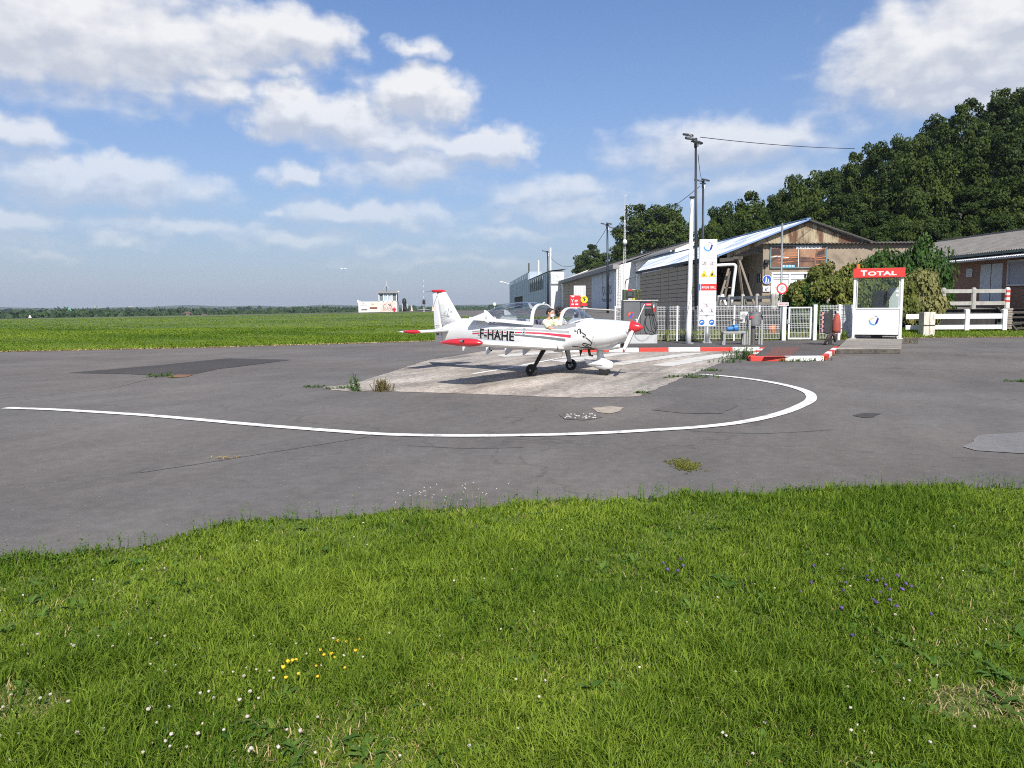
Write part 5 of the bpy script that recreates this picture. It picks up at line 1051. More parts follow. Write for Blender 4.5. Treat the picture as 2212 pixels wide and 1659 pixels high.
for v in (.217, .335, .44, .635, .705): flat(mb, [tp(0.02, v), tp(.98, v), tp(.98, v - .0022), tp(.02, v - .0022)], TO, X, Y, .003)
mb.build('dividers', mat('divider_grey', (.33, .34, .36), .5), to)
mb = MB(); flat(mb, [tp(.12, .585), tp(1, .585), tp(1, .51), tp(.12, .51)], TO, X, Y, .003); mb.build('red_band', SIGNRED, to)
mb = MB(); flat(mb, [tp(0, .585), tp(.085, .585), tp(.085, .51), tp(0, .51)], TO, X, Y, .003); mb.build('blue_band', mat('logo_blue', (.03, .10, .50)), to)
mb = MB(); text(mb, 'AVGAS 100LL', TO + Vector((.145 * TW, 0, -.563 * TH)), X, Y, w=.82 * TW, h=.027 * TH, bold=.025, lift=.006); mb.build('lettering', SIGNW, to)
YEL = mat('warning_yellow', (.72, .55, .02), .4, 0, .04)
for u in (.28, .74):
    c = [tp(u, .355), tp(u + .19, .428), tp(u - .19, .428)]; mb = MB(); flat(mb, c, TO, X, Y, .003); wt = mb.build('warning_triangle', YEL, to); mb = MB(); stroke(mb, c, .012, TO, X, Y, .005, True)
    if u < .5: text(mb, 'EX', TO + Vector(((u - .075) * TW, 0, -.421 * TH)), X, Y, w=.15 * TW, h=.024 * TH, bold=.02, lift=.006)
    else:
        flat(mb, [tp(u - .06, .418), tp(u - .065, .402), tp(u - .02, .385), tp(u, .372), tp(u + .02, .388), tp(u + .06, .396), tp(u + .065, .41), tp(u + .04, .42), tp(u, .41), tp(u - .03, .421)], TO, X, Y, .006)
    mb.build('symbol', INK, wt)
FADE = mat('faded_red', (.50, .28, .28), .5); GREYI = mat('soft_black_ink', (.05, .05, .055), .5)
for u, v, r in ((.27, .277, .155), (.73, .277, .155), (.47, .757, .15), (.19, .818, .15), (.76, .818, .15)):
    mb = MB(); disc(mb, TO + Vector((u * TW, 0, -v * TH)), X, Y, r * TW, .003, 28, r * TW * .9); stroke(mb, [(u * TW - r * TW * .62, -v * TH + r * TW * .62), (u * TW + r * TW * .62, -v * TH - r * TW * .62)], .009, TO, X, Y, .003); mb.build('prohibition_ring', FADE, to)
mb = MB()
def ic(u, v, pts, w=.014): stroke(mb, [(u * TW + a * TW, -v * TH + b * TW) for a, b in pts], w, TO, X, Y, .006)
ic(.27, .277, [(-.1, -.03), (.02, -.03)], .022); ic(.27, .277, [(.03, -.03), (.1, -.03), (.1, .03), (.05, .08), (.0, .07), (.05, .0)])
ic(.73, .277, [(-.08, -.07), (-.08, .02), (.0, .04), (.02, -.06), (-.08, -.07)]); ic(.73, .277, [(.0, .05), (.06, .09)], .02)
ic(.47, .757, [(-.09, .03), (-.02, .06), (.05, .02), (-.04, -.0)]); ic(.47, .757, [(-.04, -.06), (.07, -.03)])
for k in range(3): a = math.pi * (.5 + 2 * k / 3); ic(.19, .818, [(0, 0), (.09 * math.cos(a), .09 * math.sin(a))], .03)
ic(.76, .818, [(0, .04), (0, -.02), (-.04, -.09)], .026); ic(.76, .818, [(0, -.02), (.04, -.09)], .02); disc(mb, TO + Vector((.76 * TW, 0, -.818 * TH + .075 * TW)), X, Y, .018, .006)
ic(.47, .876, [(-.42, .02), (-.2, .03), (-.05, 0), (0, -.04), (.05, 0), (.2, .03), (.42, .02)], .008); ic(.47, .876, [(0, -.04), (-.02, -.1)], .012); ic(.47, .876, [(0, .02), (.0, -.04)], .014); ic(.47, .876, [(0, 0), (.1, .02)], .014); ic(.47, .876, [(0, 0), (-.09, .05)], .014)
ic(.14, .90, [(0, -.1), (0, .03), (.1, .03)], .006); ic(.78, .90, [(0, -.1), (0, .06)], .006)
for t_, u, v in (('1', .28, .737), ('2', .03, .858), ('3', .93, .858), ('4', .03, .99), ('5', .93, .99)): text(mb, t_, TO + Vector((u * TW, 0, -v * TH)), X, Y, h=.012 * TH, bold=.02, lift=.006)
mb.build('pictograms', GREYI, to)
for u in (.2, .765):
    mb = MB(); disc(mb, TO + Vector((u * TW, 0, -.953 * TH)), X, Y, .155 * TW, .003, 28); rd = mb.build('mandatory_disc', mat('mandatory_blue', (.02, .13, .48), .4), to)
    mb = MB(); flat(mb, [(u * TW + q * TW, -.953 * TH + w_ * TW) for q, w_ in ((-.1, .0), (-.05, .06), (.05, .06), (.1, .01), (.05, -.01), (.03, .02), (-.02, -.0), (-.05, -.04), (-.1, -.05))], TO, X, Y, .006); mb.build('hand_symbol', SIGNW, rd)

# --- flagpole
pb = G(1487, 743, .135); ptop = D(1495, 428, pb.y + .25)
fp = thing('flagpole', 'white tapered flagpole without a flag, left of the fuel sign', 'flagpole', tuple(pb))
mb = MB(); mb.tube([pb.lerp(ptop, t) for t in (0, .1, .5, 1)], [.115, .11, .088, .058], 14); mb.build('pole', mat('flagpole_white', (.70, .70, .69), .55, 0, .06, 3, .1, 20, (.5, .5, .48), .58, .7, 2), fp, smooth=True)
mb = MB(); mb.cyl(ptop, ptop + Vector((0, 0, .06)), .11, .11, 14); mb.build('cap', DARKF, fp)
mb = MB(); mb.tube([pb.lerp(ptop, t) + Vector((math.cos(9 * t + 2) * (.13 - .06 * t), math.sin(9 * t + 2) * (.13 - .06 * t), 0)) for t in np.linspace(.03, .96, 60)], .009, 5); mb.build('halyard', mat('grey_rope', (.22, .21, .2), .8), fp)
mb = MB(); mb.box(pb + Vector((.12, -.05, .03)), (.12, .1, .06)); mb.build('cleat', STEEL, fp)

# --- payment kiosk on its concrete plinth
ky = G(1842, 732, .2).y; kx0, kx1 = D(1843, 700, ky).x, D(1951, 700, ky).x; KW = kx1 - kx0
pl_ = [G(1807, 752, .2), G(1947, 751.5, .2), Vector((18.35, 36.2, .2)), Vector((16.1, 36.6, .2))]
mb = MB(); mb.prism([(p.x, p.y) for p in pl_], (0, 0, -.05), (1, 0, 0), (0, 1, 0), .25)
tag(mb.build('concrete_plinth', mat('plinth_concrete', (.27, .245, .21), .9, 0, .35, 1.4, .6, 50, (.11, .10, .09), .47, .66, 3, (.4, 1.8, 1), detail=8), bevel=.02), kind='structure')
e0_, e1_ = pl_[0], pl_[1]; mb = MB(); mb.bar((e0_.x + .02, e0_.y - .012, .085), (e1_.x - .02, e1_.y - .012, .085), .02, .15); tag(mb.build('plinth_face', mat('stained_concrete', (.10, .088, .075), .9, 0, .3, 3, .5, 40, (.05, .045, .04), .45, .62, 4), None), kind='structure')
kk_ = thing('payment_kiosk', 'white fuel payment kiosk with a red TOTAL fascia on a concrete plinth', 'kiosk', ((kx0 + kx1) / 2, ky, .2))
zz = lambda py: D(1890, py, ky).z
zpt, zpb, zf0, zf1 = zz(665.5), zz(723), zz(599.5), zz(579.5); kd = 1.5
mb = MB()
KP = [(kx0 + .06, ky), (kx1 - .06, ky), (kx0 + .06, ky + kd), (kx1 - .06, ky + kd)]
for (a, b) in KP: mb = MB(); mb.box((a, b, (.2 + zf0) / 2), (.12, .12, zf0 - .2)); mb.box((a, b, .215), (.26, .2, .025)); mb.build('post', WPAINT, kk_, bevel=.01)
for yy_, nm in ((ky - .01, 'front_panel'), (ky + kd, 'rear_panel')):
    mb = MB(); mb.box(((kx0 + kx1) / 2, yy_, (zpt + zpb) / 2), (KW - .2, .05, zpt - zpb)); mb.build(nm, WPAINT, kk_, bevel=.008)
    mb = MB(); mb.box(((kx0 + kx1) / 2, yy_, zpt - .02), (KW - .16, .09, .06)); mb.build('sill_rail', WPAINT, kk_, bevel=.008)
for xx_ in (kx0 + .06, kx1 - .06): mb = MB(); mb.box((xx_, ky + kd / 2, (zpt + zpb) / 2), (.04, kd - .12, zpt - zpb)); mb.build('side_panel', WPAINT, kk_)
mb = MB()
for z_, b in ((zpt + .02, 0),): pass
KG = glassmat('kiosk_glass', (.92, .95, .94), .025)
for yy_ in (ky - .01, ky + kd): mb = MB(); mb.box(((kx0 + kx1) / 2, yy_, (zpt + zf0) / 2), (KW - .24, .012, zf0 - zpt)); mb.build('window', KG, kk_)
mb = MB(); mb.box((kx0 + .17, ky + .02, (zpt + zf0) / 2), (.05, .05, zf0 - zpt)); mb.box((kx1 - .17, ky + .02, (zpt + zf0) / 2), (.05, .05, zf0 - zpt)); mb.build('window_frame', WPAINT, kk_)
mb = MB(); mb.box(((kx0 + kx1) / 2, ky + kd / 2, (zf0 + zf1) / 2), (KW + .07, kd + .3, zf1 - zf0)); fs_ = mb.build('fascia', mat('fascia_red', (.62, .045, .035), .4, 0, .05, 1.5), kk_, bevel=.01)
fyy = ky - .15; fx0, fw, fz = kx0 - .035, KW + .07, zf1 - zf0
mb = MB(); text(mb, 'T', (fx0 + fw * .145, fyy, zf0 + fz * .2), X, Y, w=fw * .125, h=fz * .60, bold=.045); text(mb, 'OTAL', (fx0 + fw * .285, fyy, zf0 + fz * .2), X, Y, w=fw * .555, h=fz * .47, bold=.045, spacing=1.08); mb.build('lettering', SIGNW, kk_)
swirl((kx0 + KW * .44, ky - .036, (zpt + zpb) / 2 + .02), X, Y, .25, kk_, .004)
mb = MB(); mb.cyl((kx0 + .17, ky + .2, zf1), (kx0 + .17, ky + .2, zf1 + .2), .085, .08, 14); mb.build('beacon', mat('amber_beacon', (.68, .16, .02), .25, 0, .1, 8), kk_, smooth=False)
DKC = mat('dark_terminal', (.02, .022, .026), .6, .1, .1)
mb = MB(); mb.box((kx0 + .54 * KW, ky + .55, (.6 + zz(628)) / 2), (.62, .5, zz(628) - .6)); mb.prism([(0, 0), (.16, .1), (.1, .2), (.17, .3), (.06, .42), (0, .45)], (kx0 + .54 * KW + .3, ky + .4, zz(650)), (1, 0, 0), (0, 0, 1), .3); mb.build('terminal', DKC, kk_, bevel=.02)
mb = MB(); mb.box((kx0 + .84 * KW, ky + 1.0, zz(645)), (.44, .3, .98)); cb_ = mb.build('grey_cabinet', mat('cabinet_grey', (.40, .45, .43), .5, 0, .05), kk_, bevel=.01)
for k in (0, 1): mb = MB(); disc(mb, (kx1 - .25, ky - .018, zz(629 + 9 * k)), X, Y, .055, .002, 20); mb.build('round_sticker', mat('sticker_white', (.7, .66, .66), .5, 0, .2, 30), kk_)
mb = MB(); mb.box(((kx0 + kx1) / 2 + .02, ky + .5, .3), (.5, .5, .2)); mb.build('black_box', BLACKR, kk_)
mb = MB(); mb.box(((kx0 + kx1) / 2, ky + kd * .6, .33), (KW - .2, .06, .08)); mb.build('floor_rail', STEEL, kk_)

# the kiosk is set square to its plinth, its right end nearer
kk_.location.x -= .06; kk_.rotation_euler = (0, 0, rad(-24)); kk_.scale = (.9, .95, 1)

# --- stand with black bag and red cover
ps = G(1793, 745, .135); st = thing('equipment_stand', 'black post stand with a black bag and a folded red cover by the gate', 'stand', tuple(ps)); s_ = ps.y / FPX
REDC = mat('faded_red_cloth', (.34, .07, .05), .85, 0, .2, 6, .8, 8, (.24, .05, .04), .5, .65, 3)
mb = MB(); mb.bar(ps, ps + Vector((0, 0, 1.36)), .13, .05); mb.box(ps + Vector((0, 0, .015)), (.36, .36, .03)); mb.build('post', BLACKR, st, bevel=.01)
mb = MB(); mb.prism([(-.36, .5), (-.34, 1.24), (-.07, 1.26), (-.07, .46), (-.2, .42)], ps + Vector((0, -.06, 0)), X, Y, .12); bg_ = mb.build('black_bag', mat('black_canvas', (.03, .03, .032), .8, 0, .3, 5, .8, 12), st, bevel=.04)
mb = MB()
for k in range(5): mb.box(ps + Vector((-.37, -.08, .56 + k * .165)), (.08, .16, .1))
mb.build('pink_strap', mat('pink_strap', (.52, .22, .24), .8, 0, .1), bg_)
mb = MB(); mb.tube([ps + Vector((.24, 0, 1.22)), ps + Vector((.24, 0, 1.12)), ps + Vector((.22, .0, .9)), ps + Vector((.21, 0, .6)), ps + Vector((.22, 0, .46))], [.03, .10, .15, .17, .15], 12); mb.build('red_cover', REDC, st, smooth=True)
mb = MB(); mb.ellipsoid(ps + Vector((.24, 0, 1.25)), (.05, .05, .05), 8, 6); mb.build('cover_cap', SIGNW, st)
mb = MB(); mb.tube(smoothpts([ps + Vector((.02, -.05, .45)), ps + Vector((-.12, -.1, .28)), ps + Vector((-.26, -.12, .05))]), [.06] * 6 + [.05] * 7, 8) if False else mb.tube([ps + Vector((.02, -.05, .45)), ps + Vector((-.12, -.1, .28)), ps + Vector((-.28, -.12, .03))], [.06, .07, .03], 8); mb.tube([ps + Vector((.05, -.05, .45)), ps + Vector((.16, -.08, .34)), ps + Vector((.14, -.1, .12))], [.06, .08, .04], 8); mb.build('loose_straps', mat('dark_red_black', (.05, .03, .03), .8, 0, .3, 6), st, smooth=True)

# --- steel bin on legs, notice plate, bench with a blue pump
pt_ = G(1630, 744.5, .135); y_ = pt_.y; a, b = D(1616.5, 702, y_), D(1644, 674, y_); r_ = (b.x - a.x) / 2; xc_ = (a.x + b.x) / 2
bn = thing('steel_tank', 'round galvanised tank on four grey legs in front of the mesh fence', 'tank', (xc_, y_, .135))
GALV = mat('galvanised_sheet', (.30, .305, .31), .45, .5, .15, 4, .2, 20, (.22, .22, .22), .5, .7, 3)
mb = MB(); mb.tube([(xc_, y_, a.z - .04), (xc_, y_, a.z + .05), (xc_, y_, b.z - .03), (xc_, y_, b.z - .02), (xc_, y_, b.z)], [r_ * .8, r_ * .9, r_ * .96, r_ * 1.06, r_ * 1.06], 24); mb.build('drum', GALV, bn, auto=40)
for s in (-1, 1):
    for q in (-1, 1): mb = MB(); mb.bar((xc_ + s * r_ * .98, y_ + q * r_ * .7, .135), (xc_ + s * r_ * .98, y_ + q * r_ * .7, a.z + .2), .07, .04); mb.build('leg', mat('leg_grey', (.30, .30, .285), .6, .1, .1), bn)
mb = MB(); mb.cyl((xc_ - .05, y_, .135), (xc_ - .05, y_, a.z), .09, .09, 10); mb.build('drain_pipe', mat('dark_pipe', (.09, .085, .08), .6), bn)
mb = MB(); mb.box((xc_ - r_ * .68, y_ - r_ * .72, b.z - .2), (.12, .02, .07)); mb.build('red_label', SIGNRED, bn)
mb = MB(); mb.bar((xc_ + r_, y_, b.z - .1), (xc_ + r_ + .05, y_ - .05, b.z - .24), .04); mb.build('clip', DARKF, bn)
p = D(1607, 685, y_ + .25); st = thing('instruction_plate', 'white instruction plate beside the galvanised tank', 'sign', tuple(p))
mb = MB(); mb.box(p, (.29, .02, .43)); mb.build('plate', SIGNW, st); mb = MB(); mb.bar((p.x, p.y + .03, .135), (p.x, p.y + .03, p.z), .04); mb.build('post', STEEL, st)
mb = MB()
for k in range(8): mb.box((p.x - .02 + random.uniform(-.02, .02), p.y - .012, p.z + .16 - k * .045), (.17 + random.uniform(-.04, .05), .004, .014))
mb.build('print', GREYI, st)
pbn = G(1582, 744.5, .135); y_ = pbn.y; xa_, xb_ = D(1560, 700, y_).x, D(1609, 700, y_).x; zb_ = D(1580, 718, y_).z
bt_ = thing('pump_bench', 'low grey steel bench carrying a blue pump in front of the mesh fence', 'bench', ((xa_ + xb_) / 2, y_, .135))
mb = MB(); mb.box(((xa_ + xb_) / 2, y_, zb_), (xb_ - xa_, .4, .08)); mb.build('top', MATS['leg_grey'], bt_, bevel=.01)
for x_ in (xa_ + .05, xb_ - .05):
    for q in (-.16, .16): mb = MB(); mb.box((x_, y_ + q, (zb_ + .135) / 2), (.085, .05, zb_ - .135)); mb.build('leg', MATS['leg_grey'], bt_)
pp_ = thing('pump', 'small blue motor pump on the low grey bench', 'pump', ((xa_ + xb_) / 2, y_, zb_ + .04)); q = Vector(((xa_ + xb_) / 2 - .02, y_, zb_ + .16)); PBLUE = mat('pump_blue', (.02, .17, .48), .4, 0, .1)
mb = MB(); mb.cyl(q + Vector((-.22, -.02, -.02)), q + Vector((.02, 0, -.01)), .085, .09, 14); mb.cyl(q + Vector((-.25, -.02, -.02)), q + Vector((-.22, -.02, -.02)), .06, .085, 14); mb.build('motor', PBLUE, pp_, auto=40)
mb = MB(); mb.cyl(q + Vector((.03, 0, .0)), q + Vector((.17, 0, .02)), .13, .15, 18); mb.build('volute', PBLUE, pp_, auto=40)
mb = MB(); mb.cyl(q + Vector((.0, 0, 0)), q + Vector((.05, 0, 0)), .11, .11, 16); mb.cyl(q + Vector((.17, 0, .02)), q + Vector((.2, 0, .02)), .06, .06, 12); mb.build('coupling', BLACKR, pp_)
mb = MB(); mb.box(q + Vector((0, 0, -.1)), (.4, .16, .03)); mb.build('foot', DARKF, pp_)
mb = MB(); mb.tube(smoothpts([q + Vector((-.06, .02, .08)), q + Vector((-.06, .05, .3)), q + Vector((0, .06, .33)), q + Vector((.42, .08, .33))]), .022, 8); mb.build('pipe', mat('dark_pipe', (.09, .085, .08)), pp_, smooth=True)

# --- no-entry sign on a tall grey pole
y_ = 36.2; pz = D(1690, 482, y_); pl2 = D(1686.5, 690, y_); st = thing('round_sign_post', 'tall thin grey pole with a round white red-rimmed sign behind the fence gate', 'sign', (pl2.x, y_, .12))
mb = MB(); mb.tube([(pl2.x - .01, y_, .1), (pl2.x, y_, 1.0), pz], [.05, .05, .045], 10); mb.build('pole', mat('pole_grey', (.20, .21, .215), .5, .5, .1), st, smooth=True)
p = D(1688, 623.5, y_) + Vector((0, -.08, 0)); mb = MB(); mb.cyl(p + Vector((0, .02, 0)), p, .255, .255, 30); dq = mb.build('disc', SIGNRED, st); mb = MB(); disc(mb, p, X, Y, .19, .002, 30); mb.build('white_field', SIGNW, dq)
mb = MB()
for t_, dz, w_ in (('DEFENSE', .05, .22), ('AUX', -.02, .1), ('TIERS', -.09, .2)): text(mb, t_, p + Vector((0, 0, dz)), X, Y, w=w_, h=.045, align='C', bold=.01, lift=.005)
mb.build('lettering', INK, dq)
# --- orange drum in the yard
p = D(1670, 719, 36.8); r_ = 10 / FPX * 36.8; st = thing('drum', 'orange metal drum standing behind the mesh fence', 'drum', (p.x, 36.8, .12)); ODR = mat('orange_drum_paint', (.50, .14, .04), .6, .1, .15, 4, .2, 20, (.3, .09, .04), .55, .7, 3)
mb = MB(); mb.tube([(p.x, 36.8, .12 + .6 * t) for t in (0, .3, .33, .36, .63, .66, .69, 1)], [r_, r_, r_ * 1.06, r_, r_, r_ * 1.06, r_, r_], 20); mb.build('shell', ODR, st, smooth=True); mb = MB(); mb.cyl((p.x, 36.8, .72), (p.x, 36.8, .74), r_ * 1.04, r_ * 1.04, 20); mb.build('lid', ODR, st)

# --- weeds that grow in the joints
def weed(p, n, h, spread, label, name='weed', material=None, leafl=.10, leafw=.03, sy=.6):
    t = thing(name, label, 'weed', tuple(p)); k = n * 7; r = rng; bx = np.repeat(r.normal(0, spread, n), 7); by = np.repeat(r.normal(0, spread * sy, n), 7); hh_ = np.repeat(h * r.uniform(.45, 1.1, n), 7); f_ = np.tile(np.linspace(.08, 1, 7), n)
    lx_, ly_ = np.repeat(r.normal(0, .25, n), 7), np.repeat(r.normal(0, .25, n), 7)
    base = np.stack([bx + lx_ * f_ * hh_, by + ly_ * f_ * hh_, hh_ * f_], 1); th = r.uniform(0, 2 * np.pi, k)
    leaf_cards('leaves', base, unit(np.stack([np.cos(th), np.sin(th), r.uniform(.1, .9, k)], 1)), leafl * r.uniform(.5, 1.2, k), leafw * r.uniform(.6, 1.2, k), r.uniform(0, 1, k), material or BL, t, 'stuff')
    mb = MB()
    for i in range(n): mb.bar((bx[i * 7], by[i * 7], 0), (base[i * 7 + 6][0], base[i * 7 + 6][1], base[i * 7 + 6][2]), .008)
    mb.build('stems', material or BL, t, world=False, kind='stuff'); return t
DWEED = leafmat('dry_weed_leaf', (.16, .12, .05), (.14, .17, .05), .2); OLIVE = leafmat('olive_moss', (.10, .12, .02), (.22, .20, .05), .15)
weed(G(768, 845), 12, .32, .05, 'upright green weed at the left corner of the concrete pad', leafl=.13, leafw=.04)
weed(G(826, 845), 70, .24, .10, 'bushy half dry weed at the edge of the pad, right of the upright green one', material=DWEED, leafl=.07, leafw=.014)
weed(G(742, 839), 20, .05, .16, 'low green tuft just left of the upright weed by the pad', leafl=.06)
weed(G(678, 836.5), 22, .04, .2, 'flat green tuft in the paving joint, farthest left of the pad weeds', leafl=.05)
weed(G(344, 814), 22, .09, .22, 'low green tuft at the corner of the dark asphalt patch', leafl=.09)
weed(G(1380, 849), 16, .04, .13, 'small flat weed at the near right corner of the concrete pad', leafl=.06)
weed(G(1487, 815), 46, .06, .34, 'flat green weeds along the right edge of the concrete pad', leafl=.07)
weed(G(1531, 801), 24, .05, .2, 'small green weeds in the joint where the white curve starts', leafl=.07)
weed(G(1604, 776), 60, .36, .22, 'leafy green weeds beside the red end of the kerb', leafl=.13, leafw=.035)
weed(G(1575, 783), 24, .12, .25, 'low green weeds left of the leafy clump by the kerb', leafl=.09)
weed(G(1720, 781), 40, .10, .36, 'straggling green weeds along the foot of the white kerb block', leafl=.08)
weed(G(1772, 779), 24, .14, .12, 'green weed at the kerb corner', leafl=.1)
weed(G(1795, 768), 14, .08, .12, 'small green weed by the striped kerb near the plinth', leafl=.08)
weed(G(1480, 1006), 260, .022, .065, 'round yellow green moss and grass patch on the asphalt in front', 'moss_patch', OLIVE, .04, .008, 1.9)
weed(G(480, 990), 14, .015, .08, 'thin yellow grass wisp on the asphalt at the left', 'moss_patch', DRY, .05, .008)
weed(G(2196, 824), 24, .04, .16, 'flat green weed on the asphalt at the right edge', leafl=.06)
weed(G(1968, 742), 30, .3, .2, 'tall dry weed beside the kiosk plinth', material=DWEED, leafl=.09, leafw=.02)

# --- bushes behind the kiosk
VLEAF = leafmat('variegated_leaf', (.038, .066, .010), (.20, .205, .05), .25); GLEAF = leafmat('shrub_leaf', (.022, .055, .014), (.065, .12, .025), .25); WLEAF = leafmat('pale_variegated_leaf', (.042, .070, .013), (.30, .275, .11), .22)
def bush(name, label, px, top, y, wpx, seed, material, ncl, leaf, zb, clr, per=110, ry=.8):
    p = D(px, top, y); rx = wpx / 2 / FPX * y; h = p.z - zb; me = crown_mesh('crown', seed, 1, .55, .45, ncl, per, leaf / rx, clr / rx, material)
    t = thing(name, label, 'bush', (p.x, y, zb)); c = link_mesh('foliage', me, None, t); c.scale = (rx, rx * ry, h); c['kind'] = 'thing'
    mb = MB()
    for k in range(6): a_ = k * 1.05; mb.tube([(0, 0, -.1), (math.cos(a_) * rx * .25, math.sin(a_) * rx * .2, h * .35), (math.cos(a_) * rx * .55, math.sin(a_) * rx * .4, h * .7)], [.05, .04, .015], 6)
    mb.build('stem', BARK, t, world=False); return t
bush('bush', 'broad yellow green bush behind the fence, left of the kiosk', 1795, 572, 40.6, 200, 31, VLEAF, 130, .16, .1, .42, 230)
bush('bush', 'yellow variegated bush seen through the kiosk window', 1905, 588, 41.3, 150, 33, VLEAF, 110, .16, .1, .40, 200)
bush('bush', 'cream variegated bush right of the kiosk', 1988, 590, 41.6, 112, 35, WLEAF, 100, .16, .1, .40, 200)
bush('shrub', 'tall dark green leafy shrub behind the right end of the red fascia', 1985, 530, 43.4, 128, 37, GLEAF, 110, .15, .2, .6, 150)
bush('shrub', 'dark green leafy shrub behind the left end of the red fascia', 1912, 552, 43.0, 120, 47, GLEAF, 90, .15, .2, .55, 150)
bush('bush', 'yellow green bush between the striped post stand and the kiosk', 1856, 592, 40.2, 110, 49, VLEAF, 80, .16, .1, .42, 200)
bush('shrub', 'dark green shrub beside the white window of the brick building', 2026, 600, 43.0, 60, 39, GLEAF, 40, .15, .3, .4, 140)
bush('bush', 'dark lower part of the bush left of the fence end', 1755, 622, 39.6, 80, 41, GLEAF, 40, .13, .1, .35, 140)
# ------------------------------------------------------------------ lamp masts, cables, radio mast
MAST = mat('mast_dark', (.028, .032, .042), .45, .3, .1, 3)
def mast(px_top, py_top, px_base, y, w, label, heads=2, big=1.):
    a = D(px_top, py_top, y); zb = hgt(a.x, y); b = D(px_base, 660, y)
    t = thing('lamp_mast', label, 'lamp post', (b.x, y, zb)); mb = MB(); mb.tube([(b.x, y, zb), (b.x * .5 + a.x * .5, y, (zb + a.z) / 2), (a.x, y, a.z - .1)], [w, w * .85, w * .62], 12); mb.build('pole', MAST, t, smooth=True)
    mb = MB(); mb.bar((a.x - .35 * big, y, a.z - .15), (a.x + .3 * big, y, a.z - .15), .07); mb.cyl((a.x, y, a.z - .5), (a.x, y, a.z + .05), w * .9, w * .9, 10); mb.build('crossbar', MAST, t)
    hs_ = {1: [(-.45, .0, 0.)], 2: [(-.55, .05, -.3), (.25, .08, .2)], 3: [(-.6, .22, -.5), (-.42, -.05, -.2), (.12, -.32, .25)]}[heads]
    for dx, dz, yaw in hs_:
        mb = MB(); R_ = Matrix.Rotation(yaw, 3, 'Z') @ Matrix.Rotation(.22, 3, 'Y'); c = Vector((a.x + dx * big, y - .15, a.z + dz * big))
        rings = [[c + R_ @ Vector((x * big, s * wy * big, zq * big)) for s, zq in ((-1, -.04), (1, -.04), (.75, .1), (-.75, .1))] for x, wy in ((-.45, .10), (-.3, .22), (.1, .25), (.36, .16))]
        mb.loft(rings); hd_ = mb.build('lamp_head', MAST, t, bevel=.02); mb = MB(); mb.box(c + R_ @ Vector((-.08, 0, -.05)) * big, (.5 * big, .3 * big, .02), R_); mb.build('lens', mat('lamp_lens', (.35, .36, .36), .2), hd_)
    mb = MB(); mb.tube([(a.x + .09, y - .05, a.z - .3), (a.x + .14 * big, y - .05, a.z - .75 * big)], [.10 * big, .05 * big], 8); mb.build('junction_box', mat('sign_white', (.75, .75, .75)), t)
    return a
A_ = mast(1503, 300, 1504.5, 46.5, .105, 'tall dark lamp mast with three floodlights beside the fuel sign', 3, .78)
B_ = mast(1519, 392, 1518, 66, .13, 'second dark lamp mast just right of the tallest one, its lamps half hidden', 2, .8)
C_ = mast(1312, 485, 1313, 97, .17, 'dark lamp mast in front of the white hangar door with the lettering', 2, .85)
D_ = mast(1183, 543, 1184, 144, .18, 'farthest and smallest dark lamp mast, by the blue ribbed building', 1, 1.15)
def cable(a, b, sag, label, r=.02):
    t = MB(); t.tube([Vector(a).lerp(Vector(b), k / 24) - Vector((0, 0, sag * 4 * (k / 24) * (1 - k / 24))) for k in range(25)], r, 5)
    tag(t.build('overhead_cable', MAST, None), label, 'cable')
cable(A_ + Vector((.25, 0, .1)), D(1846, 321, 58), .13, 'overhead cable from the tallest lamp mast to the wooded slope', .022)
cable(A_ + Vector((.15, 0, -.9)), B_ + Vector((-.1, 0, .1)), .3, 'overhead cable between the two tall lamp masts')
cable(B_ + Vector((-.3, 0, -.4)), C_ + Vector((0, 0, -.3)), 1.2, 'overhead cable from the second mast down to the mast by the white hangar', .026)
cable(C_ + Vector((0, 0, -.3)), D_ + Vector((0, 0, -.3)), 3.6, 'sagging overhead cable between the two far lamp masts', .032)
cable(C_ + Vector((.2, 0, -.2)), D(1352, 490, 126), .3, 'overhead cable from the lamp mast to the lattice radio mast', .026)
p = D(1350, 422, 128); t = thing('radio_mast', 'slender lattice radio mast with a white ball rising behind the grey roof', 'mast', (p.x, 128, 2)); LAT = mat('mast_white_red', (.6, .6, .6), .5, .3, .1)
zt = p.z; mb = MB()
for k in range(3):
    a = k * 2.094; mb.bar((p.x + .32 * math.cos(a), 128 + .32 * math.sin(a), 2), (p.x + .14 * math.cos(a), 128 + .14 * math.sin(a), zt - 4), .05)
n_ = 26
for k in range(n_):
    z0, z1 = 2 + (zt - 6) * k / n_, 2 + (zt - 6) * (k + 1) / n_; r_ = .32 - .18 * k / n_; mb.bar((p.x - r_, 128, z0), (p.x + r_, 128, z1), .03); mb.bar((p.x - r_, 128, z1), (p.x + r_, 128, z1), .03)
mb.build('lattice', LAT, t); mb = MB(); mb.tube([(p.x, 128, zt - 4.2), (p.x, 128, zt)], [.06, .03], 6); mb.bar((p.x, 128, zt - .1), (p.x + .35, 128, zt), .04); mb.build('whip_aerial', LAT, t)
q = D(1350, 523, 127.6); mb = MB(); mb.ellipsoid(q, (.38, .38, .45), 10, 8); mb.build('white_ball', SIGNW, t, smooth=True)

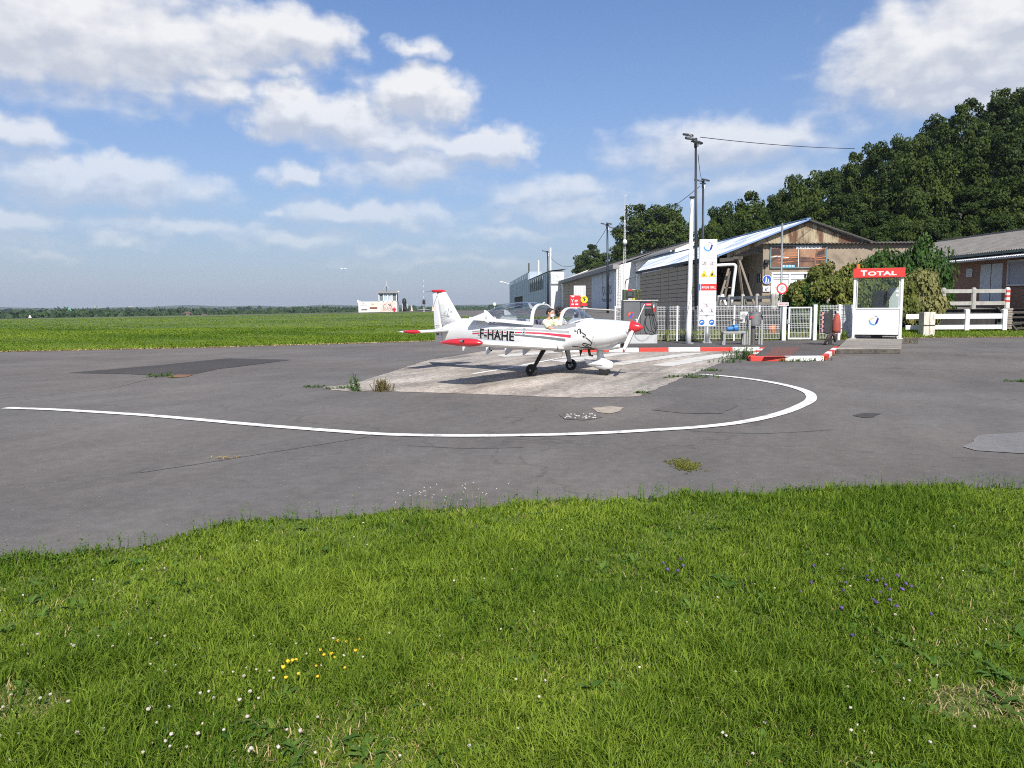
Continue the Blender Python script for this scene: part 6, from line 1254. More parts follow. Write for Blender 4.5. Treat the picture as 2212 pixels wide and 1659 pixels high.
# ------------------------------------------------------------------ concrete rail fences on the terrace
CPOST = mat('cast_concrete', (.36, .35, .32), .9, 0, .15, 4, .4, 40, (.22, .22, .20), .52, .7, 3)
def railfence(name, label, pts, zbase, h, stripes=None, rails=(.22, .78)):
    t = thing(name, label, 'fence', (*pts[0], zbase))
    for i, (x, y) in enumerate(pts):
        mb = MB(); mb.tube([(x, y, zbase - .3), (x, y, zbase + h - .1), (x, y, zbase + h - .03), (x, y, zbase + h)], [.14, .125, .10, .05], 4 if False else 8); o = mb.build('post', CPOST if not (stripes and i == len(pts) - 1) else mat('post_whitewash', (.6, .58, .55), .8, 0, .12, 5), t)
        if stripes and i == len(pts) - 1:
            for k in range(3): mb = MB(); mb.tube([(x, y, zbase + .42 + k * .26), (x, y, zbase + .52 + k * .26)], [.14, .137], 8); mb.build('red_band', REDP, o)
    for a, b in zip(pts, pts[1:]):
        for f in rails:
            mb = MB(); mb.bar((a[0], a[1], zbase + h * f), (b[0], b[1], zbase + h * f), .09, .2); mb.build('rail', CPOST, t)
    return t
tp_ = [D(px, 640, y) for px, y in ((1553, 52.5), (1576, 50.5), (1605, 48.6), (1636, 46.8), (1670, 45.3))]
railfence('concrete_fence', 'grey concrete post and rail fence in front of the shaded hangar wall', [(p.x, p.y) for p in tp_], 1.36, 1.0)
railfence('concrete_fence', 'short pale concrete rail running in front of the papered door', [(tp_[-1].x + .3, 45.6), (D(1702, 640, 47).x, 47), (D(1745, 640, 48.5).x, 48.5)], 1.36, 1.0)
railfence('concrete_fence', 'concrete post and rail fence before the brick building, last post striped red and white', [(D(px, 640, 41.3).x, 41.3) for px in (2008, 2038, 2103, 2176)], 1.34, 1.2, True, (.3, .84))
# low white rail fence and its grass verge
vz = .3; mb = MB(); vp = [(17.8, 38.2), (20.6, 38.0), (25.5, 37.9), (40, 37.6), (40, 40.4), (20.8, 40.6), (17, 40.6)]
mb.add([(x, y, .05 if i < 4 else .42) for i, (x, y) in enumerate(vp)], [tuple(range(len(vp)))]); mb.build('verge', GRASSG, kind='structure')
n = 9000; xv = rng.uniform(18, 30, n); yv = rng.uniform(37.9, 40.4, n); blades('verge_grass', xv, yv, .05 + (yv - 38) * .15, rng.uniform(.05, .14, n), rng.uniform(.02, .04, n), rng.uniform(.2, 1.1, n), rng.beta(1.6, 2, n), GR)
n = 1800; xv = rng.uniform(17.8, 30, n); yv = 37.85 + np.abs(rng.normal(0, .12, n)); blades('verge_straw', xv, yv, np.full(n, .03), rng.uniform(.02, .06, n), rng.uniform(.03, .06, n), rng.uniform(.6, 1.2, n), rng.uniform(0, 1, n), DRY)
mb = MB(); mb.bar((20.2, 41.05, .85), (34, 40.8, .85), .1, 1.1); tag(mb.build('retaining_wall', mat('tarred_board', (.035, .033, .032)), None), 'dark low wall behind the white rail fence, under the terrace', 'wall')
t = thing('white_rail_fence', 'low white plastic rail fence on the grass verge right of the kiosk', 'fence', (22, 39.4, .3)); PVC = mat('white_pvc', (.66, .665, .67), .35, 0, .03)
fy_ = 39.4; zr = lambda py: D(2050, py, fy_).z
for px in (2088, 2169): mb = MB(); x_ = D(px, 690, fy_).x; mb.box((x_, fy_, (zr(714) + zr(670)) / 2), (.22, .2, zr(670) - zr(714))); mb.prism([(-.13, 0), (.13, 0), (0, .06)], (x_, fy_ + .11, zr(670)), X, Y, .22); mb.build('post', PVC, t, bevel=.012)
for a, b in ((1956, 1992), (2014, 2088), (2088, 2169)):
    for z0, z1 in ((689, 678), (711.5, 702)): mb = MB(); xa_, xb_ = D(a, 690, fy_).x, D(b, 690, fy_).x; mb.box(((xa_ + xb_) / 2, fy_, (zr(z0) + zr(z1)) / 2), (xb_ - xa_ - .02, .07, zr(z1) - zr(z0))); mb.build('rail', PVC, t, bevel=.01)
mb = MB(); p0, p1 = D(1990, 690, 38.6), D(2015, 690, 38.6); zb, zt = -.02, D(2000, 674, 38.6).z; PLANKW = mat('flaking_white_plank', (.58, .54, .47), .85, 0, .12, 5, .4, 30, (.30, .24, .18), .54, .66, 4, (3, 3, .6))
t = thing('board_post', 'square boarded post with flaking white paint where the white rails meet', 'post', ((p0.x + p1.x) / 2, 38.6, 0))
for s in (0, 1): mb = MB(); w_ = (p1.x - p0.x) / 2; mb.box((p0.x + w_ * (s + .5), 38.6, (zb + zt) / 2), (w_ - .015, .5, zt - zb)); mb.build('plank', PLANKW, t, bevel=.01)
mb = MB(); mb.bar((p0.x, 38.33, .63), (p1.x, 38.33, .63), .02, .03); mb.build('wire', DARKF, t)
# wooden steps at the right edge
t = thing('steps', 'dark wooden steps rising to the terrace at the right edge', 'steps', (25.6, 39.5, .2)); WOODD = mat('dark_wood', (.06, .05, .042), .85, 0, .3, 3, .4, 20)
for k in range(4): mb = MB(); mb.box((26.9, 39.6 + k * .32, .42 + k * .27), (2.1, .34, .09)); mb.build('tread', WOODD, t); 
for x_ in (25.75, 27.9): mb = MB(); mb.bar((x_, 39.3, .2), (x_, 41.0, 1.4), .09, .26); mb.build('stringer', WOODD, t)
t = thing('stone_pillar', 'small stacked stone pillar at the end of the white rail fence', 'pillar', (D(2176, 700, 39.7).x, 39.7, .3)); px_ = D(2177, 700, 39.7).x
for k in range(9): mb = MB(); mb.box((px_ + random.uniform(-.02, .02), 39.75, .42 + k * .12), (.32 + random.uniform(-.05, .05), .34, .105)); mb.build('stone', mat('rubble_stone', (.25, .22, .19), .9, 0, .3, 5, .4, 30), t, bevel=.02)

# ------------------------------------------------------------------ in front of the shaded wall: timber trestle and white pipe
TIMB = mat('weathered_timber', (.24, .20, .155), .85, 0, .2, 3, .3, 25, stretch=(3, 3, .5)); Yt = 56
t = thing('timber_trestle', 'weathered timber A-frame trestle in front of the shaded hangar wall', 'trestle', (16.2, Yt, 1.6))
Lg = [((1597, 562), (1629, 656), 0), ((1594, 562), (1604, 636), 1.4), ((1574, 580), (1553, 652), 0), ((1576, 585), (1563, 655), 1.4), ((1604, 636), (1612, 656), 1.2)]
for (a, b, dy) in Lg: mb = MB(); mb.bar(D(*a, Yt + dy * .3), D(*b, Yt + dy), .14, .14); mb.build('leg', TIMB, t)
mb = MB(); mb.bar(D(1556, 562, Yt + 1), D(1601, 558.5, Yt), .22, .26); mb.bar(D(1586, 557, Yt - .5), D(1602, 557, Yt + .8), .2, .2); mb.build('beam', mat('dark_timber', (.10, .085, .07), .85, 0, .25, 3), t)
mb = MB(); mb.bar(D(1561, 622, Yt), D(1578, 621, Yt + .4), .08); mb.build('brace', TIMB, t)
mb = MB(); pts = [D(1535, 574, 55), D(1580, 571.5, 55), D(1587, 573, 55), D(1589, 579, 55), D(1585, 610, 55), D(1580, 656, 55)]; mb.tube(smoothpts(pts, 4), .11, 10)
tag(mb.build('white_pipe', mat('white_pipe_paint', (.66, .67, .67), .5, 0, .06), None, smooth=True), 'bent white pipe running across and down in front of the trestle', 'pipe')
p = D(1558, 649, 53.5); mb = MB(); mb.prism([(-.35, -.3), (-.05, .4), (.1, .45), (.35, -.3), (.2, -.3), (.03, .15), (-.2, -.3)], p, X, Y, .25); tag(mb.build('white_trestle', SIGNW, None), 'small white folded sheet behind the concrete fence, left end', 'trestle')
# ------------------------------------------------------------------ things by the apron in front of the long hangar
yb_ = 52
def stub(p, w, d, h): return (p.x, p.y, p.z)
pa, pb = D(1230.5, 668, yb_), D(1253.5, 637.5, yb_); t = thing('fire_cabinet', 'red fire extinguisher cabinet on a post behind the aeroplane cockpit', 'cabinet', ((pa.x + pb.x) / 2, yb_, .1))
mb = MB(); mb.box(((pa.x + pb.x) / 2, yb_, (pa.z + pb.z) / 2), (pb.x - pa.x, .4, pb.z - pa.z)); mb.build('box', mat('fire_red', (.58, .03, .04), .4, 0, .06), t, bevel=.03)
mb = MB(); mb.box(((pa.x + pb.x) / 2, yb_ + .05, pa.z / 2), (.12, .12, pa.z)); mb.build('post', STEEL, t)
mb = MB(); w_, h_ = pb.x - pa.x, pb.z - pa.z; O = Vector((pa.x, yb_ - .2, pa.z))
for (u0, u1, v0, v1) in ((.15, .42, .86, .95), (.12, .35, .66, .72), (.2, .27, .5, .72), (.45, .75, .6, .66), (.45, .7, .5, .55), (.15, .38, .3, .4), (.5, .78, .3, .4), (.1, .3, .08, .14), (.4, .8, .08, .14)): flat(mb, [(u0 * w_, v0 * h_), (u1 * w_, v0 * h_), (u1 * w_, v1 * h_), (u0 * w_, v1 * h_)], O, X, Y, .005)
mb.build('print', SIGNW, t)
p = D(1262, 647, yb_); t = thing('round_yellow_sign', 'round yellow and black sign above a red plate, right of the fire cabinet', 'sign', (p.x, yb_, .1))
mb = MB(); mb.cyl(p + Vector((0, .03, 0)), p, .24, .24, 24); o = mb.build('disc', YEL, t); mb = MB(); flat(mb, [(-.05, -.15), (.03, -.1), (.1, .02), (.0, .1), (-.1, .06), (-.02, 0)], p, X, Y, .004); stroke(mb, [(-.12, .12), (.12, .13)], .03, p, X, Y, .004); mb.build('symbol', INK, o)
mb = MB(); mb.box(p + Vector((0, 0, -.34)), (.42, .03, .16)); mb.build('red_plate', SIGNRED, t); mb = MB(); mb.box((p.x, yb_ + .06, p.z / 2), (.06, .06, p.z)); mb.build('post', STEEL, t)
pa, pb = D(1239.5, 641, yb_ + 3), D(1265, 617, yb_ + 3); t = thing('notice_board', 'white notice board with fine print in front of the brown hangar doors', 'sign', ((pa.x + pb.x) / 2, yb_ + 3, .2))
mb = MB(); mb.box(((pa.x + pb.x) / 2, yb_ + 3, (pa.z + pb.z) / 2), (pb.x - pa.x, .05, pb.z - pa.z)); mb.build('board', SIGNW, t)
mb = MB()
for x_ in (pa.x + .1, pb.x - .1): mb.box((x_, yb_ + 3.06, pa.z / 2 + .3), (.06, .05, pb.z))
mb.build('post', STEEL, t); mb = MB(); w_, h_ = pb.x - pa.x, pb.z - pa.z; O = Vector((pa.x, yb_ + 2.975, pa.z))
for k in range(9):
    v = .88 - k * .09
    for u0, u1 in ((.06, .25), (.36, .44), (.48, random.uniform(.6, .72)), (.76, .95)): flat(mb, [(u0 * w_, v * h_), (u1 * w_, v * h_), (u1 * w_, (v + .025) * h_), (u0 * w_, (v + .025) * h_)], O, X, Y, .003)
mb.build('print', mat('fine_print', (.10, .10, .11), .6), t)
mb = MB(); yr = 48; mb.tube(smoothpts([D(1247, 676, yr), D(1247, 668, yr), D(1251, 664, yr), D(1256, 666.5, yr), D(1330, 671, yr), D(1332, 678, yr)], 5), .05, 8); mb.tube(smoothpts([D(1258, 676, yr + 1), D(1258, 668, yr + 1), D(1262, 664.5, yr + 1), D(1270, 666, yr + 1)], 5), .05, 8)
tag(mb.build('pipe_barrier', mat('pale_pipe', (.30, .30, .29), .5, .1, .1), None, smooth=True), 'low pale pipe barrier behind the aeroplane nose', 'barrier')

# ------------------------------------------------------------------ on the airfield at the left
yh = 150; hh = lambda x: hgt(x, yh)
def at(px, py): return D(px, py, yh)
xl, x1, x2, x3 = at(774.5, 670).x, at(818.5, 670).x, at(858, 670).x, at(861, 670).x; zb = at(820, 675.5).z; zc = at(800, 651.5).z; ztw = at(838, 633).z
t = thing('parachute_hut', 'small white airfield hut with a glazed upper storey and OLENS poster on the grass', 'hut', ((xl + x3) / 2, yh, zb))
HW = mat('hut_white', (.70, .70, .68), .6, 0, .06, 1, 0, 30, (.52, .5, .46), .6, .75, .8)
mb = MB(); mb.box(((xl + x1) / 2, yh + 1.2, (zb + zc) / 2 - .1), (x1 - xl, 2.4, zc - zb + .2)); mb.build('side_container', HW, t)
mb = MB(); mb.box(((x1 + x2) / 2, yh + 1.3, (zb + zc) / 2 - .1), (x2 - x1, 2.6, zc - zb + .2)); mb.build('tower_base', HW, t)
mb = MB(); mb.box(((x1 + x2) / 2, yh + 1.3, (zc + ztw) / 2), (x2 - x1 - .3, 2.3, ztw - zc - .05)); mb.build('glazing', mat('hut_glass', (.16, .19, .21), .15, 0, .3, .6), t)
mb = MB()
for k in range(5): x_ = x1 + .08 + (x2 - x1 - .16) * k / 4; mb.box((x_, yh + .05, (zc + ztw) / 2), (.16, .16, ztw - zc))
mb.box(((x1 + x2) / 2, yh + .05, zc + .04), (x2 - x1, .16, .14)); mb.build('window_frame', HW, t)
for k in (1, 2): mb = MB(); x_ = x1 + .08 + (x2 - x1 - .16) * (k + .5) / 4; mb.box((x_, yh + .1, (zc + ztw) / 2 - .05), (.62, .04, 1.5)); mb.build('pale_pane', mat('pale_pane', (.42, .48, .52), .2), t)
mb = MB(); corr(mb, (x1 - .45, yh - .4, ztw - .02), (x2 - x1 + .9, 0, 0), (0, 3.4, .55), 0, 1, .08, .55); mb.build('roof', mat('hut_roof', (.24, .24, .23), .8, 0, .2, 1, 0, 30, (.65, .65, .63), .58, .62, .5), t, smooth=True)
O = Vector((x1, yh - .01, zb)); W_, H_ = x2 - x1, zc - zb
mb = MB(); flat(mb, [(.04 * W_, .04 * H_), (.97 * W_, .04 * H_), (.97 * W_, .97 * H_), (.04 * W_, .97 * H_)], O, X, Y, .005); mb.build('poster', mat('peach_poster', (.60, .47, .40), .6, 0, .08, 1.2, 0, 30, (.66, .60, .56), .45, .7, .5), t)
mb = MB(); text(mb, 'OLENS', O + Vector((.22 * W_, 0, .27 * H_)), X, Y, w=.52 * W_, h=.2 * H_, bold=.0, lift=.012); text(mb, 'parachutisme', O + Vector((.22 * W_, 0, .15 * H_)), X, Y, w=.52 * W_, h=.09 * H_, lift=.012)
stroke(mb, [(.42 * W_ + .18 * W_ * math.cos(a), .52 * H_ + .26 * H_ * math.sin(a)) for a in [math.pi * (.5 + .05 * k) for k in range(14)]], .09, O, X, Y, .012); stroke(mb, [(.52 * W_, .76 * H_), (.71 * W_, .56 * H_)], .16, O, X, Y, .012); stroke(mb, [(.57 * W_, .58 * H_), (.67 * W_, .8 * H_)], .12, O, X, Y, .013); mb.build('poster_lettering', mat('grey_brown_ink', (.13, .11, .11), .6), t)
O = Vector((xl, yh - .01, zb)); W_ = x1 - xl
mb = MB(); flat(mb, [(.08 * W_, .18 * H_), (.48 * W_, .18 * H_), (.48 * W_, .93 * H_), (.08 * W_, .93 * H_)], O, X, Y, .006); mb.build('poster', mat('grey_white_poster', (.60, .59, .56), .6, 0, .06, 2), t)
mb = MB(); stroke(mb, [(.24 * W_, .7 * H_), (.2 * W_, .8 * H_), (.27 * W_, .84 * H_)], .07, O, X, Y, .012); stroke(mb, [(.08 * W_, .66 * H_), (.44 * W_, .66 * H_)], .03, O, X, Y, .012); flat(mb, [(.13 * W_, .22 * H_), (.44 * W_, .22 * H_), (.42 * W_, .34 * H_), (.15 * W_, .34 * H_)], O, X, Y, .012); mb.build('poster_print', mat('grey_brown_ink', (.13, .11, .11)), t)
mb = MB(); flat(mb, [(.52 * W_, .18 * H_), (.96 * W_, .18 * H_), (.96 * W_, .97 * H_), (.52 * W_, .97 * H_)], O, X, Y, .006); mb.build('poster', mat('cream_poster', (.66, .60, .46), .6, 0, .1, 1), t); mb = MB(); flat(mb, [(.55 * W_, .34 * H_), (.93 * W_, .34 * H_), (.93 * W_, .5 * H_), (.55 * W_, .5 * H_)], O, X, Y, .012); stroke(mb, [(.62 * W_, .85 * H_), (.8 * W_, .87 * H_)], .05, O, X, Y, .012); stroke(mb, [(.64 * W_, .72 * H_), (.78 * W_, .73 * H_)], .07, O, X, Y, .012); mb.build('poster_print', mat('dark_red_brown', (.16, .04, .035), .6, 0, .3, 2), t)
mb = MB(); mb.box((xl - .05, yh + 1.2, zc + .05), (.25, 2.5, .5)); mb.build('corner_post', HW, t)
mb = MB(); p = at(831.5, 606); mb.tube([(p.x, yh + 1.5, ztw), (p.x, yh + 1.5, ztw + 1.4)], .05, 6); mb.build('mast', DARKF, t); mb = MB(); mb.tube([(p.x, yh + 1.5, ztw + 1.4), (p.x, yh + 1.5, p.z)], .04, 6)
for s in (-1, 1): mb.bar((p.x, yh + 1.5, ztw + 1.6), (p.x + s * .6, yh + 1.5, ztw + .9), .025)
mb.build('whip_aerial', SIGNW, t)
p = at(852, 675.5); t = thing('hydrant', 'red hydrant standing in front of the white hut', 'hydrant', tuple(p)); HR = mat('fire_red', (.58, .03, .04)); mb = MB(); mb.tube([p, p + Vector((0, -.2, .15)), p + Vector((0, -.2, .2)), p + Vector((0, -.2, .85)), p + Vector((0, -.2, 1.1))], [.2, .2, .16, .16, .05], 10); mb.build('barrel', HR, t); mb = MB(); mb.bar(p + Vector((-.36, -.2, .75)), p + Vector((.36, -.2, .75)), .16); mb.build('outlet', HR, t)
p = at(875, 672); t = thing('covered_fan', 'tall black covered machine on the grass right of the white hut', 'machine', tuple(p)); BC = mat('black_cover', (.014, .014, .016), .6, 0, .3, 3, .8, 4)
mb = MB(); mb.tube([p + Vector((.1, 0, 0)), p + Vector((0, 0, .5)), p + Vector((-.05, 0, 1.0)), p + Vector((-.1, 0, 1.7)), p + Vector((-.12, 0, 2.25)), p + Vector((-.12, 0, 2.5))], [.5, .34, .28, .42, .36, .1], 10); mb.build('cover', BC, t, smooth=True)
mb = MB()
for s in (-1, 1): mb.bar(p + Vector((s * .48 - .05, 0, 0)), p + Vector((s * .48 - .05, 0, 1.4)), .08)
mb.build('white_posts', SIGNW, t); mb = MB(); mb.prism([(.2, 0), (.75, 0), (.3, .7)], p, X, Y, .4); mb.build('cover_foot', BC, t)
CONEM = mat('cone_beige', (.60, .45, .33), .7, 0, .1)
for px, lab in ((889.5, 'beige traffic cone standing on the grass between the black cover and the mast'), (935, 'pale cone half hidden behind the aeroplane fin')):
    p = at(px, 672); t = thing('marker_cone', lab, 'cone', tuple(p)); mb = MB(); mb.cyl(p, p + Vector((0, 0, 1.05)), .24, .05, 10); mb.build('body', CONEM, t); mb = MB(); mb.box(p + Vector((0, 0, .03)), (.6, .6, .06)); mb.build('base', CONEM, t)
p = at(916, 672.5); pt = at(914, 600); t = thing('wind_mast', 'thin red and white mast with a black box on the grass left of the fin', 'mast', tuple(p))
mb = MB(); mb.cyl(p, p + Vector((0, 0, .9)), .07, .07, 8); mb.build('post', SIGNW, t); mb = MB(); mb.cyl(p + Vector((.05, 0, .7)), p + Vector((.0, 0, 2.2)), .06, .06, 8); mb.build('dark_post', BC, t); mb = MB(); mb.tube([p + Vector((0, 0, 1.35)), p + Vector((0, 0, 2.1)), p + Vector((0, 0, 2.25))], [.32, .26, .1], 8); mb.build('black_box', BC, t)
n_ = 12
for k in range(n_): mb = MB(); a, b = p.lerp(pt, .34 + .66 * k / n_), p.lerp(pt, .34 + .66 * (k + 1) / n_); mb.cyl(a, b, .05, .05, 6); mb.build('mast_band', SIGNW if k % 3 == 1 else mat('mast_pink_grey', (.36, .30, .30), .6), t)
mb = MB(); mb.bar(p + Vector((0, 0, 2.6)), p + Vector((-1.3, 0, .9)), .02); mb.bar(p + Vector((0, 0, 2.6)), p + Vector((1.5, 0, .9)), .02); mb.build('stay', DARKF, t)
mb = MB(); mb.box(p + Vector((-.1, .4, .28)), (2.4, 1, .1)); mb.build('table_slab', mat('pale_slab', (.42, .42, .40), .8), t); mb = MB(); mb.box(p + Vector((-.1, .5, .1)), (2.0, .8, .3)); mb.build('table_base', DARKF, t)
MK = mat('marker_white', (.72, .72, .70), .6, 0, .05)
for px, py, y, lab in ((916, 677.5, 140, 'white cone shaped runway marker in front of the mast on the grass'), (65, 686.5, 150, 'white runway marker at the far left edge of the field'), (392, 691.5, 118, 'lone white marker in the middle of the green field')):
    p = D(px, py, y); t = thing('runway_marker', lab, 'marker', tuple(p)); mb = MB(); mb.tube([p, p + Vector((0, 0, .25)), p + Vector((0, 0, .5))], [.42 if px > 900 else .28, .3 if px > 900 else .2, .04], 10); mb.build('shell', MK, t)
p = D(1068.5, 658, 330); t = thing('radome', 'white ball on a thin post beyond the taxiway behind the aeroplane', 'antenna', (p.x, 330, p.z - 2)); mb = MB(); mb.ellipsoid(p, (.75, .75, .9), 10, 8); mb.build('ball', MK, t, smooth=True); mb = MB(); mb.cyl(p - Vector((0, 0, 2.5)), p, .1, .1, 6); mb.build('post', MK, t)
# ------------------------------------------------------------------ the aeroplane (own frame: +x nose, +y its left, z up)
PLANE = (1.05, 19.5, 0.0); PYAW = rad(-32)
AP = thing('light_aeroplane', 'white low wing two seat aeroplane with red tips and registration F-HAHE, canopy slid open', 'aeroplane', PLANE, PYAW)
PWHITE = mat('aircraft_white', (.70, .70, .69), .22, 0, .015, 1.5, coat=.4, col2=(.74, .73, .70), c2lo=.6, c2hi=.8, c2scale=.8)
PRED = mat('aircraft_red', (.52, .022, .03), .22, 0, .03, 2, coat=.4)
PGREYL = mat('stripe_grey_light', (.33, .335, .325), .35, 0, .02); PGREYD = mat('stripe_grey_dark', (.15, .16, .165), .35, 0, .02); PSTR = mat('stripe_red', (.50, .045, .075), .35, 0, .02)
PBLACK = mat('aircraft_black', (.012, .012, .013), .35, 0, .1)
TYRE = mat('tyre_black', (.016, .016, .016), .8, 0, .25, 8, .4, 40)
ST = [(-3.50, .045, .76, 1.14, 2.2), (-3.2, .10, .735, 1.28, 2.2), (-2.75, .185, .705, 1.385, 2.3), (-2.2, .285, .67, 1.385, 2.4), (-1.75, .385, .645, 1.37, 2.6), (-1.2, .485, .62, 1.325, 3.0), (-.3, .55, .60, 1.265, 3.3),
      (.46, .56, .595, 1.225, 3.3), (.62, .555, .60, 1.25, 3.0), (.82, .545, .615, 1.335, 2.6), (1.05, .53, .63, 1.385, 2.5), (1.34, .495, .655, 1.375, 2.45), (1.64, .44, .71, 1.36, 2.4), (1.95, .34, .84, 1.335, 2.3), (2.08, .245, .935, 1.32, 2.2), (2.13, .17, .99, 1.30, 2.1)]
SX = np.array([s[0] for s in ST]); SV = np.array([s[1:] for s in ST])
def pchip(xs, ysv, x):
    h_ = np.diff(xs); dl = np.diff(ysv) / h_; k = len(xs); m_ = np.zeros(k)
    for i in range(1, k - 1):
        if dl[i - 1] * dl[i] > 0: w1, w2 = 2 * h_[i] + h_[i - 1], h_[i] + 2 * h_[i - 1]; m_[i] = (w1 + w2) / (w1 / dl[i - 1] + w2 / dl[i])
    m_[0], m_[-1] = dl[0], dl[-1]; i = int(min(max(np.searchsorted(xs, x) - 1, 0), k - 2)); t = (x - xs[i]) / h_[i]
    return ((1 + 2 * t) * (1 - t) ** 2) * ysv[i] + t * (1 - t) ** 2 * h_[i] * m_[i] + t * t * (3 - 2 * t) * ysv[i + 1] + t * t * (t - 1) * h_[i] * m_[i + 1]
def section(x): return [pchip(SX, SV[:, j], x) for j in range(4)]
def sidey(x, z):
    hw, zb, zt, n = section(x); q = min(.999, abs((z - (zb + zt) / 2) / ((zt - zb) / 2))); return hw * (1 - q ** n) ** (1 / n)
NS = 56
xs_ = sorted(set(list(np.linspace(-3.5, 2.13, 96)) + [s[0] for s in ST]))
rings = []
for x in xs_:
    hw, zb, zt, n = section(x); zc, hz = (zb + zt) / 2, (zt - zb) / 2; R_ = []
    for k in range(NS):
        a = 2 * math.pi * k / NS; c, s = math.cos(a), math.sin(a); R_.append(Vector((x, hw * math.copysign(abs(c) ** (2 / n), c), zc + hz * math.copysign(abs(s) ** (2 / n), s))))
    rings.append(R_)
mb = MB(); mb.loft(rings)
keep = []
for f in mb.f:
    c = sum((mb.v[i] for i in f), Vector()) / len(f); hw, zb, zt, n = section(min(2.13, max(-3.5, c.x)))
    if -1.7 < c.x < .47 and abs(c.y) < .88 * hw and c.z > zt - .05: continue
    keep.append(f)
mb.f = keep; mb.mi = [0] * len(keep); mb.build('fuselage', PWHITE, AP, smooth=True, world=False)
# cockpit tub
TUB = mat('cockpit_grey', (.34, .35, .37), .7, 0, .08, 4)
mb = MB(); secs = []
for x in np.linspace(-1.72, .9, 14):
    hw, zb, zt, n = section(x); w_ = hw * .90; zz0 = zb + .12; zz1 = min(zt - .012, 1.30); secs.append([Vector((x, -w_, zz1)), Vector((x, -w_ * .94, zz0 + .05)), Vector((x, -w_ * .8, zz0)), Vector((x, w_ * .8, zz0)), Vector((x, w_ * .94, zz0 + .05)), Vector((x, w_, zz1))])
mb.loft(secs, False, (False, False)); mb.quad(*secs[0]); mb.build('cockpit_tub', TUB, AP, world=False)
SEAT = mat('seat_blue_grey', (.10, .10, .17), .85, 0, .15, 6, .3, 60); BELT = mat('belt_black', (.02, .02, .022), .8)
for y in (-.24, .24):
    mb = MB(); R_ = Matrix.Rotation(rad(-14), 3, 'Y'); mb.box((-.36, y, 1.12), (.10, .36, .52), R_); o = mb.build('seat_back', SEAT, AP, world=False, bevel=.045)
    mb = MB(); mb.box((-.10, y, .88), (.46, .38, .12)); mb.build('seat_cushion', SEAT, AP, world=False, bevel=.04)
    mb = MB(); mb.box((-.30, y, 1.15), (.03, .05, .42), R_); mb.build('seat_belt', BELT, AP, world=False)
for y in (-.17, .05):
    mb = MB(); mb.box((-.88, y, 1.27), (.08, .17, .26), Matrix.Rotation(rad(-16), 3, 'Y')); mb.build('headrest', SEAT, AP, world=False, bevel=.05)
# windscreen, its hoop, the grey coaming behind it
GLZ = glassmat('canopy_glass', (.86, .89, .91), .17, .04)
def hoop(x0, x1, w, zb, zt, p=.75): return lambda t: Vector((x0 + (x1 - x0) * math.sin(t), w * math.copysign(abs(math.cos(t)) ** .8, math.cos(t)), zb + (zt - zb) * max(0, math.sin(t)) ** p))
H1 = hoop(.49, .50, .50, 1.225, 1.655); Bf = lambda t: Vector((.70 + .36 * math.sin(t) ** 1.3, .475 * math.copysign(abs(math.cos(t)) ** .8, math.cos(t)), 1.243 + .142 * math.sin(t)))
mb = MB(); nt = 28; rows = []
for i in range(11):
    u = i / 10; rows.append([H1(math.pi * j / nt).lerp(Bf(math.pi * j / nt), u) + Vector((.2, 0, .42)).normalized() * (.16 * u * (1 - u) * math.sin(math.pi * j / nt) ** .7) for j in range(nt + 1)])
mb.loft(rows, False, (False, False)); mb.build('windscreen', GLZ, AP, smooth=True, world=False)
def band(name, pts_in, width, material, thick=.02, ax=Vector((1, 0, 0))):
    mb = MB(); rs_ = []
    for p in pts_in: rs_.append(p)
    L_ = []
    for i, p in enumerate(rs_):
        t = (rs_[min(i + 1, len(rs_) - 1)] - rs_[max(i - 1, 0)]).normalized(); nn = t.cross(ax).normalized(); L_.append([p - ax * width / 2 - nn * thick / 2, p + ax * width / 2 - nn * thick / 2, p + ax * width / 2 + nn * thick / 2, p - ax * width / 2 + nn * thick / 2])
    mb.loft(L_); return mb.build(name, material, AP, world=False, bevel=.004)
band('windscreen_hoop', [H1(math.pi * j / 40) for j in range(41)], .075, PWHITE, .03)
mb = MB(); mb.tube([Bf(math.pi * j / 40) + Vector((0, 0, .004)) for j in range(41)], .014, 6); mb.build('windscreen_rim', PWHITE, AP, world=False)
COAM = mat('coaming_grey', (.42, .43, .45), .75, 0, .05, 3)
mb = MB(); rows = []
for u in (0, .25, .5, .75, 1):
    rows.append([Vector((.66 + .36 * u * math.sin(t), .45 * math.cos(t) * (1 - .12 * u), 1.235 + (.175 - .04 * u) * math.sin(t) ** .8)) for t in [math.pi * j / 20 for j in range(21)]])
mb.loft(rows, False, (False, False)); mb.build('coaming', COAM, AP, smooth=True, world=False)
mb = MB(); mb.prism([(-.43, 1.0), (.43, 1.0), (.44, 1.24), (.30, 1.36), (.12, 1.40), (-.12, 1.40), (-.30, 1.36), (-.44, 1.24)], (.68, 0, 0), (0, 1, 0), (0, 0, 1), .03); mb.build('instrument_panel', mat('panel_black', (.03, .03, .035), .5), AP, world=False)
mb = MB(); mb.box((.645, .02, 1.43), (.02, .20, .13)); o = mb.build('screen', mat('screen_dark', (.03, .04, .05), .15), AP, world=False, bevel=.01); mb = MB(); mb.box((.63, -.10, 1.40), (.012, .07, .09)); mb.build('paper', SIGNW, AP, world=False)
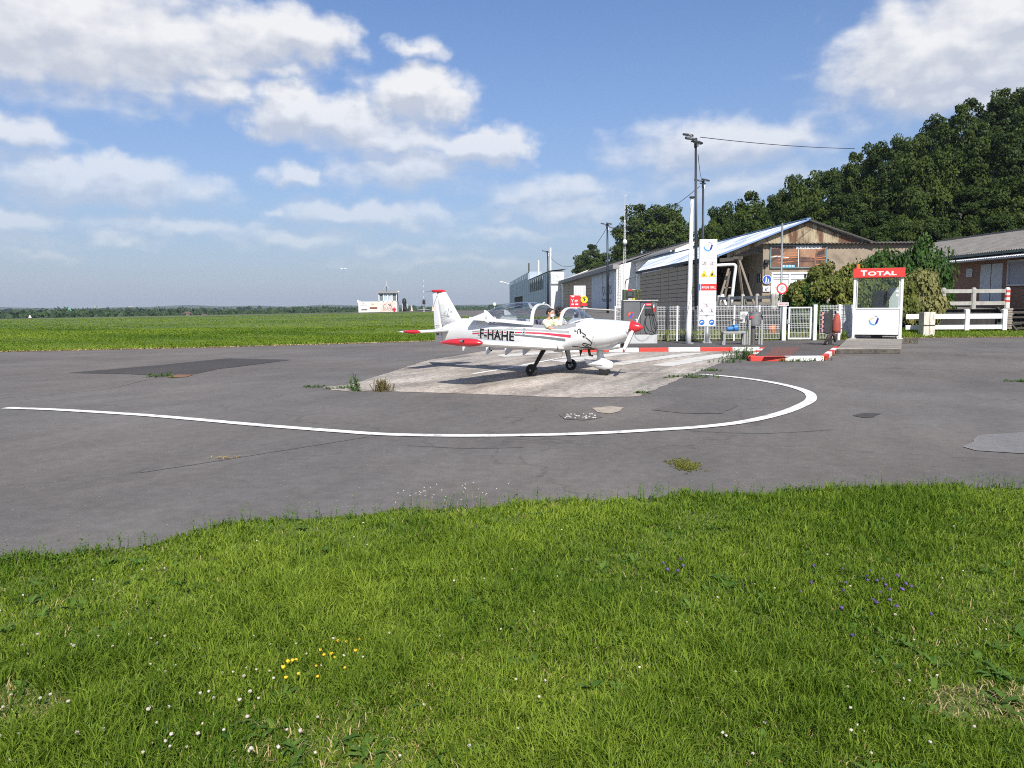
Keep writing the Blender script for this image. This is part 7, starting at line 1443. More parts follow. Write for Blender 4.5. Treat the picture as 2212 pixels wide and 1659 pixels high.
# the sliding canopy, pushed back
CST = [(-.30, .52, 1.262, 1.745), (-.55, .525, 1.278, 1.795), (-.88, .52, 1.30, 1.812), (-1.2, .51, 1.325, 1.775), (-1.5, .495, 1.345, 1.705), (-1.8, .475, 1.362, 1.605), (-2.05, .455, 1.372, 1.512), (-2.28, .43, 1.378, 1.425)]
CXs = np.array([c[0] for c in CST])[::-1]; CV = np.array([c[1:] for c in CST])[::-1]
def carch(x, t):
    w, zb, zt = [pchip(CXs, CV[:, j], x) for j in range(3)]; return Vector((x, w * math.copysign(abs(math.cos(t)) ** .72, math.cos(t)), zb + (zt - zb) * max(0, math.sin(t)) ** .8))
def canopy_piece(xa, xb, n, t0=0., t1=math.pi, nt=36, off=0.):
    mb = MB(); rows = []
    for i in range(n + 1):
        x = xa + (xb - xa) * i / n; rows.append([carch(x, t0 + (t1 - t0) * j / nt) + Vector((0, 0, off)) for j in range(nt + 1)])
    mb.loft(rows, False, (False, False)); return mb
o = canopy_piece(-.32, -1.78, 20).build('canopy', GLZ, AP, smooth=True, world=False)
mb = canopy_piece(-1.74, -2.28, 10, off=.003); mb.quad(*[carch(-2.28, math.pi * j / 36) for j in range(37)]); mb.build('canopy_tail', PWHITE, AP, smooth=True, world=False)
band('canopy_frame', [carch(-.315, math.pi * j / 40) for j in range(41)], .085, PWHITE, .035)
for s in (-1, 1):
    mb = MB(); mb.loft([[Vector((x, s * (pchip(CXs, CV[:, 0], x) + d), pchip(CXs, CV[:, 1], x) + z)) for d, z in ((-.012, -.035), (.014, -.035), (.014, .05), (-.012, .05))] for x in np.linspace(-.29, -2.28, 16)]); mb.build('canopy_rail', PWHITE, AP, world=False, bevel=.004)
    mb = MB(); rows = [[Vector((x, s * (pchip(CXs, CV[:, 0], x) + .006), z)) for z in (pchip(CXs, CV[:, 1], x) + .03, pchip(CXs, CV[:, 1], x) + .03 + max(.0, .02 + .20 * sm(-1.38, -1.74, x)))] for x in np.linspace(-1.38, -1.78, 10)]; mb.loft(rows, False, (False, False)); mb.build('canopy_fillet', PWHITE, AP, smooth=True, world=False)
    for x in (-1.70, -1.44): mb = MB(); mb.cyl((x, s * (.492), 1.41), (x, s * .50, 1.41), .035, .035, 14); mb.build('vent', COAM, AP, world=False)
mb = MB(); mb.bar((-.30, 0, 1.75), (-.26, .02, 1.80), .05, .03); mb.build('canopy_handle', PWHITE, AP, world=False)
mb = MB(); mb.prism([(0, 0), (.10, 0), (-.02, .16), (-.09, .16)], (-1.02, .62, 1.63), (1, 0, 0), (0, 0, 1), .02); mb.build('aerial_fin', PWHITE, AP, world=False)
# fin, rudder, cap
def foil(mb, secs):
    """secs: (x leading, x trailing, position, half thickness) with pos = Vector offset; symmetrical section"""
    rr = []
    for xl_, xt_, pos, th, up in secs:
        c_ = xl_ - xt_; ring = []
        for f, g in ((0, 0), (.03, .55), (.12, .9), (.3, 1), (.6, .7), (.85, .3), (1, .04), (1, -.04), (.85, -.3), (.6, -.7), (.3, -1), (.12, -.9), (.03, -.55)): ring.append(Vector((xl_ - c_ * f, 0, 0)) + pos + up * (g * th))
        rr.append(ring)
    mb.loft(rr); return mb
yv_ = Vector((0, 1, 0)); zv_ = Vector((0, 0, 1))
mb = MB(); foil(mb, [(-2.62, -3.49, Vector((0, 0, 1.18)), .085, yv_), (-2.88, -3.55, Vector((0, 0, 1.40)), .075, yv_), (-3.12, -3.61, Vector((0, 0, 1.75)), .06, yv_), (-3.36, -3.665, Vector((0, 0, 2.10)), .045, yv_)]); mb.build('fin', PWHITE, AP, smooth=True, world=False)
mb = MB(); mb.loft([[Vector((-3.485 - .006, -.05, .75)), Vector((-3.745, -.008, .73)), Vector((-3.745, .008, .73)), Vector((-3.491, .05, .75))], [Vector((-3.56, -.05, 1.30)), Vector((-3.775, -.008, 1.30)), Vector((-3.775, .008, 1.30)), Vector((-3.56, .05, 1.30))], [Vector((-3.672, -.026, 2.09)), Vector((-3.82, -.005, 2.05)), Vector((-3.82, .005, 2.05)), Vector((-3.672, .026, 2.09))]]); mb.build('rudder', PWHITE, AP, world=False, bevel=.006)
mb = MB(); foil(mb, [(-3.37, -3.80, Vector((0, 0, 2.095)), .05, yv_), (-3.37, -3.85, Vector((0, 0, 2.13)), .055, yv_), (-3.40, -3.86, Vector((0, 0, 2.155)), .04, yv_), (-3.44, -3.82, Vector((0, 0, 2.17)), .012, yv_)]); mb.build('fin_cap', PRED, AP, smooth=True, world=False)
mb = MB(); mb.tube([(-3.85, 0, 2.13), (-4.08, 0, 2.115)], .004, 5); mb.build('whip_aerial', PBLACK, AP, world=False); mb = MB(); mb.tube([(-3.62, -.045, 2.04), (-3.80, -.02, 1.68)], .003, 5); mb.build('aerial_wire', PBLACK, AP, world=False)
# tailplane
for s in (-1, 1):
    mb = MB(); foil(mb, [(-3.20, -3.76, Vector((0, s * .05, 1.05)), .045, zv_), (-3.24, -3.77, Vector((0, s * 1.25, 1.05)), .038, zv_)]); o = mb.build('tailplane', PWHITE, AP, smooth=True, world=False)
    mb = MB(); mb.tube([Vector((x, s * 1.30, 1.05)) for x in (-3.22, -3.26, -3.36, -3.5, -3.65, -3.79)], [.006, .028, .05, .055, .045, .03], 12); mb.build('tip', PRED, o, smooth=True, world=False)
    mb = MB(); mb.tube([Vector((x, s * 1.30, 1.045)) for x in (-3.79, -3.86, -4.01)], [.03, .022, .004], 10); mb.build('tip_cone', PWHITE, o, smooth=True, world=False)
# wings
def airfoil(xl_, ch, y, zc, th, tw=0.):
    up_ = [(0, 0), (.02, .28), (.08, .52), (.2, .68), (.35, .70), (.55, .55), (.8, .25), (1, .02)]; lo_ = [(1, -.02), (.8, -.08), (.55, -.18), (.35, -.28), (.2, -.33), (.08, -.30), (.02, -.18)]
    return [Vector((xl_ - ch * f, y, zc + th * g)) for f, g in up_ + lo_]
for s in (-1, 1):
    zw = lambda y: .665 + .076 * (y - .5); mb = MB(); mb.loft([airfoil(.58, 1.28, s * .30, .655, .19), airfoil(.54, 1.2, s * .62, zw(.6), .175), airfoil(.51, 1.15, s * .95, zw(.95), .165), airfoil(.51, 1.12, s * 2.4, zw(2.4), .16), airfoil(.52, 1.09, s * 4.0, zw(4.0), .155)]); wg = mb.build('wing', PWHITE, AP, smooth=True, world=False)
    wg.data.set_sharp_from_angle(angle=rad(50))
    rr = []
    for x, hz_, wo in ((.56, .008, .02), (.53, .035, .05), (.42, .068, .12), (.25, .085, .17), (.0, .085, .19), (-.25, .065, .16), (-.45, .035, .09), (-.58, .006, .015)):
        zc_ = zw(4.05) + .02 - .012 * (x < -.3); ring = []
        for k in range(16): a = 2 * math.pi * k / 16; yy_ = math.cos(a); ring.append(Vector((x, s * (4.0 + (wo * yy_ if yy_ > 0 else .02 * yy_)), zc_ + hz_ * math.sin(a) * (1.1 if math.sin(a) > 0 else 1.0))))
        rr.append(ring)
    mb = MB(); mb.loft(rr); tp_o = mb.build('wing_tip', PRED, wg, smooth=True, world=False)
    mb = MB(); mb.tube([(.10, s * 4.17, zw(4.05) + .06), (.16, s * 4.175, zw(4.05) + .06), (.19, s * 4.175, zw(4.05) + .06)], [.018, .03, .03], 10); mb.build('light_housing', mat('light_steel', (.6, .6, .58), .25, .8, .1), wg, world=False); mb = MB(); mb.ellipsoid((.195, s * 4.175, zw(4.05) + .06), (.025, .027, .027), 10, 6); mb.build('light_lens', mat('dark_lens', (.02, .02, .025), .1), wg, world=False)
    mb = MB(); mb.bar((-.42, s * .7, zw(.7) + .085), (-.42, s * 2.35, zw(2.35) + .075), .008, .004); mb.bar((-.40, s * 2.4, zw(2.4) + .075), (-.38, s * 3.95, zw(3.95) + .07), .008, .004); mb.build('hinge_gap', PGREYD, wg, world=False)
    for y, d in ((1.0 if s > 0 else .28, .0), (1.12, 0), (1.95, .0), (2.9, .06)):
        if s > 0 and y == 1.0: continue
        zt_ = zw(max(y, .5)) - .01; mb = MB(); mb.prism([(-.42, zt_), (-.72, zt_), (-.715, zt_ - .19 + d), (-.685, zt_ - .195 + d)], (0, s * y - .012, 0), (1, 0, 0), (0, 0, 1), .024); mb.build('flap_bracket', PWHITE, wg, world=False)
    mb = MB(); mb.tube([(-.2, s * 2.6, zw(2.6) - .04), (-.2, s * 2.6, zw(2.6) - .1), (-.14, s * 2.6, zw(2.6) - .12)], .012, 6); mb.build('tie_ring', PBLACK, wg, world=False)
    mb = MB(); yk_ = .72; zk_ = zw(yk_); mb.tube([(.48, s * yk_, zk_ + .06), (.53, s * yk_, zk_ + .02), (.535, s * (yk_ + .03), zk_ - .03)], .014, 6); mb.build('stall_vane', PBLACK, wg, world=False)
# undercarriage
RIM = mat('wheel_rim', (.42, .42, .41), .4, .6, .15, 10)
def wheel(c, r, w, parent, out):
    ti = MB(); c = Vector(c); prof = [(-.5, .62), (-.5, .86), (-.36, .97), (-.14, 1), (.14, 1), (.36, .97), (.5, .86), (.5, .62)]; k = 28; rr = [[c + Vector((math.cos(2 * math.pi * j / k) * r * q, y * w, math.sin(2 * math.pi * j / k) * r * q)) for j in range(k)] for y, q in prof]
    ti.loft(rr, True, (True, True)); tw_ = ti.build('wheel', TYRE, parent, world=False, auto=35)
    if not out: return tw_
    mb = MB(); mb.cyl(c + Vector((0, out * w * .40, 0)), c + Vector((0, out * w * .53, 0)), r * .58, r * .50, 20); mb.build('rim', RIM, tw_, world=False, auto=40)
    mb = MB(); mb.cyl(c + Vector((0, out * w * .5, 0)), c + Vector((0, out * w * .66, 0)), r * .2, r * .14, 14); mb.build('hub', PBLACK, tw_, world=False); return tw_
for s in (-1, 1):
    t_ = MB(); top, bot = Vector((.06, s * .60, .62)), Vector((-.03, s * .97, .17)); rr = []
    for u in (0, .5, 1):
        p = top.lerp(bot, u); w_ = .075 - .025 * u; rr.append([p + Vector((w_, 0, 0)), p + Vector((w_ * .5, s * .022, .0)), p + Vector((-w_ * .5, s * .022, 0)), p + Vector((-w_, 0, 0)), p + Vector((-w_ * .5, -s * .022, 0)), p + Vector((w_ * .5, -s * .022, 0))])
    t_.loft(rr); lg = t_.build('main_leg', mat('leg_shade_black', (.02, .02, .021), .5) , AP, world=False, smooth=False)  # the black also carries the wing's shade on the leg
    if s > 0: mb = MB(); mb.loft([[p + Vector((a, -.034, 0)), p + Vector((a + .11, -.04, 0)), p + Vector((a + .11, -.022, 0)), p + Vector((a, -.022, 0))] for p, a in ((top.lerp(bot, .03), -.005), (top.lerp(bot, .85), -.03))]); mb.build('leg_lit_strip', PWHITE, lg, world=False)  # white strip stands for the sunlit side of the far leg
    mb = MB(); mb.cyl((-.03, s * .9, .15), (-.03, s * 1.1, .15), .022, .022, 10); mb.build('axle', RIM, lg, world=False)
    wheel((-.03, s * 1.03, .15), .15, .115, AP, 1 if s < 0 else -1)
    mb = MB(); mb.box((-.11, s * .955, .15), (.06, .04, .06)); mb.build('brake_caliper', PBLACK, AP, world=False, bevel=.01)
nw = wheel((1.43, 0, .145), .145, .11, AP, 0)
mb = MB(); rr = []
for x, hw_, zb_, zt_ in ((1.66, .008, .245, .275), (1.645, .045, .19, .335), (1.58, .085, .15, .37), (1.46, .105, .125, .395), (1.30, .10, .145, .385), (1.14, .07, .195, .335), (1.0, .03, .235, .275), (.955, .006, .25, .258)):
    zc_ = (zb_ + zt_) / 2; hz_ = (zt_ - zb_) / 2; rr.append([Vector((x, hw_ * math.cos(2 * math.pi * k / 20), zc_ + hz_ * math.sin(2 * math.pi * k / 20))) for k in range(20)])
mb.loft(rr); sp_ = mb.build('wheel_fairing', PWHITE, AP, smooth=True, world=False)
mb = MB(); mb.loft([[Vector((x, a * hw_, z)) for x, a in ((xf, 0), ((xf * .75 + xr * .25), 1), ((xf + xr) / 2, 1.05), (xr, .15), (xr, -.15), ((xf + xr) / 2, -1.05), ((xf * .75 + xr * .25), -1))] for xf, xr, hw_, z in ((1.39, 1.21, .05, .68), (1.40, 1.225, .05, .5), (1.45, 1.235, .055, .42), (1.56, 1.20, .07, .365), (1.62, 1.15, .06, .33))]); mb.build('nose_leg', PWHITE, AP, smooth=True, world=False)
mb = MB(); mb.prism([(1.24, .35), (1.06, .36), (.86, .405), (.93, .30), (1.0, .255), (1.15, .25)], (0, .014, 0), (1, 0, 0), (0, 0, 1), .028); mb.build('fairing_fin', PWHITE, AP, world=False, bevel=.008)
mb = MB(); mb.bar((1.02, -.07, .262), (1.42, -.108, .262), .012, .02); mb.build('fairing_seam', PGREYL, sp_, world=False)
# nose: spinner, propeller, air scoop, exhaust, inlets
mb = MB(); mb.tube([Vector((x, 0, 1.185 - .01 * (x - 2.13))) for x in (2.135, 2.15, 2.22, 2.30, 2.37, 2.42, 2.435)], [.150, .150, .135, .105, .065, .022, .004], 24); mb.build('spinner', PRED, AP, smooth=True, world=False)
pd = Vector((0, -.76, -.65)).normalized()
for s in (1, -1):
    d_ = pd * s; sd_ = d_.cross(Vector((1, 0, 0))).normalized(); rr = []; rt = []
    for u, ch, tw_ in ((.10, .07, 60), (.22, .105, 45), (.40, .125, 32), (.60, .12, 24), (.76, .10, 19), (.785, .095, 18)):
        p = Vector((2.20, 0, 1.185)) + d_ * u; a = rad(tw_) * 1; cdir = sd_ * math.cos(a) * 1 + Vector((1, 0, 0)) * math.sin(a) * -1; nn_ = cdir.cross(d_).normalized(); th = .016 if u > .2 else .03
        rr.append([p + cdir * ch * f + nn_ * th * g for f, g in ((-.5, 0), (-.2, .7), (.2, .6), (.5, 0), (.2, -.5), (-.2, -.5))])
    mb = MB(); mb.loft(rr); bl = mb.build('propeller_blade', PWHITE, AP, smooth=True, world=False)
    p = Vector((2.20, 0, 1.185)) + d_ * .875; q = rr[-1]; e_ = [v.lerp(p, .42) + d_ * .02 for v in q]; e2 = [v.lerp(p, .86) for v in q]; mb = MB(); mb.loft([[v + d_ * .001 for v in q], e_, e2]); mb.build('tip', PRED, bl, smooth=True, world=False)
mb = MB(); rr = []
for x, hw_, zb_, zt_ in ((1.10, .04, .635, .70), (1.35, .15, .625, .74), (1.6, .19, .625, .78), (1.85, .17, .675, .83), (1.90, .15, .685, .82)): rr.append([Vector((x, hw_ * math.copysign(abs(math.cos(a)) ** .7, math.cos(a)), (zb_ + zt_) / 2 + (zt_ - zb_) / 2 * math.copysign(abs(math.sin(a)) ** .7, math.sin(a)))) for a in [2 * math.pi * k / 20 for k in range(20)]])
mb.loft(rr); sc2 = mb.build('air_scoop', PWHITE, AP, smooth=True, world=False); mb = MB(); mb.box((1.905, -.07, .752), (.012, .12, .085)); mb.box((1.905, .07, .752), (.012, .12, .085)); mb.build('scoop_mouth', PBLACK, sc2, world=False)
mb = MB(); mb.box((1.80, -.165, .82), (.16, .02, .018)); mb.build('cowl_clip', PBLACK, AP, world=False)
for s in (-1, 1): mb = MB(); mb.tube([(2.03, s * .205, 1.11), (2.10, s * .19, 1.11), (2.135, s * .185, 1.11)], [.055, .055, .05], 14); o = mb.build('air_inlet', PWHITE, AP, smooth=True, world=False); mb = MB(); mb.cyl((2.134, s * .185, 1.11), (2.139, s * .185, 1.11), .043, .043, 14); mb.build('inlet_mouth', PBLACK, o, world=False)
EXH = mat('burnt_exhaust', (.10, .075, .06), .5, .6, .3, 10)
mb = MB(); mb.tube([(1.06, -.12, .68), (1.08, -.13, .56), (1.10, -.13, .49)], [.035, .034, .034], 12); mb.tube([(1.09, -.13, .495), (1.18, -.14, .485)], [.024, .022], 10); mb.build('exhaust_pipe', EXH, AP, smooth=True, world=False)
mb = MB(); mb.box((1.12, -.16, .655), (.30, .22, .03)); mb.build('exhaust_plate', PBLACK, AP, world=False)
mb = MB(); mb.prism([(.66, .60), (.56, .60), (.60, .42)], (0, .35, 0), (1, 0, 0), (0, 0, 1), .015); mb.build('belly_aerial', PBLACK, AP, world=False); mb = MB(); mb.tube([(.36, -.1, .60), (.28, -.1, .40), (.05, -.1, .36)], .004, 5); mb.build('bent_whip', PBLACK, AP, world=False)
# cowling seams and fasteners
mb = MB(); mb.tube([Vector((1.34, -sidey(1.34, z) - .001, z)) for z in np.linspace(1.28, .70, 22)], .0035, 4); mb.tube([Vector((x, -sidey(x, 1.185) - .001, 1.185 - .02 * (x - 1.3))) for x in np.linspace(.5, 2.02, 30)], .0025, 4); mb.build('cowl_seam', mat('seam_grey', (.35, .35, .34), .6), AP, world=False)
mb = MB()
for x in list(np.linspace(.72, 1.26, 5)) + list(np.linspace(1.44, 2.0, 6)): y = -sidey(x, 1.165); mb.cyl((x, y + .004, 1.16), (x, y - .003, 1.16), .009, .009, 8)
for z in (1.10, .96, .83, .74): y = -sidey(1.37, z); mb.cyl((1.37, y + .004, z), (1.37, y - .003, z), .009, .009, 8)
mb.build('cowl_fasteners', mat('fastener_grey', (.25, .25, .25), .4, .6), AP, world=False)
# decals laid on the fuselage side
def decal(name, vs, fs, material, lift=.005, sub=True):
    bm = bmesh.new(); V_ = [bm.verts.new((a, 0, b)) for a, b in vs]
    for f in fs:
        try: bm.faces.new([V_[i] for i in f])
        except ValueError: pass
    bmesh.ops.triangulate(bm, faces=bm.faces[:])
    for _ in range(4):
        ed = [e for e in bm.edges if e.calc_length() > .07]
        if not ed: break
        bmesh.ops.subdivide_edges(bm, edges=ed, cuts=1); bmesh.ops.triangulate(bm, faces=bm.faces[:])
    for v in bm.verts: v.co.y = -sidey(v.co.x, v.co.z) - lift
    me = bpy.data.meshes.new(name); bm.to_mesh(me); bm.free(); return link_mesh(name, me, material, AP)
def stripe(name, top, bot, material, lift):
    xs2 = np.linspace(max(top[0][0], bot[0][0]), min(top[-1][0], bot[-1][0]), 60); T1 = np.interp(xs2, [p[0] for p in top], [p[1] for p in top]); B1 = np.interp(xs2, [p[0] for p in bot], [p[1] for p in bot])
    k = np.ones(7) / 7; T1 = np.convolve(np.pad(T1, 3, 'edge'), k, 'valid'); B1 = np.convolve(np.pad(B1, 3, 'edge'), k, 'valid')
    decal(name, list(zip(xs2, T1)) + list(zip(xs2, B1)), [(i, i + 1, 60 + i + 1, 60 + i) for i in range(59)], material, lift)
stripe('grey_stripe', [(-2.32, 1.044), (-1.76, 1.10), (-1.3, 1.13), (-.57, 1.133), (0, 1.126), (.76, 1.104)], [(-2.31, 1.022), (-1.76, 1.078), (-1.3, 1.105), (-.57, 1.096), (0, 1.08), (.747, 1.039)], PGREYL, .004)
stripe('red_stripe', [(-2.31, 1.0), (-1.76, 1.043), (-1.3, 1.057), (-.57, 1.06), (0, 1.053), (.79, 1.004)], [(-2.30, .966), (-1.76, 1.015), (-1.3, 1.029), (-.57, 1.026), (0, 1.01), (.79, .931)], PSTR, .004)
stripe('dark_stripe', [(-2.11, .962), (-1.73, .989), (-1.3, 1.002), (-.71, .997), (0, .963), (.666, .907)], [(-2.10, .934), (-1.73, .964), (-1.3, .971), (-.71, .959), (0, .907), (.646, .84)], PGREYD, .004)
decal('swoosh', [(-1.10, 1.14), (-.86, 1.235), (-.62, 1.235), (-.80, 1.17), (-.95, 1.125), (-1.10, 1.092), (-1.35, 1.07), (-1.62, 1.078), (-1.45, 1.105)], [(0, 1, 2, 3, 4, 5, 6, 7, 8)], mat('swoosh_grey_light', (.40, .41, .41), .4, 0, .03), .006)
# registration, outlined in white
lv, lf, asp = textmesh('F-HAHE', .03, 0., 1.02); ov, of_, _a = textmesh('F-HAHE', .07, 0., 1.02)
def regmap(u, v): x = -2.02 + 1.18 * u; return (x + .012 * v, .868 - .062 * u + .262 * v)
decal('registration_outline', [regmap(-.012 + u * 1.024, -.05 + v * 1.10) for u, v in ov], of_, PWHITE, .007)
decal('registration', [regmap(u, v) for u, v in lv], lf, PBLACK, .010)
LION = [[(.869, 1.103), (.916, 1.1), (.929, 1.08)], [(.969, 1.033), (.956, 1.081), (.976, 1.134), (1.009, 1.149), (1.042, 1.129), (1.051, 1.082), (1.04, 1.032)], [(1.029, 1.117), (1.026, 1.07)], [(1.069, 1.07), (1.115, 1.041), (1.181, 1.001), (1.174, .975)], [(1.095, .976), (1.148, .979), (1.137, .935), (1.108, .97)], [(1.174, .948), (1.253, .884), (1.316, .82), (1.286, .796)], [(1.273, .778), (1.254, .748), (1.214, .765), (1.148, .799), (1.083, .798), (1.059, .762), (1.096, .721), (1.149, .705), (1.182, .717), (1.162, .746), (1.129, .752)], [(1.208, .705), (1.241, .70)], [(.783, .712), (.924, .712), (.99, .695), (1.07, .69), (1.22, .69)]]
mb = MB()
for pl_2 in LION: stroke(mb, pl_2, .024, (0, 0, 0), (1, 0, 0), (0, 0, 1), 0)
decal('nose_emblem', [(v.x, v.z) for v in mb.v], mb.f, PBLACK, .006)
mb = MB(); c_ = Vector((-.54, 0, 1.045)); disc(mb, c_, (1, 0, 0), (0, 0, 1), .05, 0, 20); decal('round_badge', [(v.x, v.z) for v in mb.v], mb.f, mat('badge_grey', (.40, .41, .42), .4, 0, .3, 60), .007)
mb = MB(); disc(mb, c_, (1, 0, 0), (0, 0, 1), .02, 0, 12); flat(mb, [(-.04, .085), (.04, .085), (.04, .10), (-.04, .10)], c_, (1, 0, 0), (0, 0, 1), 0); decal('badge_print', [(v.x, v.z) for v in mb.v], mb.f, PBLACK, .009)
# fin script, small rudder plate and lettering
FS = mat('fin_script', (.15, .16, .17), .5); mb = MB(); O = (-3.36, -.075, 1.47)
for s_ in ([(-.05, .06), (-.09, .07), (-.10, .0), (-.06, .0), (-.04, .07), (-.04, .0)], [(.06, .09), (.02, .10), (-.01, .04), (.02, -.01), (.07, .01)], [(.15, .20), (.12, .1), (.10, .0), (.13, .0)], [(-.11, -.06), (.18, -.035)]): stroke(mb, s_, .011, O, (1, 0, 0), (0, 0, 1), 0)
text(mb, 'aviation legere', Vector(O) + Vector((-.10, 0, -.04)), (1, 0, .08), (0, 0, 1), w=.24, lift=0); mb.build('fin_lettering', FS, AP, world=False)
mb = MB(); stroke(mb, [(.20, .08), (.25, .12)], .012, O, (1, 0, 0), (0, 0, 1), 0.001); stroke(mb, [(.21, .12), (.24, .07)], .01, O, (1, 0, 0), (0, 0, 1), .001); mb.build('fin_star', mat('fin_blue', (.05, .25, .42), .5), AP, world=False)
mb = MB(); text(mb, 'APM 20', (-3.72, -.062, 1.16), (1, 0, .03), (0, 0, 1), w=.17, h=.03, bold=.01); mb.build('fin_small_lettering', PBLACK, AP, world=False)
mb = MB(); mb.box((-3.64, -.035, .945), (.085, .02, .055)); mb.build('data_plate', mat('plate_grey', (.16, .165, .17), .5, .3, .2, 40), AP, world=False)
# ------------------------------------------------------------------ the two people in the cockpit
SKIN = mat('skin', (.50, .27, .17), .55, 0, .06, 8); HAIR = mat('dark_hair', (.018, .013, .011), .6, 0, .3, 30, .6, 80)
def person(label, ox, oy, skinm, shirt_col, hair_long, mask_col, lean, ctrl):
    """seated figure: pelvis at (ox, oy, .92) in the aeroplane's frame, facing the nose"""
    W = XF[AP.name]
    J = {'pelvis': ((0, 0, .02), .125), 'belly': ((.02, 0, .16), .125), 'chest': ((.05 + lean * .5, 0, .32), .135), 'collar': ((.07 + lean, 0, .425), .075), 'neck': ((.085 + lean, 0, .485), .052), 'jaw': ((.115 + lean, 0, .555), .066), 'head': ((.115 + lean, 0, .63), .088), 'crown': ((.10 + lean, 0, .69), .070), 'nose': ((.212 + lean, 0, .598), .016)}
    E_ = [('pelvis', 'belly'), ('belly', 'chest'), ('chest', 'collar'), ('collar', 'neck'), ('neck', 'jaw'), ('jaw', 'head'), ('head', 'crown'), ('head', 'nose')]
    for s, nm in ((-1, 'r'), (1, 'l')):
        J['sh' + nm] = ((.06 + lean, s * .185, .385), .062); J['el' + nm] = ((.24 + lean, s * .25, .17 if not ctrl else .22), .043); J['wr' + nm] = ((.46 + lean, s * .15, .24 if not ctrl else .30), .030); J['pa' + nm] = ((.52 + lean, s * .14, .255 if not ctrl else .33), .036)
        J['hip' + nm] = ((.06, s * .10, -.03), .095); J['kn' + nm] = ((.46, s * .12, .06), .068); J['an' + nm] = ((.66, s * .11, -.14), .045)
        E_ += [('collar', 'sh' + nm), ('sh' + nm, 'el' + nm), ('el' + nm, 'wr' + nm), ('wr' + nm, 'pa' + nm), ('pelvis', 'hip' + nm), ('hip' + nm, 'kn' + nm), ('kn' + nm, 'an' + nm)]
        for k in range(4): a = .026 - .017 * k; b1, b2 = 'f%d%s' % (k, nm), 'g%d%s' % (k, nm); px_, py_, pz_ = J['pa' + nm][0]; J[b1] = ((px_ + .055, py_ + a, pz_ + .012), .0095); J[b2] = ((px_ + .075 - .004 * k, py_ + a, pz_ - .022), .008); E_ += [('pa' + nm, b1), (b1, b2)]
        px_, py_, pz_ = J['pa' + nm][0]; J['t' + nm] = ((px_ + .03, py_ - s * .045, pz_ + .01), .010); E_.append(('pa' + nm, 't' + nm))
    nm_ = list(J); me = bpy.data.meshes.new('person'); me.from_pydata([J[k][0] for k in nm_], [(nm_.index(a), nm_.index(b)) for a, b in E_], []); me.update()
    o = bpy.data.objects.new('person', me); COL.objects.link(o)
    sk = o.modifiers.new('skin', 'SKIN'); lay = me.skin_vertices[0].data if len(me.skin_vertices) else None
    if lay is None:
        bm = bmesh.new(); bm.from_mesh(me); bm.verts.layers.skin.verify(); bm.to_mesh(me); bm.free(); lay = me.skin_vertices[0].data
    for i, k in enumerate(nm_): lay[i].radius = (J[k][1],) * 2; lay[i].use_root = k == 'pelvis'
    ss = o.modifiers.new('subsurf', 'SUBSURF'); ss.levels = ss.render_levels = 2; me.materials.append(skinm)
    o.matrix_world = W @ Matrix.Translation((ox, oy, .92)); XF[o.name] = W @ Matrix.Translation((ox, oy, .92)); tag(o, label, 'person')
    # clothing: shirt shell with short sleeves
    SH = mat('shirt_' + label[:12].replace(' ', '_'), shirt_col, .85, 0, .12, 5, .8, 9) if ctrl else mat('print_shirt', shirt_col, .85, 0, .15, 8, .6, 9, (.03, .03, .04), .52, .56, 22)
    mb = MB(); rr = []
    for x, z, wx, wy in ((0, -.02, .15, .175), (.01, .12, .15, .18), (.04 + lean * .5, .28, .155, .205), (.055 + lean, .385, .13, .215), (.065 + lean, .43, .095, .13), (.07 + lean, .455, .075, .08)): rr.append([Vector((x + wx * math.cos(2 * math.pi * k / 20), wy * math.sin(2 * math.pi * k / 20), z)) for k in range(20)])
    mb.loft(rr, True, (False, False))
    for s, q in ((-1, 'r'), (1, 'l')):
        a, b = Vector(J['sh' + q][0]), Vector(J['el' + q][0]); mb.tube([a - (b - a) * .15, a, a.lerp(b, .4), a.lerp(b, .8)], [.07, .082, .072, .066], 14, False)
    mb.build('shirt', SH, o, smooth=True, world=False)
    mb = MB(); mb.tube([(.068 + lean, 0, .445), (.075 + lean, 0, .475)], [.078, .066], 14, False); mb.build('collar', SH, o, smooth=True, world=False)
    hc = Vector((.10 + lean, 0, .64)); mb = MB(); rr = []                   # hair: a cap with a low nape, leaving the face free
    for i in range(1, 9):
        a = math.pi * .56 * i / 8; rr.append([hc + Vector((-.012 + .104 * math.sin(a) * math.cos(t) * (1 if math.cos(t) < .2 else (.98 if i < 5 else .72)), .088 * math.sin(a) * math.sin(t), .092 * math.cos(a) + (.015 if math.cos(t) > .3 and i > 5 else 0) - (.05 * (i / 8) ** 2 if math.cos(t) < -.2 else 0))) for t in [2 * math.pi * k / 20 for k in range(20)]])
    mb.loft(rr, True, (True, False))
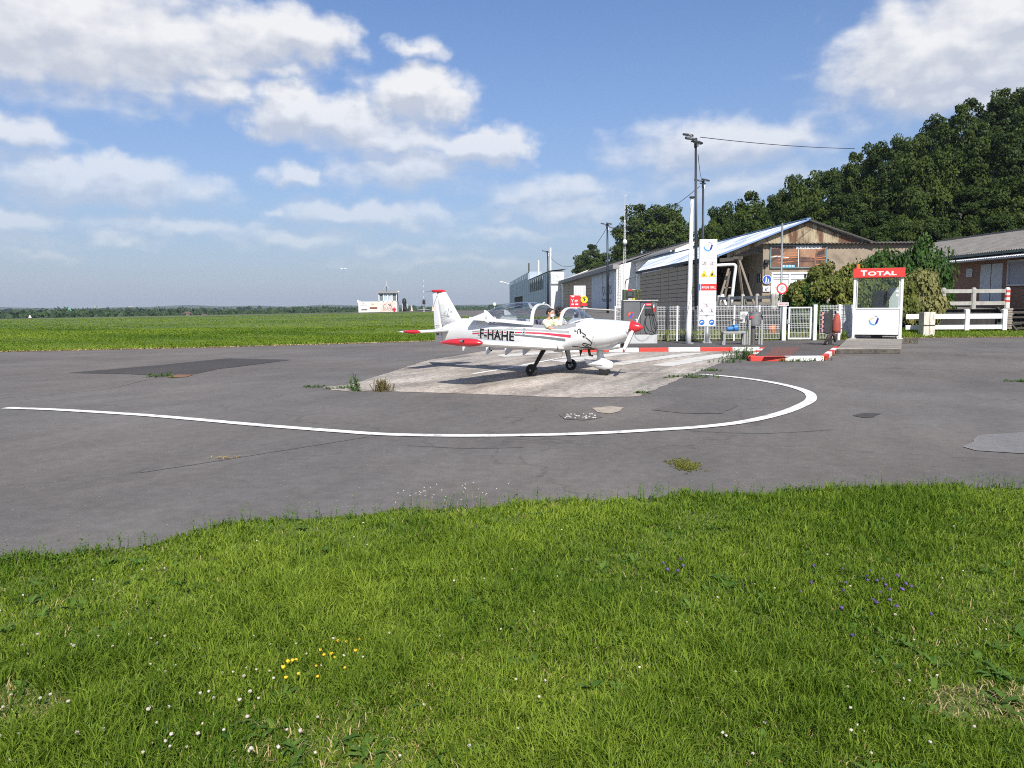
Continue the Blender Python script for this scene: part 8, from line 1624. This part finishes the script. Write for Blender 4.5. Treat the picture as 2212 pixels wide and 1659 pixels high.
    if hair_long:
        for k in range(26): t = random.uniform(1.2, 5.1); p = hc + Vector((.09 * math.cos(t) - .02, .085 * math.sin(t), random.uniform(-.09, .09))); mb.ellipsoid(p, (.042, .038, .05), 8, 6)
    mb.build('hair', HAIR, o, smooth=True, world=False)
    mb = MB()
    for s in (-1, 1): mb.ellipsoid((.095 + lean, s * .088, .605), (.016, .010, .028), 8, 6)
    mb.build('ear', skinm, o, smooth=True, world=False)
    mb = MB()
    for s in (-1, 1): mb.ellipsoid((.192 + lean, s * .034, .628), (.010, .014, .009), 8, 6)
    mb.build('eye', mat('eye_dark', (.03, .02, .018), .2), o, smooth=True, world=False)
    mb = MB(); rr = []
    for z, r_, f in ((.585, .095, 1.0), (.565, .108, 1.0), (.54, .104, 1), (.515, .085, .9)): rr.append([Vector((.108 + lean + r_ * math.cos(t), .085 * math.sin(t), z - .01 * math.cos(t))) for t in np.linspace(-1.15, 1.15, 13)])
    mb.loft(rr, False, (False, False)); mb.build('face_mask', mat('mask_' + ('a' if ctrl else 'b'), mask_col, .8, 0, .05), o, smooth=True, world=False)
    return o
person('person in a pale yellow shirt and face mask, seated on the near side', -.10, -.25, SKIN, (.66, .67, .45), False, (.55, .60, .62), .06, True)
person('person with dark curly hair and patterned shirt, seated on the far side', -.02, .25, SKIN, (.60, .60, .58), True, (.03, .03, .035), .0, False)
# ------------------------------------------------------------------ the air between here and the horizon
HAZE = 0.00012
mb = MB(); mb.box((0, 2600, 20), (14000, 8000, 116)); hz_ = mb.build('haze', None, None)
M = bpy.data.materials.new('haze_air'); M.use_nodes = True; t = M.node_tree; t.nodes.clear(); o_ = N(t, 'ShaderNodeOutputMaterial'); v_ = N(t, 'ShaderNodeVolumePrincipled'); v_.inputs['Color'].default_value = (.72, .82, .95, 1); v_.inputs['Density'].default_value = HAZE; v_.inputs['Anisotropy'].default_value = .2
t.links.new(v_.outputs[0], o_.inputs['Volume']); hz_.data.materials.append(M); hz_['kind'] = 'stuff'
